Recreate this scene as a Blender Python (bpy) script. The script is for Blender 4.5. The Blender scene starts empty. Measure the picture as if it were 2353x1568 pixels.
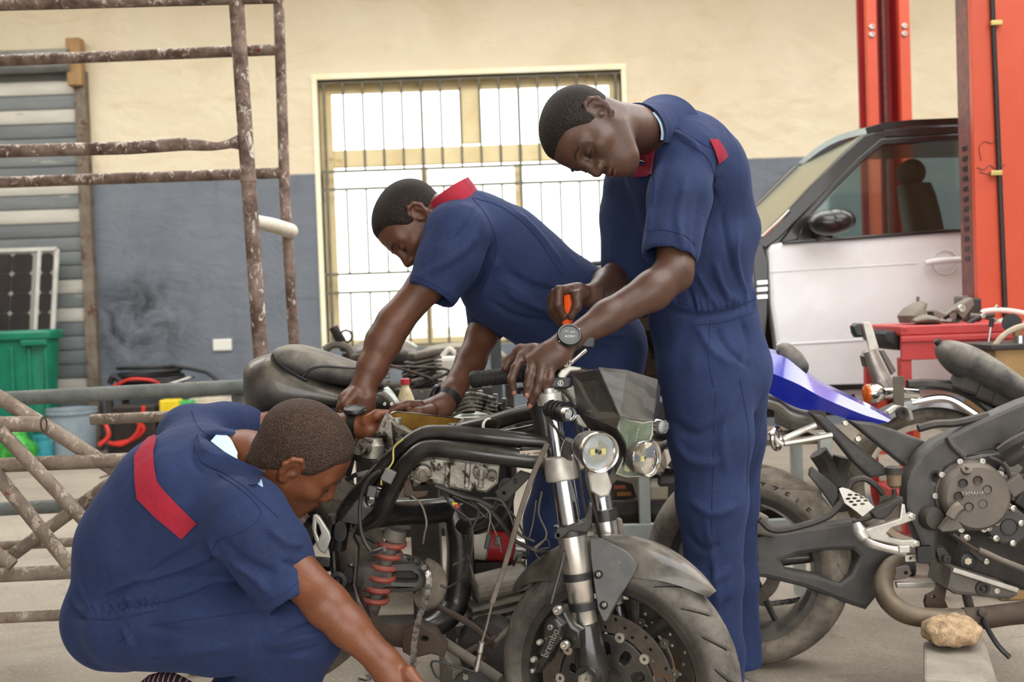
import bpy, bmesh, math, random
import numpy as np
from mathutils import Vector, Matrix, Quaternion
from mathutils.bvhtree import BVHTree
random.seed(7); np.random.seed(7)
SC = bpy.context.scene
COL = SC.collection
# ------------------------------------------------------------ camera, sky, exposure
FPX = 2600.0; CX, CY = 1176.5, 784.0
CAMH = 1.12
_p, _r = math.radians(1.5), math.radians(2.0)
FWD = Vector((0, math.cos(_p), -math.sin(_p)))
_R0 = Vector((1, 0, 0)); _U0 = Vector((0, math.sin(_p), math.cos(_p)))
UPV = _U0*math.cos(_r) + _R0*math.sin(_r)
RGT = _R0*math.cos(_r) - _U0*math.sin(_r)
CAM = Vector((0, 0, CAMH))
cd = bpy.data.cameras.new('camera'); cam = bpy.data.objects.new('camera', cd); COL.objects.link(cam)
cd.sensor_width = 36; cd.lens = FPX/2353*36; cd.clip_start = .05; cd.clip_end = 200
cam.matrix_world = Matrix(((RGT.x, UPV.x, -FWD.x, CAM.x), (RGT.y, UPV.y, -FWD.y, CAM.y), (RGT.z, UPV.z, -FWD.z, CAM.z), (0, 0, 0, 1)))
cd.dof.use_dof = True; cd.dof.focus_distance = 2.72; cd.dof.aperture_fstop = 4.2
SC.camera = cam
SC.view_settings.view_transform = 'Standard'; SC.view_settings.look = 'None'
SC.view_settings.gamma = 1.0; SC.view_settings.exposure = 1.68
SC.view_settings.use_curve_mapping = False
SC.cycles.use_denoising = True
SC.cycles.max_bounces = 8; SC.cycles.diffuse_bounces = 4; SC.cycles.transparent_max_bounces = 12
wd = bpy.data.worlds.new('overcast_sky'); SC.world = wd; wd.use_nodes = True
_bg = wd.node_tree.nodes['Background']; _bg.inputs[0].default_value = (1.0, 0.993, 0.98, 1); _bg.inputs[1].default_value = 1.75

def ray(px, py):
    return (FWD + RGT*((px-CX)/FPX) - UPV*((py-CY)/FPX))
def W(px, py, Y):
    d = ray(px, py); return CAM + d*(Y/d.y)
def WP(px, py, p0, n):
    d = ray(px, py); return CAM + d*((p0-CAM).dot(n)/d.dot(n))
def G(px, py, z=0.0):
    d = ray(px, py); return CAM + d*((z-CAMH)/d.z)
def S(npx, Y): return npx*Y/FPX
def V(*a): return Vector(a)

# ------------------------------------------------------------ objects
def lin(c):
    return tuple((x/12.92 if x <= .04045 else ((x+.055)/1.055)**2.4) for x in c)
def rgb(r, g, b): return lin((r/255., g/255., b/255.))+(1.0,)

def rootpos(o):
    p = Vector((0, 0, 0))
    while o is not None:
        p += o.location; o = o.parent
    return p
def tag(o, label=None, cat=None, group=None, kind=None):
    if label: o['label'] = label
    if cat: o['category'] = cat
    if group: o['group'] = group
    if kind: o['kind'] = kind
    return o
def thing(name, label, cat, loc, group=None):
    o = bpy.data.objects.new(name, None); COL.objects.link(o); o.location = loc
    o.empty_display_size = .05
    return tag(o, label, cat, group)
def structure(name, label=None):
    o = bpy.data.objects.new(name, None); COL.objects.link(o); o.empty_display_size = .05
    return tag(o, label, None, None, 'structure')
def link(name, me, mat, parent=None, smooth=True, angle=40, label=None, bev=0, kind=None, bang=35):
    o = bpy.data.objects.new(name, me); COL.objects.link(o)
    if mat is not None:
        for m in (mat if isinstance(mat, (list, tuple)) else [mat]): me.materials.append(m)
    if smooth:
        for p in me.polygons: p.use_smooth = True
        if angle < 180: me.set_sharp_from_angle(angle=math.radians(angle))
    if parent is not None:
        off = rootpos(parent)
        if off.length > 0: me.transform(Matrix.Translation(-off))
        o.parent = parent
    if bev:
        b = o.modifiers.new('b', 'BEVEL'); b.width = bev; b.segments = 2; b.limit_method = 'ANGLE'; b.angle_limit = math.radians(bang); b.harden_normals = False
    if label: o['label'] = label
    if kind: o['kind'] = kind
    return o
def frame_of(axis, hint=None):
    z = axis.normalized()
    h = Vector(hint) if hint is not None else (Vector((0, 0, 1)) if abs(z.z) < .9 else Vector((0, 1, 0)))
    x = (h - z*h.dot(z))
    if x.length < 1e-6: x = z.orthogonal()
    x.normalize(); y = z.cross(x)
    return x, y, z
def smoothpath(pts, n=6, closed=False):
    P = [Vector(p) for p in pts]
    if len(P) < 3 and not closed: return P
    out = []; m = len(P)
    rng = range(m) if closed else range(m-1)
    for i in rng:
        if closed: a, b, c, d = P[(i-1) % m], P[i], P[(i+1) % m], P[(i+2) % m]
        else:
            b, c = P[i], P[i+1]
            a = P[i-1] if i > 0 else b*2-c
            d = P[i+2] if i+2 < m else c*2-b
        for k in range(n):
            t = k/n
            out.append(.5*((2*b)+(c-a)*t+(2*a-5*b+4*c-d)*t*t+(3*b-a-3*c+d)*t**3))
    if not closed: out.append(P[-1])
    return out

class MB:
    def __init__(self): self.v = []; self.f = []
    def add(self, vs, fs):
        o = len(self.v); self.v += [tuple(x) for x in vs]; self.f += [tuple(i+o for i in q) for q in fs]; return self
    def box(self, c, size, R=None):
        c = Vector(c); h = Vector(size)*.5; vs = []
        for sx in (-1, 1):
            for sy in (-1, 1):
                for sz in (-1, 1):
                    p = Vector((sx*h.x, sy*h.y, sz*h.z)); vs.append(c+(R @ p if R is not None else p))
        return self.add(vs, [(0, 1, 3, 2), (4, 6, 7, 5), (0, 4, 5, 1), (2, 3, 7, 6), (0, 2, 6, 4), (1, 5, 7, 3)])
    def bar(self, a, b, w, h, hint=None):
        a, b = Vector(a), Vector(b); x, y, z = frame_of(b-a, hint)
        vs = [p + x*(sx*h/2)+y*(sy*w/2) for p in (a, b) for sx, sy in ((-1, -1), (1, -1), (1, 1), (-1, 1))]
        return self.add(vs, [(0, 3, 2, 1), (4, 5, 6, 7), (0, 1, 5, 4), (1, 2, 6, 5), (2, 3, 7, 6), (3, 0, 4, 7)])
    def tube(self, pts, r, n=10, sm=0, cap=True, flat=None, closed=False, hint=None):
        rs = r
        P = [Vector(p) for p in pts]
        if sm and len(P) > 2:
            m = len(P); P2 = smoothpath(P, sm, closed)
            if isinstance(rs, (list, tuple)):
                rs = list(np.interp(np.linspace(0, m-1, len(P2)), range(m), rs))
            P = P2
        if not isinstance(rs, (list, tuple)): rs = [rs]*len(P)
        vs = []; fs = []; m = len(P); x = None
        for i in range(m):
            if closed: t = P[(i+1) % m]-P[i-1]
            else: t = P[min(i+1, m-1)]-P[max(i-1, 0)]
            if t.length < 1e-9: t = Vector((0, 0, 1))
            t.normalize()
            if x is None: x, y, _ = frame_of(t, hint)
            else:
                x = x - t*x.dot(t)
                if x.length < 1e-6: x, y, _ = frame_of(t, hint)
                x.normalize(); y = t.cross(x)
            fy = flat if flat else 1.0
            for k in range(n):
                a = 2*math.pi*k/n
                vs.append(P[i]+x*(math.cos(a)*rs[i])+y*(math.sin(a)*rs[i]*fy))
        L = m if closed else m-1
        for i in range(L):
            j = (i+1) % m
            for k in range(n):
                k2 = (k+1) % n
                fs.append((i*n+k, i*n+k2, j*n+k2, j*n+k))
        if cap and not closed:
            fs.append(tuple(range(n-1, -1, -1))); fs.append(tuple((m-1)*n+k for k in range(n)))
        return self.add(vs, fs)
    def lathe(self, c, axis, prof, n=24, close=False, hint=None):
        c = Vector(c); x, y, z = frame_of(Vector(axis), hint); vs = []; fs = []; m = len(prof)
        for (t, r) in prof:
            for k in range(n):
                a = 2*math.pi*k/n
                vs.append(c+z*t+(x*math.cos(a)+y*math.sin(a))*max(r, 1e-5))
        for i in range(m if close else m-1):
            j = (i+1) % m
            for k in range(n):
                k2 = (k+1) % n
                fs.append((i*n+k, i*n+k2, j*n+k2, j*n+k))
        if not close:
            fs.append(tuple(range(n-1, -1, -1))); fs.append(tuple((m-1)*n+k for k in range(n)))
        return self.add(vs, fs)
    def cyl(self, a, b, r, r2=None, n=16):
        a, b = Vector(a), Vector(b)
        return self.lathe(a, b-a, [(0, r), ((b-a).length, r if r2 is None else r2)], n)
    def ring(self, c, axis, R, r, n=32, k=8, flat=1.0):
        prof = [(math.sin(2*math.pi*i/k)*r*flat, R+math.cos(2*math.pi*i/k)*r) for i in range(k)]
        return self.lathe(c, axis, prof, n, close=True)
    def ell(self, c, rad, R=None, n=16, m=10):
        c = Vector(c); vs = []; fs = []
        for i in range(m+1):
            th = math.pi*i/m
            for k in range(n):
                a = 2*math.pi*k/n
                p = Vector((rad[0]*math.sin(th)*math.cos(a), rad[1]*math.sin(th)*math.sin(a), rad[2]*math.cos(th)))
                vs.append(c+(R @ p if R is not None else p))
        for i in range(m):
            for k in range(n):
                k2 = (k+1) % n
                fs.append((i*n+k, (i+1)*n+k, (i+1)*n+k2, i*n+k2))
        return self.add(vs, fs)
    def prism(self, pts, ext):
        P = [Vector(p) for p in pts]; e = Vector(ext); n = len(P)
        nn = Vector((0, 0, 0))
        for i in range(n): nn += P[i].cross(P[(i+1) % n])
        if nn.dot(e) > 0: P.reverse()
        return self.add(P+[p+e for p in P], [tuple(range(n))]+[tuple(range(2*n-1, n-1, -1))]+[(i, i+n, (i+1) % n+n, (i+1) % n) for i in range(n)])
    def loft(self, rings, cap=True, closed_v=False):
        n = len(rings[0]); m = len(rings); vs = [p for r in rings for p in r]; fs = []
        for i in range(m-1):
            for k in range(n):
                k2 = (k+1) % n
                fs.append((i*n+k, i*n+k2, (i+1)*n+k2, (i+1)*n+k))
        if cap: fs += [tuple(range(n-1, -1, -1)), tuple((m-1)*n+k for k in range(n))]
        return self.add(vs, fs)
    def sheet(self, rows, th=0.0):
        # rows: grid of points -> a sheet, given thickness th along its normals
        m, n = len(rows), len(rows[0]); P = [[Vector(p) for p in r] for r in rows]
        if th == 0:
            return self.add([p for r in P for p in r], [(i*n+k, i*n+k+1, (i+1)*n+k+1, (i+1)*n+k) for i in range(m-1) for k in range(n-1)])
        N = []
        for i in range(m):
            for k in range(n):
                du = P[i][min(k+1, n-1)]-P[i][max(k-1, 0)]; dv = P[min(i+1, m-1)][k]-P[max(i-1, 0)][k]
                q = du.cross(dv); N.append(q.normalized() if q.length > 1e-12 else Vector((0, -1, 0)))
        A = [p for r in P for p in r]; B = [a - nn*th for a, nn in zip(A, N)]
        fs = []; o = m*n
        for i in range(m-1):
            for k in range(n-1):
                q = (i*n+k, i*n+k+1, (i+1)*n+k+1, (i+1)*n+k)
                fs.append(q); fs.append(tuple(x+o for x in reversed(q)))
        rim = [k for k in range(n)]+[i*n+n-1 for i in range(1, m)]+[(m-1)*n+k for k in range(n-2, -1, -1)]+[i*n for i in range(m-2, 0, -1)]
        for a, b in zip(rim, rim[1:]+rim[:1]): fs.append((b, a, a+o, b+o))
        return self.add(A+B, fs)
    def mesh(self, name='m'):
        me = bpy.data.meshes.new(name); me.from_pydata(self.v, [], self.f); me.update(); return me
    def build(self, name, mat, parent=None, fix=True, **kw):
        me = self.mesh(name)
        if fix:
            bm = bmesh.new(); bm.from_mesh(me); bmesh.ops.recalc_face_normals(bm, faces=bm.faces); bm.to_mesh(me); bm.free()
        return link(name, me, mat, parent, **kw)

def px(pts, Y):
    return [W(a, b, Y) for a, b in pts]
def pl(pts):
    return [W(*q) for q in pts]

def plate(name, mat, parent, outer, Y, th, holes=(), bev=.002, sm=0, normal=None, **kw):
    """cut plate: outline (and holes) seen at depth Y, th thick behind; a filled curve turned into a mesh"""
    p0 = W(sum(p[0] for p in outer)/len(outer), sum(p[1] for p in outer)/len(outer), Y)
    n = Vector(normal).normalized() if normal is not None else Vector((0, -1, 0))
    zx = Vector((0, 0, 1)); yv = (zx-n*zx.dot(n)).normalized(); xv = yv.cross(n)
    cu = bpy.data.curves.new(name, 'CURVE'); cu.dimensions = '2D'; cu.fill_mode = 'BOTH'
    cu.extrude = max(th/2-bev, .0002); cu.bevel_depth = bev; cu.bevel_resolution = 1; cu.offset = -bev; cu.resolution_u = 4
    for loop, smf in [(outer, sm)]+[(h, None) for h in holes]:
        q = []
        if isinstance(loop, tuple) and len(loop) == 4 and not isinstance(loop[0], (tuple, list)):
            cx_, cy_, rx, ry = loop; loop = [(cx_+rx*math.cos(2*math.pi*i/14), cy_+ry*math.sin(2*math.pi*i/14)) for i in range(14)]
        pts = [WP(a, b, p0, n)-p0 for a, b in loop]
        q = [Vector((t.dot(xv), t.dot(yv), 0)) for t in pts]
        if smf: q = smoothpath(q, smf, True)
        s = cu.splines.new('POLY'); s.points.add(len(q)-1); s.use_cyclic_u = True
        for k, t in enumerate(q): s.points[k].co = (t.x, t.y, 0, 1)
    tmp = bpy.data.objects.new('tmp', cu); COL.objects.link(tmp)
    dg = bpy.context.evaluated_depsgraph_get(); me = bpy.data.meshes.new_from_object(tmp.evaluated_get(dg), depsgraph=dg)
    bpy.data.objects.remove(tmp); bpy.data.curves.remove(cu); me.name = name
    M = Matrix(((xv.x, yv.x, n.x, 0), (xv.y, yv.y, n.y, 0), (xv.z, yv.z, n.z, 0), (0, 0, 0, 1)))
    me.transform(Matrix.Translation(p0-n*(th/2)) @ M)
    me.materials.clear()
    return link(name, me, mat, parent, **kw)

def textobj(name, s, mat, parent, origin, xdir, ydir, size, depth=.0006, label=None):
    cu = bpy.data.curves.new(name, 'FONT'); cu.body = s; cu.size = size; cu.extrude = depth; cu.align_x = 'CENTER'; cu.align_y = 'CENTER'; cu.resolution_u = 2
    tmp = bpy.data.objects.new('tmp', cu); COL.objects.link(tmp)
    dg = bpy.context.evaluated_depsgraph_get(); me = bpy.data.meshes.new_from_object(tmp.evaluated_get(dg), depsgraph=dg)
    bpy.data.objects.remove(tmp); bpy.data.curves.remove(cu); me.name = name; me.materials.clear()
    x = Vector(xdir).normalized(); y = Vector(ydir); y = (y-x*y.dot(x)).normalized(); z = x.cross(y); o = Vector(origin)
    me.transform(Matrix(((x.x, y.x, z.x, o.x), (x.y, y.y, z.y, o.y), (x.z, y.z, z.z, o.z), (0, 0, 0, 1))))
    return link(name, me, mat, parent, smooth=False, label=label)

# ------------------------------------------------------------ materials
_mats = {}
class NT:
    def __init__(self, name):
        self.m = bpy.data.materials.new(name); self.m.use_nodes = True
        self.t = self.m.node_tree; self.n = self.t.nodes; self.l = self.t.links
        self.b = self.n['Principled BSDF']; self.tc = None
    def node(self, t, **kw):
        x = self.n.new(t)
        for k, v in kw.items(): setattr(x, k, v)
        return x
    def co(self, scale=None):
        if self.tc is None: self.tc = self.node('ShaderNodeTexCoord')
        if scale is None: return self.tc.outputs['Object']
        mp = self.node('ShaderNodeMapping'); mp.inputs['Scale'].default_value = scale
        self.l.new(self.tc.outputs['Object'], mp.inputs[0]); return mp.outputs[0]
    def noise(self, scale, detail=4, rough=.6, dist=0, vec=None):
        x = self.node('ShaderNodeTexNoise'); x.inputs['Scale'].default_value = scale; x.inputs['Detail'].default_value = detail
        x.inputs['Roughness'].default_value = rough; x.inputs['Distortion'].default_value = dist
        self.l.new(vec if vec is not None else self.co(), x.inputs['Vector']); return x.outputs['Fac']
    def ramp(self, fac, lo, hi):
        x = self.node('ShaderNodeMapRange'); x.inputs[1].default_value = lo; x.inputs[2].default_value = hi
        self.l.new(fac, x.inputs[0]); return x.outputs[0]
    def math(self, op, a, b):
        x = self.node('ShaderNodeMath', operation=op)
        for i, q in enumerate((a, b)):
            if hasattr(q, 'links'): self.l.new(q, x.inputs[i])
            else: x.inputs[i].default_value = q
        return x.outputs[0]
    def mix(self, fac, a, b):
        x = self.node('ShaderNodeMix', data_type='RGBA')
        for i, q in ((0, fac), (6, a), (7, b)):
            if hasattr(q, 'links'): self.l.new(q, x.inputs[i])
            else: x.inputs[i].default_value = q
        return x.outputs[2]
    def bump(self, h, strength, dist=.01, prev=None):
        x = self.node('ShaderNodeBump'); x.inputs['Strength'].default_value = strength; x.inputs['Distance'].default_value = dist
        self.l.new(h, x.inputs['Height'])
        if prev is not None: self.l.new(prev, x.inputs['Normal'])
        return x.outputs[0]
    def set(self, name, v):
        i = self.b.inputs[name]
        if hasattr(v, 'links'): self.l.new(v, i)
        else: i.default_value = v
    def up(self):
        g = self.node('ShaderNodeNewGeometry'); s = self.node('ShaderNodeSeparateXYZ'); self.l.new(g.outputs['Normal'], s.inputs[0]); return s.outputs[2]

def mat(name, c1, c2=None, scale=20, lo=.35, hi=.65, rough=.5, rough2=None, metal=0.0, bump=0.0, bscale=None, dust=None, dustc=(150, 138, 122), coat=0, spots=None, spec=None, stretch=None, updust=.75):
    """noise-mixed paint / metal / rubber; dust = share of settled dust (more on faces that look up); spots = (colour, scale, threshold)"""
    if name in _mats: return _mats[name]
    t = NT(name); C1 = rgb(*c1); C2 = rgb(*(c2 or c1))
    v = t.co(stretch) if stretch else t.co()
    nz = t.noise(scale, 5, .62, 0, v); f = t.ramp(nz, lo, hi)
    col = t.mix(f, C1, C2)
    r = rough
    if spots:
        s = t.ramp(t.noise(spots[1], 6, .7, .4, v), spots[2], spots[2]+.06); col = t.mix(s, col, rgb(*spots[0]))
    if rough2 is not None:
        rr = t.node('ShaderNodeMapRange'); rr.inputs[3].default_value = rough; rr.inputs[4].default_value = rough2; t.l.new(nz, rr.inputs[0]); rr.inputs[1].default_value = lo; rr.inputs[2].default_value = hi; r = rr.outputs[0]
    if dust:
        n2 = t.ramp(t.noise(14, 6, .65), .28, .72)
        u = t.ramp(t.up(), -.5, 1.0)
        a = t.math('ADD', t.math('MULTIPLY', u, updust), 1-updust)
        d = t.math('MULTIPLY', t.math('MULTIPLY', n2, a), dust*1.6)
        dm = t.node('ShaderNodeClamp'); t.l.new(d, dm.inputs[0]); d = dm.outputs[0]
        col = t.mix(d, col, rgb(*dustc))
        rr2 = t.node('ShaderNodeMix'); t.l.new(d, rr2.inputs[0])
        if hasattr(r, 'links'): t.l.new(r, rr2.inputs[2])
        else: rr2.inputs[2].default_value = r
        rr2.inputs[3].default_value = .9; r = rr2.outputs[0]
        if metal:
            mm = t.node('ShaderNodeMix'); t.l.new(d, mm.inputs[0]); mm.inputs[2].default_value = metal; mm.inputs[3].default_value = 0; metal = mm.outputs[0]
    t.set('Base Color', col); t.set('Roughness', r); t.set('Metallic', metal)
    if coat: t.set('Coat Weight', coat); t.b.inputs['Coat Roughness'].default_value = .06
    if spec is not None: t.set('Specular IOR Level', spec)
    if bump:
        t.set('Normal', t.bump(t.noise(bscale or scale*3, 5, .6, 0, v), bump, .01))
    _mats[name] = t.m
    return t.m
def glassmat(name, tint=(220, 235, 235), alpha=.75, rough=.03):
    # thin pane: mostly see-through, a little glossy; lets the light in
    if name in _mats: return _mats[name]
    t = NT(name); tr = t.node('ShaderNodeBsdfTransparent'); tr.inputs[0].default_value = rgb(*tint)
    gl = t.node('ShaderNodeBsdfGlossy'); gl.inputs['Roughness'].default_value = rough
    lw = t.node('ShaderNodeFresnel'); lw.inputs[0].default_value = 1.45
    ms = t.node('ShaderNodeMixShader'); t.l.new(lw.outputs[0], ms.inputs[0]); t.l.new(tr.outputs[0], ms.inputs[1]); t.l.new(gl.outputs[0], ms.inputs[2])
    out = ms.outputs[0]
    if alpha < 1:
        df = t.node('ShaderNodeBsdfDiffuse'); df.inputs[0].default_value = rgb(150, 146, 122)
        m2 = t.node('ShaderNodeMixShader'); m2.inputs[0].default_value = 1-alpha
        t.l.new(out, m2.inputs[1]); t.l.new(df.outputs[0], m2.inputs[2]); out = m2.outputs[0]
    t.l.new(out, t.n['Material Output'].inputs[0])
    _mats[name] = t.m; return t.m

# ------------------------------------------------------------ distance fields for bodies and cloth
class Field:
    def __init__(self, h): self.h = h; self.ops = []
    def cone(self, a, b, ra, rb, k=.02, sub=False, flat=None, ratio=1.0):
        self.ops.append(('c', np.array(a, float), np.array(b, float), ra, rb, k, sub, None if flat is None else np.array(Vector(flat).normalized()), ratio)); return self
    def chain(self, pts, rs, k=.02, **kw):
        for i in range(len(pts)-1): self.cone(pts[i], pts[i+1], rs[i], rs[i+1], k, **kw)
        return self
    def ell(self, c, rad, R=None, k=.02, sub=False):
        self.ops.append(('e', np.array(c, float), np.array(rad, float), np.eye(3) if R is None else np.array(R), k, sub)); return self
    def cut(self, p, n):      # keeps the side the normal n points away from
        self.ops.append(('p', np.array(p, float), np.array(Vector(n).normalized()))); return self
    def bounds(self):
        lo = np.full(3, 1e9); hi = -lo
        for o in self.ops:
            if o[0] == 'c' and not o[6]:
                m = max(o[3], o[4]); lo = np.minimum(lo, np.minimum(o[1], o[2])-m); hi = np.maximum(hi, np.maximum(o[1], o[2])+m)
            if o[0] == 'e' and not o[5]:
                m = o[2].max(); lo = np.minimum(lo, o[1]-m); hi = np.maximum(hi, o[1]+m)
        return lo-4*self.h, hi+4*self.h
    def eval(self, lo=None, hi=None):
        h = self.h
        if lo is None: lo, hi = self.bounds()
        n = np.ceil((hi-lo)/h).astype(int)+1
        ax = [(lo[i]+h*np.arange(n[i])).astype(np.float32) for i in range(3)]
        F = np.full(n, .06, np.float32)
        for o in self.ops:
            if o[0] == 'p':
                d = ((ax[0]-o[1][0])*o[2][0])[:, None, None]+((ax[1]-o[1][1])*o[2][1])[None, :, None]+((ax[2]-o[1][2])*o[2][2])[None, None, :]
                np.maximum(F, d, out=F); continue
            k, sub = (o[5], o[6]) if o[0] == 'c' else (o[4], o[5])
            mg = k+.012+2*h
            if o[0] == 'c':
                m = max(o[3], o[4])+mg; l_, h_ = np.minimum(o[1], o[2])-m, np.maximum(o[1], o[2])+m
            else:
                m = o[2].max()+mg; l_, h_ = o[1]-m, o[1]+m
            i0 = np.clip(np.floor((l_-lo)/h).astype(int), 0, n); i1 = np.clip(np.ceil((h_-lo)/h).astype(int)+1, 0, n)
            if (i1 <= i0).any(): continue
            sl = tuple(slice(a, b) for a, b in zip(i0, i1))
            X = ax[0][sl[0]][:, None, None]; Yy = ax[1][sl[1]][None, :, None]; Z = ax[2][sl[2]][None, None, :]
            if o[0] == 'c':
                a, b, ra, rb, flat, ratio = o[1], o[2], o[3], o[4], o[7], o[8]
                px_, py_, pz_ = X-a[0], Yy-a[1], Z-a[2]; ba = (b-a).astype(np.float32)
                if flat is not None:
                    q = (px_*flat[0]+py_*flat[1]+pz_*flat[2])*(1/ratio-1); px_ = px_+q*flat[0]; py_ = py_+q*flat[1]; pz_ = pz_+q*flat[2]
                    ba = ba+flat*(ba.dot(flat))*(1/ratio-1)
                L = max(float(ba.dot(ba)), 1e-12)
                t = np.clip((px_*ba[0]+py_*ba[1]+pz_*ba[2])/L, 0, 1)
                d = np.sqrt((px_-t*ba[0])**2+(py_-t*ba[1])**2+(pz_-t*ba[2])**2)-(ra+t*(rb-ra))
                if flat is not None: d = d*min(1, ratio)**.5
            else:
                R = o[3]; c, r = o[1], o[2]
                dx, dy, dz = X-c[0], Yy-c[1], Z-c[2]
                q = [(dx*R[0, i]+dy*R[1, i]+dz*R[2, i]) for i in range(3)]
                k0 = np.sqrt(sum((q[i]/r[i])**2 for i in range(3))); k1 = np.sqrt(sum((q[i]/r[i]**2)**2 for i in range(3)))
                d = k0*(k0-1)/np.maximum(k1, 1e-6)
            d = d.astype(np.float32); A = F[sl]
            if sub:
                B = -d; hh = np.maximum(k-np.abs(A-B), 0)/max(k, 1e-6); F[sl] = np.maximum(A, B)+hh*hh*k*.25
            else:
                hh = np.maximum(k-np.abs(A-d), 0)/max(k, 1e-6); F[sl] = np.minimum(A, d)-hh*hh*k*.25
        return F, lo
def nets(F, lo, h):
    s = F < 0
    c = np.zeros(tuple(np.array(F.shape)-1), np.uint8)
    for i in (0, 1):
        for j in (0, 1):
            for k in (0, 1):
                c += s[i:F.shape[0]-1+i, j:F.shape[1]-1+j, k:F.shape[2]-1+k]
    I, J, K = np.nonzero((c > 0) & (c < 8))
    idx = np.full(c.shape, -1, np.int32); idx[I, J, K] = np.arange(len(I))
    acc = np.zeros((len(I), 3)); cnt = np.zeros(len(I))
    cor = [(a, b, d) for a in (0, 1) for b in (0, 1) for d in (0, 1)]
    val = {q: F[I+q[0], J+q[1], K+q[2]] for q in cor}
    for q in cor:
        for ax_ in range(3):
            if q[ax_] == 0:
                w = list(q); w[ax_] = 1; w = tuple(w); a, b = val[q], val[w]; m = (a < 0) != (b < 0)
                t = np.where(m, a/np.where(m, a-b, 1), 0)
                p = np.array(q, float)[None, :]+np.zeros((len(I), 3)); p[:, ax_] += t
                acc += p*m[:, None]; cnt += m
    Vv = (acc/cnt[:, None]+np.stack([I, J, K], 1))*h+lo
    faces = []
    for ax_ in range(3):
        o1, o2 = [(1, 2), (2, 0), (0, 1)][ax_]
        a = [slice(None)]*3; b = [slice(None)]*3; a[ax_] = slice(0, -1); b[ax_] = slice(1, None)
        ch = s[tuple(a)] != s[tuple(b)]
        E = np.stack(np.nonzero(ch), 1)
        E = E[(E[:, o1] > 0) & (E[:, o2] > 0) & (E[:, o1] < F.shape[o1]-1) & (E[:, o2] < F.shape[o2]-1)]
        ins = s[E[:, 0], E[:, 1], E[:, 2]]
        def cell(d1, d2):
            q = E.copy(); q[:, o1] -= d1; q[:, o2] -= d2; return idx[q[:, 0], q[:, 1], q[:, 2]]
        Q = np.stack([cell(1, 1), cell(0, 1), cell(0, 0), cell(1, 0)], 1)
        Q[~ins] = Q[~ins][:, ::-1]
        faces.append(Q)
    Fc = np.concatenate(faces); Fc = Fc[(Fc >= 0).all(1)]
    return Vv, Fc
def np_mesh(name, Vv, Fc):
    me = bpy.data.meshes.new(name); me.vertices.add(len(Vv)); me.vertices.foreach_set('co', Vv.astype(np.float32).ravel())
    n = len(Fc); me.loops.add(n*4); me.polygons.add(n)
    me.loops.foreach_set('vertex_index', Fc.astype(np.int32).ravel()); me.polygons.foreach_set('loop_start', np.arange(0, n*4, 4, dtype=np.int32))
    me.update(calc_edges=True); me.validate(); return me
def normals(Vv, Fc):
    a, b, c, d = (Vv[Fc[:, i]] for i in range(4)); fn = np.cross(c-a, d-b); N = np.zeros_like(Vv)
    for i in range(4): np.add.at(N, Fc[:, i], fn)
    return N/np.maximum(np.linalg.norm(N, axis=1, keepdims=True), 1e-12)
def bvh_of(Vv, Fc): return BVHTree.FromPolygons([tuple(x) for x in Vv], [tuple(int(i) for i in f) for f in Fc])
def hit(bv, a, b):
    d = ray(a, b).normalized(); loc, n, i, dist = bv.ray_cast(CAM, d)
    return loc, n
def segdist(P, A, B):
    d = B-A; L = max(d.dot(d), 1e-12); t = np.clip(((P-A) @ d)/L, 0, 1); return np.linalg.norm(P-A-t[:, None]*d, axis=1), t
def folds(Vv, Fc, lines, bv=None):
    """raise (or press in) cloth along lines drawn over the surface: (points, half width, height)"""
    bv = bv or bvh_of(Vv, Fc); N = normals(Vv, Fc); D = np.zeros(len(Vv))
    for pts, w, hgt in lines:
        w, hgt = w*.72, hgt*1.45
        q = []
        for p in smoothpath([Vector((a, b, 0)) for a, b in pts], 4):
            l, n = hit(bv, p.x, p.y)
            if l is not None: q.append(np.array(l))
        if len(q) < 2: continue
        q = np.array(q); lo_, hi_ = q.min(0)-3*w, q.max(0)+3*w
        m = np.nonzero(((Vv > lo_) & (Vv < hi_)).all(1))[0]
        if not len(m): continue
        best = np.full(len(m), 1e9); along = np.zeros(len(m)); L = len(q)-1
        for i in range(L):
            if np.linalg.norm(q[i+1]-q[i]) > .12: continue
            d, t = segdist(Vv[m], q[i], q[i+1]); k = d < best; best[k] = d[k]; along[k] = ((i+t)/L)[k]
        fade = np.clip(np.minimum(along, 1-along)*5, .15, 1)
        D[m] += hgt*np.exp(-(best/w)**2)*fade
    return Vv+N*D[:, None], N
def strip_on(bv, left, right, nu, nv, off):
    """cloth patch laid over a surface between two drawn edges"""
    Lp = smoothpath([Vector((a, b, 0)) for a, b in left], 1) if len(left) < 3 else [Vector((a, b, 0)) for a, b in left]
    Rp = [Vector((a, b, 0)) for a, b in right]
    def samp(P, t):
        d = [0]
        for i in range(len(P)-1): d.append(d[-1]+(P[i+1]-P[i]).length)
        x = t*d[-1]
        for i in range(len(P)-1):
            if x <= d[i+1]+1e-9:
                return P[i].lerp(P[i+1], (x-d[i])/max(d[i+1]-d[i], 1e-9))
        return P[-1]
    raw = []
    for i in range(nv+1):
        a, b = samp(Lp, i/nv), samp(Rp, i/nv); row = []
        for k in range(nu+1):
            q = a.lerp(b, k/nu); l, n = hit(bv, q.x, q.y); row.append(None if l is None else l+n*off)
        raw.append(row)
    ok = [(i, k) for i in range(nv+1) for k in range(nu+1) if raw[i][k] is not None]
    for i in range(nv+1):
        for k in range(nu+1):
            if raw[i][k] is None:
                j = min(ok, key=lambda t: (t[0]-i)**2+(t[1]-k)**2); raw[i][k] = raw[j[0]][j[1]].copy()
    return raw
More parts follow.
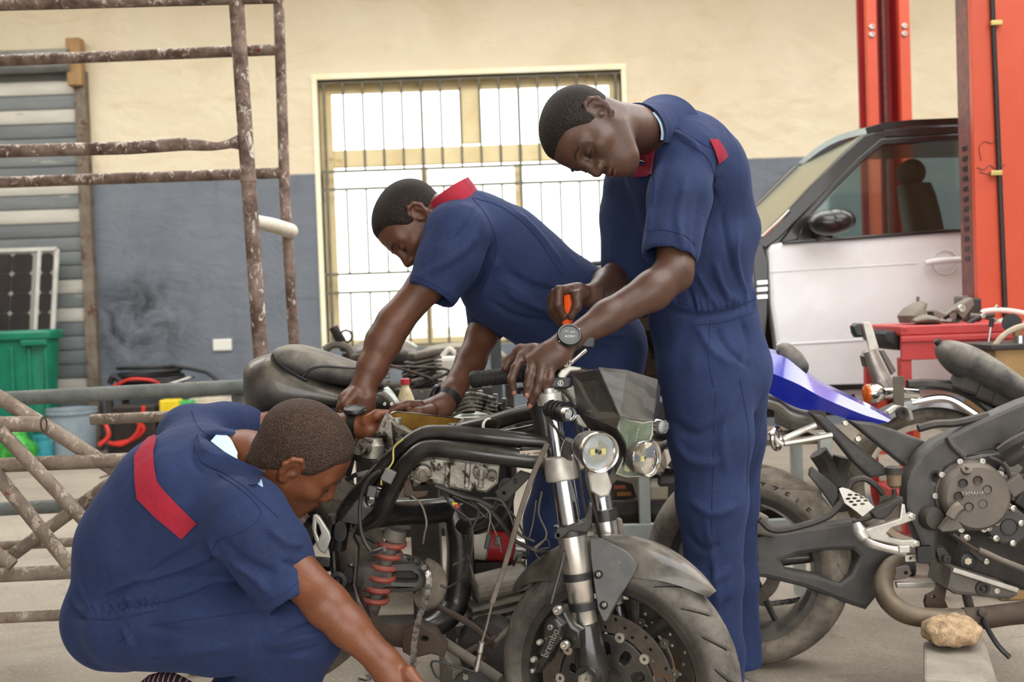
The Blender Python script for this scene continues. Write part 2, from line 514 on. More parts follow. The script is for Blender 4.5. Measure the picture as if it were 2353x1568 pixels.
# ============================================================ materials
NAVY = (37, 56, 112)
def cloth(name, c, c2):
    t = NT(name)
    n = t.noise(6, 4, .6); col = t.mix(t.ramp(n, .3, .7), rgb(*c), rgb(*c2))
    sp = t.ramp(t.noise(420, 2, .5), .35, .75); col = t.mix(t.math('MULTIPLY', sp, .22), col, rgb(70, 86, 128))
    t.set('Base Color', col); t.set('Roughness', .85); t.set('Sheen Weight', .12); t.b.inputs['Sheen Roughness'].default_value = .5
    t.b.inputs['Sheen Tint'].default_value = rgb(120, 140, 200); t.set('Specular IOR Level', .25)
    b1 = t.bump(t.noise(8, 2, .5, .3, t.co((1, 1, .5))), .7, .025)
    b2 = t.bump(t.noise(24, 2, .5, .3), .3, .007, b1)
    b3 = t.bump(t.noise(900, 2, .5), .15, .002, b2)
    t.set('Normal', b3); return t.m
M_NAVY = cloth('navy_twill', (24, 34, 64), (33, 46, 82))
M_RED = cloth('red_twill', (140, 15, 24), (156, 22, 30))
M_SHIRT = cloth('pale_blue_shirt', (176, 204, 230), (204, 224, 240))
def skin(name, c, c2, dark):
    t = NT(name)
    n = t.noise(11, 5, .6); col = t.mix(t.ramp(n, .3, .7), rgb(*c), rgb(*c2))
    f = t.ramp(t.noise(160, 3, .6), .4, .75); col = t.mix(t.math('MULTIPLY', f, .35), col, rgb(*dark))
    t.set('Base Color', col); t.set('Roughness', .42); t.set('Subsurface Weight', .08); t.b.inputs['Subsurface Radius'].default_value = (.012, .004, .002)
    t.b.inputs['Subsurface Scale'].default_value = .5; t.set('Specular IOR Level', .42)
    b = t.bump(t.noise(330, 3, .6), .18, .002); b2 = t.bump(t.noise(60, 3, .5), .15, .004, b); t.set('Normal', b2); return t.m
M_SKIN1 = skin('skin_dark', (70, 47, 38), (86, 59, 47), (50, 34, 29))
M_SKIN2 = skin('skin_brown', (84, 52, 37), (102, 66, 48), (60, 38, 30))
M_SKIN3 = skin('skin_warm', (104, 60, 38), (122, 74, 48), (74, 42, 29))
def hairmat(nm, ca, cb):
    t = NT(nm); v = t.node('ShaderNodeTexVoronoi'); v.inputs['Scale'].default_value = 330; t.l.new(t.co(), v.inputs['Vector'])
    f = t.ramp(v.outputs['Distance'], .15, .6); col = t.mix(f, rgb(*ca), rgb(*cb))
    t.set('Base Color', col); t.set('Roughness', .7); t.set('Specular IOR Level', .25)
    t.set('Normal', t.bump(t.math('SUBTRACT', 1.0, v.outputs['Distance']), .9, .003, t.bump(t.noise(700, 2, .6), .4, .002))); return t.m
M_HAIR = hairmat('cropped_hair', (8, 7, 7), (40, 31, 27)); M_HAIR3 = hairmat('brown_stubble', (22, 17, 15), (74, 56, 46))
M_LIP = mat('lip_skin', (72, 40, 36), (84, 48, 42), 60, rough=.42)
M_BROW = mat('brow_hair', (22, 17, 16), (40, 30, 26), 300, rough=.8)
M_NAIL = mat('finger_nail', (134, 94, 80), (150, 108, 92), 80, rough=.35)
M_BLACKPLASTIC = mat('black_plastic', (22, 23, 26), (34, 35, 38), 40, rough=.4, bump=.05)
M_STEEL = mat('bare_steel', (150, 148, 142), (186, 184, 178), 30, rough=.28, rough2=.45, metal=1)

# ============================================================ the building
YW = 10.2
wx0 = W(740, 490, YW).x; wx1 = W(1431, 300, YW).x; wz1 = W(1080, 172, YW).z; wz0 = W(900, 800, YW).z
dz = W(700, 400, YW).z
def wallmat():
    t = NT('painted_plaster'); g = t.node('ShaderNodeSeparateXYZ'); t.l.new(t.co(), g.inputs[0])
    n = t.noise(1.3, 6, .62, .5); cream = t.mix(t.ramp(n, .35, .75), rgb(224, 212, 186), rgb(212, 198, 170))
    n2 = t.noise(2.6, 5, .6, 1.2, t.co((.6, 1, 1.6))); cream = t.mix(t.math('MULTIPLY', t.ramp(n2, .55, .8), .5), cream, rgb(200, 178, 140))
    gn = t.noise(2.2, 6, .66); grey = t.mix(t.ramp(gn, .3, .7), rgb(104, 111, 121), rgb(117, 123, 131))
    gd = t.ramp(t.noise(5, 5, .7, 1.0, t.co((1.5, 1, .35))), .55, .8); grey = t.mix(t.math('MULTIPLY', gd, .45), grey, rgb(82, 88, 98))
    # the dark smear rubbed on the grey paint
    sm = W(315, 745, YW); vs = t.node('ShaderNodeVectorMath', operation='DISTANCE'); t.l.new(t.co(), vs.inputs[0]); vs.inputs[1].default_value = sm
    s = t.math('MULTIPLY', t.ramp(vs.outputs['Value'], .62, .2), t.ramp(t.noise(4, 5, .6, .8), .35, .62)); grey = t.mix(t.math('MULTIPLY', s, .95), grey, rgb(44, 46, 52))
    zz = t.math('ADD', g.outputs[2], t.math('MULTIPLY', t.math('SUBTRACT', t.noise(3, 3, .5), .5), .02))
    f = t.ramp(zz, dz-.006, dz+.006); col = t.mix(f, grey, cream)
    t.set('Base Color', col); t.set('Roughness', .75); t.set('Specular IOR Level', .3)
    b = t.bump(t.noise(3.2, 5, .6, .6, t.co((.8, 1, 1.4))), .5, .05); t.set('Normal', t.bump(t.noise(60, 4, .6), .12, .006, b)); return t.m
M_WALL = wallmat()
def wall(name, faces, label):
    w = MB()
    for c, s in faces: w.box(c, s)
    return tag(w.build(name, M_WALL, smooth=False), label, kind='structure')
XL, XR, ZC, YF = -6.6, 7.2, 4.6, -2.6
wb = []
def slab(x0, x1, z0, z1): wb.append((((x0+x1)/2, YW+.13, (z0+z1)/2), (x1-x0, .26, z1-z0)))
slab(XL-.3, wx0, 0, ZC); slab(wx1, XR+.3, 0, ZC); slab(wx0, wx1, 0, wz0); slab(wx0, wx1, wz1, ZC)
wall('wall_back', wb, 'cream plaster wall with a blue-grey painted lower half')
wall('wall_left', [((XL-.15, (YF+YW)/2, ZC/2), (.3, YW-YF, ZC))], 'cream and grey side wall')
wall('wall_light_block', [((-2.75, -1.1, ZC/2), (.3, 5.4, ZC)), ((-4.75, YF-.15, ZC/2), (4.3, .3, ZC)), ((2.3, YF-.15, 3.9), (9.8, .3, 1.4)), ((5.6, YF-.15, 1.6), (3.2, .3, 3.2))], 'unseen cream and grey partition and lintel added to hold back daylight')  # unseen partition, lintel and side pieces, added to block light from left and front
wall('wall_right', [((XR+.15, (YF+YW)/2, ZC/2), (.3, YW-YF, ZC))], 'cream and grey side wall')
def floormat():
    t = NT('worn_concrete'); n = t.noise(1.1, 7, .68, .6); col = t.mix(t.ramp(n, .32, .72), rgb(158, 148, 134), rgb(124, 114, 102))
    n2 = t.noise(4.5, 6, .7, 1.5); col = t.mix(t.math('MULTIPLY', t.ramp(n2, .55, .75), .6), col, rgb(98, 86, 74))
    n3 = t.noise(70, 4, .6); col = t.mix(t.math('MULTIPLY', t.ramp(n3, .5, .7), .25), col, rgb(206, 198, 184))
    t.set('Base Color', col); t.set('Roughness', .82); t.set('Normal', t.bump(n3, .2, .006, t.bump(n2, .15, .02))); return t.m
M_FLOOR = floormat()
fl = MB().box((0, 20, -.1), (90, 140, .2)); tag(fl.build('floor', M_FLOOR, smooth=False), 'dusty beige concrete floor', kind='structure')
SK0, SK1 = 5.0, 8.4  # unseen roof bays, added to let in top light and brighten back wall
ce = MB()
for ya, yb2, xa, xb in ((YF, -1.4, XL-.3, XR+.3), (-1.4, 4.0, XL-.3, .5), (-1.4, 4.0, 5.6, XR+.3), (4.0, SK0, XL-.3, XR+.3), (SK1, YW+.15, XL-.3, XR+.3)): ce.box(((xa+xb)/2, (ya+yb2)/2, ZC+.1), (xb-xa, yb2-ya, .2))
for xa in (XL, -2.2, 2.6, XR): ce.box((xa, (SK0+SK1)/2, ZC+.1), (.3, SK1-SK0, .2))
tag(ce.build('ceiling', mat('ceiling_paint', (226, 218, 200)), smooth=False), 'pale unseen ceiling with bays opened for added daylight', kind='structure')

# window: painted frame, transom, mullions, panes, burglar bars
M_CREAM = mat('cream_gloss', (238, 222, 176), (222, 200, 148), 3, rough=.5, spots=((176, 140, 84), 3.5, .62))
M_BAR = mat('bar_paint', (92, 92, 84), (120, 112, 92), 12, rough=.55)
win = structure('window_1', 'barred steel window with cream frame'); win.location = (0, YW, wz0)
ww, wh = wx1-wx0, wz1-wz0
f = MB(); yj = YW+.07
f.box((wx0-.022, YW+.1, (wz0+wz1)/2), (.044, .24, wh)); f.box((wx1+.022, YW+.1, (wz0+wz1)/2), (.044, .24, wh))
f.box(((wx0+wx1)/2, YW+.1, wz1+.024), (ww+.09, .25, .048))
f.build('casing', mat('white_casing', (246, 240, 214), (238, 228, 190), 3, rough=.6), win, smooth=False)
f = MB(); e = .1; yj = YW+.17
f.box((wx0+e/2, yj, (wz0+wz1)/2), (e, .06, wh)); f.box((wx1-e/2, yj, (wz0+wz1)/2), (e, .06, wh)); f.box(((wx0+wx1)/2, yj, wz1-e/2), (ww-2*e-.002, .058, e)); f.box(((wx0+wx1)/2, yj, wz0+.04), (ww-2*e-.002, .058, .08))
f.build('frame', M_CREAM, win, smooth=False)
ztr = W(1080, 350, YW).z
MB().box(((wx0+wx1)/2, yj, ztr), (ww-.2, .07, .16)).build('transom', M_CREAM, win, smooth=False, bev=.008)
xm = W(1078, 270, YW).x
MB().box((xm, yj, (ztr+wz1)/2), (.17, .07, wz1-ztr-.2)).build('mullion', M_CREAM, win, smooth=False, bev=.008)
for q in (978, 1195):
    MB().box((W(q, 560, YW).x, yj, (ztr+wz0)/2-.02), (.06, .05, ztr-wz0-.15)).build('mullion', M_CREAM, win, smooth=False, bev=.006)
M_PANE = glassmat('window_pane', (244, 250, 246), 1.0)
xs = [wx0+.1, W(978, 560, YW).x, W(1195, 560, YW).x, wx1-.1]
for a, b in zip(xs, xs[1:]): MB().box(((a+b)/2, yj+.01, (ztr+wz0)/2), (b-a-.04, .005, ztr-wz0-.2)).build('pane', M_PANE, win, smooth=False)
for a, b in ((wx0+.1, xm-.08), (xm+.08, wx1-.1)): MB().box(((a+b)/2, yj+.01, (ztr+wz1)/2), (b-a, .005, wz1-ztr-.22)).build('pane', M_PANE, win, smooth=False)
yb = YW+.03; hz = [W(1080, y, YW).z for y in (383, 424, 620, 663)]
zt, zb = wz1-.02, wz0+.02
for z in [zt, zb]+hz: MB().box(((wx0+wx1)/2, yb, z), (ww, .014, .026)).build('bar', M_BAR, win, smooth=False)
nb = 16
tall = {0: 0, 5: 1, 10: 1}
for i in range(nb):
    x = wx0+.05+(ww-.1)*i/(nb-1)
    for (za, zc) in ((hz[0], zt), (hz[2], hz[1]), (zb, hz[3])):
        MB().cyl((x, yb, za), (x, yb, zc), .0115, n=8).build('bar', M_BAR, win)
    if i in (0, 5, 10, 15): MB().cyl((x, yb+.004, zb), (x, yb+.004, zt), .014, n=8).build('bar', M_BAR, win)
M_OUT = mat('pale_render', (236, 234, 226))

# roller shutter
M_SHUT = mat('galvanised_slat', (136, 140, 142), (176, 178, 174), 5, rough=.42, rough2=.6, metal=.55, bump=.06, spots=((214, 212, 204), 3, .62), stretch=(.5, 1, 2))
S1 = mat('pale_slat', (186, 184, 174), (206, 202, 192), 4, rough=.6, metal=.15, spots=((128, 124, 116), 2.5, .6), stretch=(.4, 1, 2)); S2 = mat('grey_slat', (132, 136, 136), (112, 118, 120), 4, rough=.6, metal=.2, spots=((170, 168, 158), 3, .6), stretch=(.4, 1, 2)); S3 = mat('dull_slat', (104, 110, 114), (120, 124, 124), 4, rough=.62, metal=.2, stretch=(.4, 1, 2)); SL = [S2, S3, S1, S2, S1, S3, S2]
M_RUSTFRAME = mat('rusty_frame', (126, 116, 104), (98, 84, 70), 9, rough=.8, spots=((84, 58, 40), 7, .55))
dr = structure('door_1', 'grey ribbed roller shutter'); xr = W(192, 500, YW).x; dr.location = (xr, YW-.05, 0)
ztop = W(100, 170, YW).z; pitch = .127; k = 0; z = 0.02
while z < ztop:
    s = MB(); h = min(pitch, ztop-z)
    pr = [(0, .0), (.003, .016), (.012, .02), (.06, .022), (.112, .02), (.119, .015), (.121, .0), (.127, 0)]
    vs = [V(xx, YW-.03-d, z+t*h/.127) for xx in (-5.9, xr) for t, d in pr]; n_ = len(pr)
    s.add(vs, [(i, n_+i, n_+i+1, i+1) for i in range(n_-1)])
    s.build('slat', SL[k % 7], dr, angle=30); z += pitch; k += 1
f = MB(); f.box((xr+.05, YW-.05, ztop/2), (.1, .1, ztop)); f.build('guide_rail', M_RUSTFRAME, dr, smooth=False, bev=.006)
f = MB().tube([(-5.9, YW-.16, ztop+.08), (xr, YW-.16, ztop+.08)], .1, 20); f.build('roll', M_SHUT, dr)
f = MB().box((xr+.03, YW-.1, W(180, 150, YW).z), (.13, .12, .42)); f.build('end_block', mat('old_wood', (176, 142, 100), (146, 112, 76), 12, rough=.8, stretch=(1, 1, .2)), dr, smooth=False, bev=.01)
sk = MB().box(W(511, 793, YW-.008), (.17, .02, .105)); tag(sk.build('wall_socket', mat('white_plastic', (226, 224, 216), rough=.4), smooth=False, bev=.008), 'white double socket plate on the grey wall', 'socket')
# ============================================================ people
def headframe(f, u):
    f = Vector(f).normalized(); u = Vector(u); u = (u-f*u.dot(f)).normalized(); l = u.cross(f)
    return Matrix((f, l, u)).transposed()
def add_head(F, ear_px, earY, f, u, s, ear_side, neck, neck_r):
    """skull, face and ears as one surface; returns a function from head coordinates to the world"""
    R = headframe(f, u)
    ear = Vector((-.012, ear_side*.078, -.006))
    O = W(ear_px[0], ear_px[1], earY) - R @ (ear*s)
    H = lambda x, y, z: O + R @ (Vector((x, y, z))*s)
    Rn = np.array(R)
    E = lambda c, r, k=.02, sub=False: F.ell(H(*c), [q*s for q in r], Rn, k*s, sub)
    C = lambda a, b, ra, rb, k=.015, sub=False: F.cone(H(*a), H(*b), ra*s, rb*s, k*s, sub)
    E((-.014, 0, .034), (.098, .074, .086)); E((.022, 0, .03), (.07, .066, .072), .03)
    E((.026, 0, -.03), (.062, .06, .08), .03)
    for q in (1, -1):
        C((.0, q*.052, -.055), (.058, q*.022, -.098), .017, .019, .03)
        E((.052, q*.043, -.026), (.03, .024, .022), .025)
        C((.083, q*.012, .018), (.066, q*.048, .016), .012, .012, .02)
    E((.066, 0, -.1), (.024, .024, .018), .03); E((.055, 0, -.068), (.042, .036, .034), .03)
    for q in (1, -1): E((.092, q*.033, -.001), (.014, .021, .013), .018, True)
    for q in (1, -1): F.ell(H(.0735, q*.033, -.003), np.array((.0145, .0165, .0125))*s, Rn, .006*s)
    C((.084, 0, .012), (.108, 0, -.03), .009, .0125, .016)
    for q in (1, -1): E((.097, q*.014, -.036), (.013, .0095, .0095), .01); E((.1, q*.009, -.046), (.006, .004, .005), .004, True)
    E((.088, 0, -.059), (.0155, .026, .008), .008); E((.086, 0, -.073), (.0155, .023, .0092), .008); C((.106, .03, -.0655), (.106, -.03, -.0655), .0055, .0055, .004, True)
    for q in (1, -1):
        h = lambda x, y, z: (x-.012, q*(.066+y), z-.006)
        R2 = R @ Matrix.Rotation(q*-.38, 3, 'Z'); F.ell(H(*h(-.004, .008, .0)), np.array((.019, .0075, .031))*s, np.array(R2), .008*s)
        arc = [(.014, .006, .006), (.014, .01, .024), (.0, .017, .034), (-.016, .021, .026), (-.022, .021, .008), (-.014, .017, -.014), (-.002, .011, -.028), (.007, .006, -.03)]
        F.chain([H(*h(*p)) for p in arc], [z*s for z in (.004, .0045, .005, .005, .005, .0048, .006, .005)], .005*s)
        F.ell(H(*h(.002, .017, .0)), np.array((.0095, .009, .015))*s, np.array(R2), .005*s, True)
        F.cone(H(*h(-.01, .015, .016)), H(*h(-.011, .014, -.008)), .0035*s, .0035*s, .005*s)
        F.ell(H(*h(.012, .007, -.006)), np.array((.005, .005, .007))*s, Rn, .004*s)
    F.cone(H(-.035, 0, -.045), neck, .056*s, neck_r, .035)
    return H, R, O
def hair_shell(name, H, R, s, mat_, parent, h=.0042, nape=-.06):
    """close-cropped hair: sits a few millimetres proud of the scalp and fades out at the hairline"""
    F = Field(h); Rn = np.array(R)
    F.ell(H(-.014, 0, .034), np.array((.098, .074, .086))*s, Rn, .02*s); F.ell(H(.022, 0, .03), np.array((.07, .066, .072))*s, Rn, .03*s)
    F.cone(H(-.035, 0, -.045), H(-.05, 0, -.09), .054*s, .052*s, .035*s)
    A, lo = F.eval()
    n = A.shape; g = np.stack(np.meshgrid(*[lo[i]+h*np.arange(n[i]) for i in range(3)], indexing='ij'), -1)
    o = np.array(H(0, 0, 0)); q = ((g-o) @ Rn)/s
    x, y, z = q[..., 0], q[..., 1], q[..., 2]
    # hairline: across the forehead, down the temple, round behind the ear and across the nape
    front = z-np.interp(x, [-.12, -.05, -.03, -.01, .01, .028, .04, .055, .075, .1], [nape, nape, -.045 if nape < -.04 else -.01, .012, -.012, .0, .03, .058, .07, .075])
    t = np.clip(front/.022, -1, 1)*.0045
    A = A-(t*s).astype(np.float32)
    Vv, Fc = nets(A, lo, h)
    # keep only the part proud of the scalp
    qv = ((Vv-o) @ Rn)/s; fr = qv[:, 2]-np.interp(qv[:, 0], [-.12, -.05, -.03, -.01, .01, .028, .04, .055, .075, .1], [nape, nape, -.045 if nape < -.04 else -.01, .012, -.012, .0, .03, .058, .07, .075])
    keep = (fr > -.012)[Fc].all(1); Fc = Fc[keep]; used = np.unique(Fc); mp = np.full(len(Vv), -1); mp[used] = np.arange(len(used))
    return link(name, np_mesh(name, Vv[used], mp[Fc]), mat_, parent, angle=180)
def face_bits(H, R, s, parent, skinmat):
    for q in (1, -1):
        b = MB().tube([H(.0955, q*.014, .0195), H(.0945, q*.03, .0255), H(.0835, q*.05, .021)], [.0038*s, .0046*s, .0028*s], 8, sm=4, flat=.6)
        b.build('eyebrow', M_BROW, parent)
        b = MB().tube([H(.0875, q*.019, -.0075), H(.0893, q*.033, -.0108), H(.082, q*.047, -.0075)], .0017*s, 6, sm=4)
        b.build('eyelashes', M_BROW, parent)
    m = MB(); m.tube([H(.091, .022, -.0635), H(.1035, .008, -.0595), H(.1035, -.008, -.0595), H(.091, -.022, -.0635)], [.002*s, .0058*s, .0058*s, .002*s], 8, sm=4, flat=.8)
    m.tube([H(.091, .02, -.068), H(.1015, .007, -.0725), H(.1015, -.007, -.0725), H(.091, -.02, -.068)], [.002*s, .0068*s, .0068*s, .002*s], 8, sm=4, flat=.8)
    m.build('lips', M_LIP, parent)
def body(name, F, m, parent):
    A, lo = F.eval(); Vv, Fc = nets(A, lo, F.h)
    return link(name, np_mesh(name, Vv, Fc), m, parent, angle=180), bvh_of(Vv, Fc)
def suit(name, F, m, parent, lines=()):
    A, lo = F.eval(); Vv, Fc = nets(A, lo, F.h)
    if lines: Vv, N = folds(Vv, Fc, lines)
    return link(name, np_mesh(name, Vv, Fc), m, parent, angle=180), bvh_of(Vv, Fc)
def seam(bv, parent, pts, r=.0012, off=.0005, mat_=None, name='seam'):
    q = []
    for p in smoothpath([Vector((a, b, 0)) for a, b in pts], 6):
        l, n = hit(bv, p.x, p.y)
        if l is not None and (not q or (l-q[-1]).length < .12): q.append(l+n*off)
    if len(q) > 2: MB().tube(q, r, 5).build(name, mat_ or M_SEAM, parent)
M_SEAM = mat('seam_thread', (18, 28, 66), (24, 36, 80), 60, rough=.9)
def patch(bv, parent, left, right, mat_, name, off=.003, nu=10, nv=14, th=.002):
    return MB().sheet(strip_on(bv, left, right, nu, nv, off), th).build(name, mat_, parent, angle=60)
def nail(F_tip, prev, toward, parent, r):
    d = (F_tip-prev).normalized(); n = (Vector(toward)-d*Vector(toward).dot(d)).normalized(); y = n.cross(d)
    R = Matrix((d, y, n)).transposed()
    MB().ell(F_tip+n*r*.62+d*r*.15, (r*.95, r*.68, r*.42), R, 12, 8).build('fingernail', M_NAIL, parent)
def shoe(parent, heel, toe, wid, mat_, sole):
    d = toe-heel; d.z = 0; L = d.length; d.normalize(); y = Vector((-d.y, d.x, 0)); m = MB(); rings = []
    prof = [(-.02, .6, .075), (.0, .85, .085), (.18*L, .95, .095), (.4*L, .9, .09), (.62*L, 1.0, .062), (.85*L, .95, .046), (.98*L, .6, .032)]
    for t, w, hh in prof:
        rings.append([heel+d*t+y*(math.cos(a)*wid/2*w)+Vector((0, 0, .022+hh*.5+math.sin(a)*hh*.5)) for a in [2*math.pi*i/14 for i in range(14)]])
    m.loft(rings); m.build('shoe', mat_, parent)
    m = MB(); o = [heel+d*t+y*(sg*wid/2*w*1.04) for sg, lst in ((1, prof), (-1, prof[::-1])) for t, w, hh in lst]
    m.prism([V(p.x, p.y, .001) for p in o], (0, 0, .026)); m.build('sole', sole, parent, bev=.003)

M_SHOE = mat('dark_shoe', (30, 28, 30), (46, 42, 42), 30, rough=.6, dust=.4)
M_SOLE = mat('white_sole', (206, 202, 194), (180, 172, 160), 30, rough=.7)

# ------------------------------------------------------------ 1: the tall one standing at the handlebar
p1 = thing('person', 'tall standing person in navy short-sleeved coverall with red chest patches, gripping the handlebar', 'person', V(.58, 3.1, 0))
F = Field(.0034)
nk1 = W(1512, 302, 2.86)
H1, R1, O1 = add_head(F, (1376, 250), 2.58, (-.22, -.46, -.87), (-.955, .03, .27), .98, 1, nk1, .058)
F.cone(nk1, W(1560, 420, 3.0), .062, .08, .04); F.cone(W(1560, 420, 3.0), W(1625, 800, 3.09), .08, .08, .04)
sh = W(1570, 350, 2.82); F.cone(W(1545, 370, 2.92), sh, .075, .062, .03)
el = W(1548, 628, 2.68); wr = W(1300, 790, 2.57)
F.cone(sh, el, .052, .043, .02); F.chain([el, W(1500, 668, 2.65), W(1395, 728, 2.61), wr], [.043, .0445, .036, .0275], .02)
F.cone(W(1562, 600, 2.70), W(1556, 640, 2.68), .03, .026, .02)
# left hand, laid over the grip
F.cone(wr, W(1262, 812, 2.555), .027, .026, .02)
for a, b in (((1278, 806, 2.56), (1200, 822, 2.575)), ((1278, 812, 2.55), (1222, 830, 2.55)), ((1282, 818, 2.55), (1245, 838, 2.54)), ((1286, 822, 2.55), (1266, 842, 2.54))):
    F.cone(W(*a), W(*b), .022, .0135, .018)
fing = [[(1198, 822, 2.573), (1184, 846, 2.545), (1175, 872, 2.535), (1181, 900, 2.54)],
        [(1222, 832, 2.55), (1217, 862, 2.525), (1213, 886, 2.52), (1211, 906, 2.52)],
        [(1246, 838, 2.54), (1240, 874, 2.515), (1232, 902, 2.515), (1219, 929, 2.525)],
        [(1268, 842, 2.54), (1263, 872, 2.52), (1256, 894, 2.525), (1246, 910, 2.54)]]
for fp, r in zip(fing, (.0098, .0105, .0102, .0092)):
    F.chain([W(*q) for q in fp], [r*1.12, r*1.02, r*.95, r*.86], .006)
F.chain([W(1228, 806, 2.575), W(1196, 806, 2.6), W(1168, 830, 2.61), W(1161, 846, 2.6)], [.018, .0145, .0115, .0095], .008)
# right arm and fist behind it
shr = W(1470, 395, 3.1); elr = W(1428, 622, 3.1); wrr = W(1362, 680, 2.86)
F.cone(W(1545, 370, 2.96), shr, .075, .06, .03); F.chain([shr, elr, W(1395, 652, 3.0), wrr], [.05, .043, .038, .027], .02)
F.cone(wrr, W(1322, 680, 2.83), .027, .027, .02); F.cone(W(1330, 668, 2.82), W(1300, 668, 2.81), .02, .016, .016)
ff = [[(1306, 666, 2.80), (1284, 667, 2.785), (1283, 700, 2.775), (1296, 730, 2.785)], [(1300, 670, 2.825), (1274, 674, 2.81), (1272, 706, 2.795), (1290, 736, 2.80)],
      [(1298, 678, 2.845), (1268, 684, 2.835), (1268, 714, 2.82), (1286, 742, 2.82)], [(1298, 686, 2.865), (1268, 694, 2.86), (1270, 722, 2.845), (1286, 746, 2.84)]]
for fp, r in zip(ff, (.0105, .0105, .01, .009)): F.chain([W(*q) for q in fp], [r*1.15, r*1.1, r, r*.9], .006)
F.chain([W(1340, 676, 2.82), W(1326, 680, 2.785), W(1326, 706, 2.775), W(1312, 728, 2.775)], [.018, .0135, .0115, .0095], .008)
b1, bv1 = body('body', F, M_SKIN1, p1)
hair_shell('hair', H1, R1, .98, M_HAIR, p1, nape=-.022); face_bits(H1, R1, .98, p1, M_SKIN1)
for fp, r in zip(fing, (.0084, .009, .0088, .008)): nail(W(*fp[3]), W(*fp[2]), V(0, -1, -.25), p1, r)
def sleeve(C, pts, rs, over=.11):
    C.chain(pts, rs, .03); d = (pts[-1]-pts[-2]).normalized(); e = pts[-1]+d*.012
    C.cone(e+d*over, e+d*over, over, over, .004, sub=True); C.cone(pts[-1]-d*.05, e+d*.06, rs[-1]-.013, rs[-1]-.009, .004, sub=True)
C = Field(.0044)
sleeve(C, [W(1574, 356, 2.83), W(1562, 450, 2.77), W(1542, 572, 2.71)], [.076, .074, .070])
sleeve(C, [W(1468, 405, 3.12), W(1444, 500, 3.12), W(1436, 600, 3.1)], [.078, .073, .066])
C.cone(W(1556, 385, 2.98), W(1600, 560, 3.03), .138, .14, .05); C.cone(W(1600, 560, 3.03), W(1614, 700, 3.06), .14, .135, .05)
C.cone(W(1614, 690, 3.06), W(1612, 722, 3.06), .136, .136, .012)
C.cone(W(1616, 735, 3.06), W(1642, 850, 3.08), .142, .156, .03)
C.cone(W(1540, 330, 2.9), W(1610, 400, 2.96), .09, .12, .05); C.cone(W(1600, 345, 2.9), W(1690, 520, 3.04), .075, .06, .06)
C.cone(W(1530, 335, 2.93), W(1578, 358, 2.83), .085, .075, .04); C.cone(W(1525, 345, 2.95), W(1470, 400, 3.12), .085, .075, .04)
# chest front (far breast pocket side) and sleeves
C.cone(W(1450, 430, 3.08), W(1470, 600, 3.08), .07, .075, .04)
# trousers
C.chain([W(1622, 850, 3.0), W(1632, 1000, 2.98), W(1636, 1150, 2.97), W(1640, 1330, 2.98), W(1650, 1500, 3.0), W(1656, 1660, 3.02)], [.128, .108, .09, .073, .066, .068], .03)
C.chain([W(1655, 850, 3.16), W(1664, 1000, 3.2), W(1668, 1150, 3.24), W(1682, 1330, 3.28), W(1697, 1470, 3.3)], [.14, .112, .09, .072, .064], .03)
C.cone(W(1697, 1470, 3.3), W(1699, 1512, 3.3), .064, .066, .01); C.cone(W(1706, 1612, 3.3), W(1706, 1612, 3.3), .12, .12, .004, sub=True)
c1, cb1 = suit('coverall', C, M_NAVY, p1, [
    ([(1500, 700), (1560, 718), (1620, 725), (1680, 712), (1745, 690)], .012, -.006),
    ([(1700, 520), (1690, 580), (1700, 640), (1720, 690)], .012, .007), ([(1660, 480), (1672, 560), (1690, 650)], .012, -.008), ([(1640, 590), (1655, 650), (1690, 705)], .014, .008),
    ([(1600, 620), (1625, 670), (1650, 712)], .01, .006), ([(1575, 640), (1590, 690), (1600, 715)], .008, -.005),
    ([(1540, 660), (1550, 700)], .008, .005), ([(1640, 640), (1665, 690)], .007, -.005),
    ([(1520, 360), (1500, 460), (1490, 560)], .015, .006), ([(1580, 400), (1560, 500), (1570, 590)], .014, .007), ([(1615, 430), (1600, 520), (1598, 590)], .014, -.006),
    ([(1540, 300), (1580, 320), (1610, 350)], .012, .006), ([(1655, 360), (1640, 420), (1645, 470)], .012, -.006),
    ([(1600, 740), (1630, 800), (1680, 840)], .016, .006), ([(1700, 730), (1720, 790), (1700, 850)], .014, -.006), ([(1640, 745), (1670, 800), (1730, 850)], .012, -.005),
    ([(1530, 960), (1600, 1000), (1680, 960)], .02, -.006), ([(1540, 1000), (1590, 1060), (1660, 1060)], .02, .007), ([(1580, 1150), (1640, 1180), (1700, 1160)], .018, .006),
    ([(1570, 1220), (1610, 1260), (1660, 1250)], .016, -.006), ([(1580, 1300), (1620, 1340), (1690, 1300)], .018, .007), ([(1600, 1380), (1640, 1410), (1690, 1370)], .016, -.006),
    ([(1620, 1180), (1640, 1300), (1650, 1420)], .016, .006), ([(1690, 900), (1660, 1000), (1670, 1100)], .018, .006)]+[([(1600+i*14+random.uniform(-5, 5), 688+random.uniform(-14, 6)-i*1.5), (1606+i*14, 722-i*1.5)], .006, random.uniform(.003, .0065)) for i in range(10)])
patch(cb1, p1, [(1496, 676), (1612, 704)], [(1496, 712), (1610, 742)], M_NAVY, 'waistband', .004, 6, 14) if False else None
patch(cb1, p1, [(1458, 346), (1460, 405)], [(1508, 342), (1500, 402)], M_RED, 'chest_patch', .004)
patch(cb1, p1, [(1632, 315), (1652, 345), (1660, 378)], [(1650, 326), (1664, 345), (1672, 360)], M_RED, 'back_patch', .004) if False else None
patch(cb1, p1, [(1628, 322), (1640, 350), (1648, 377)], [(1646, 322), (1660, 341), (1669, 360)], M_RED, 'back_patch', .004)
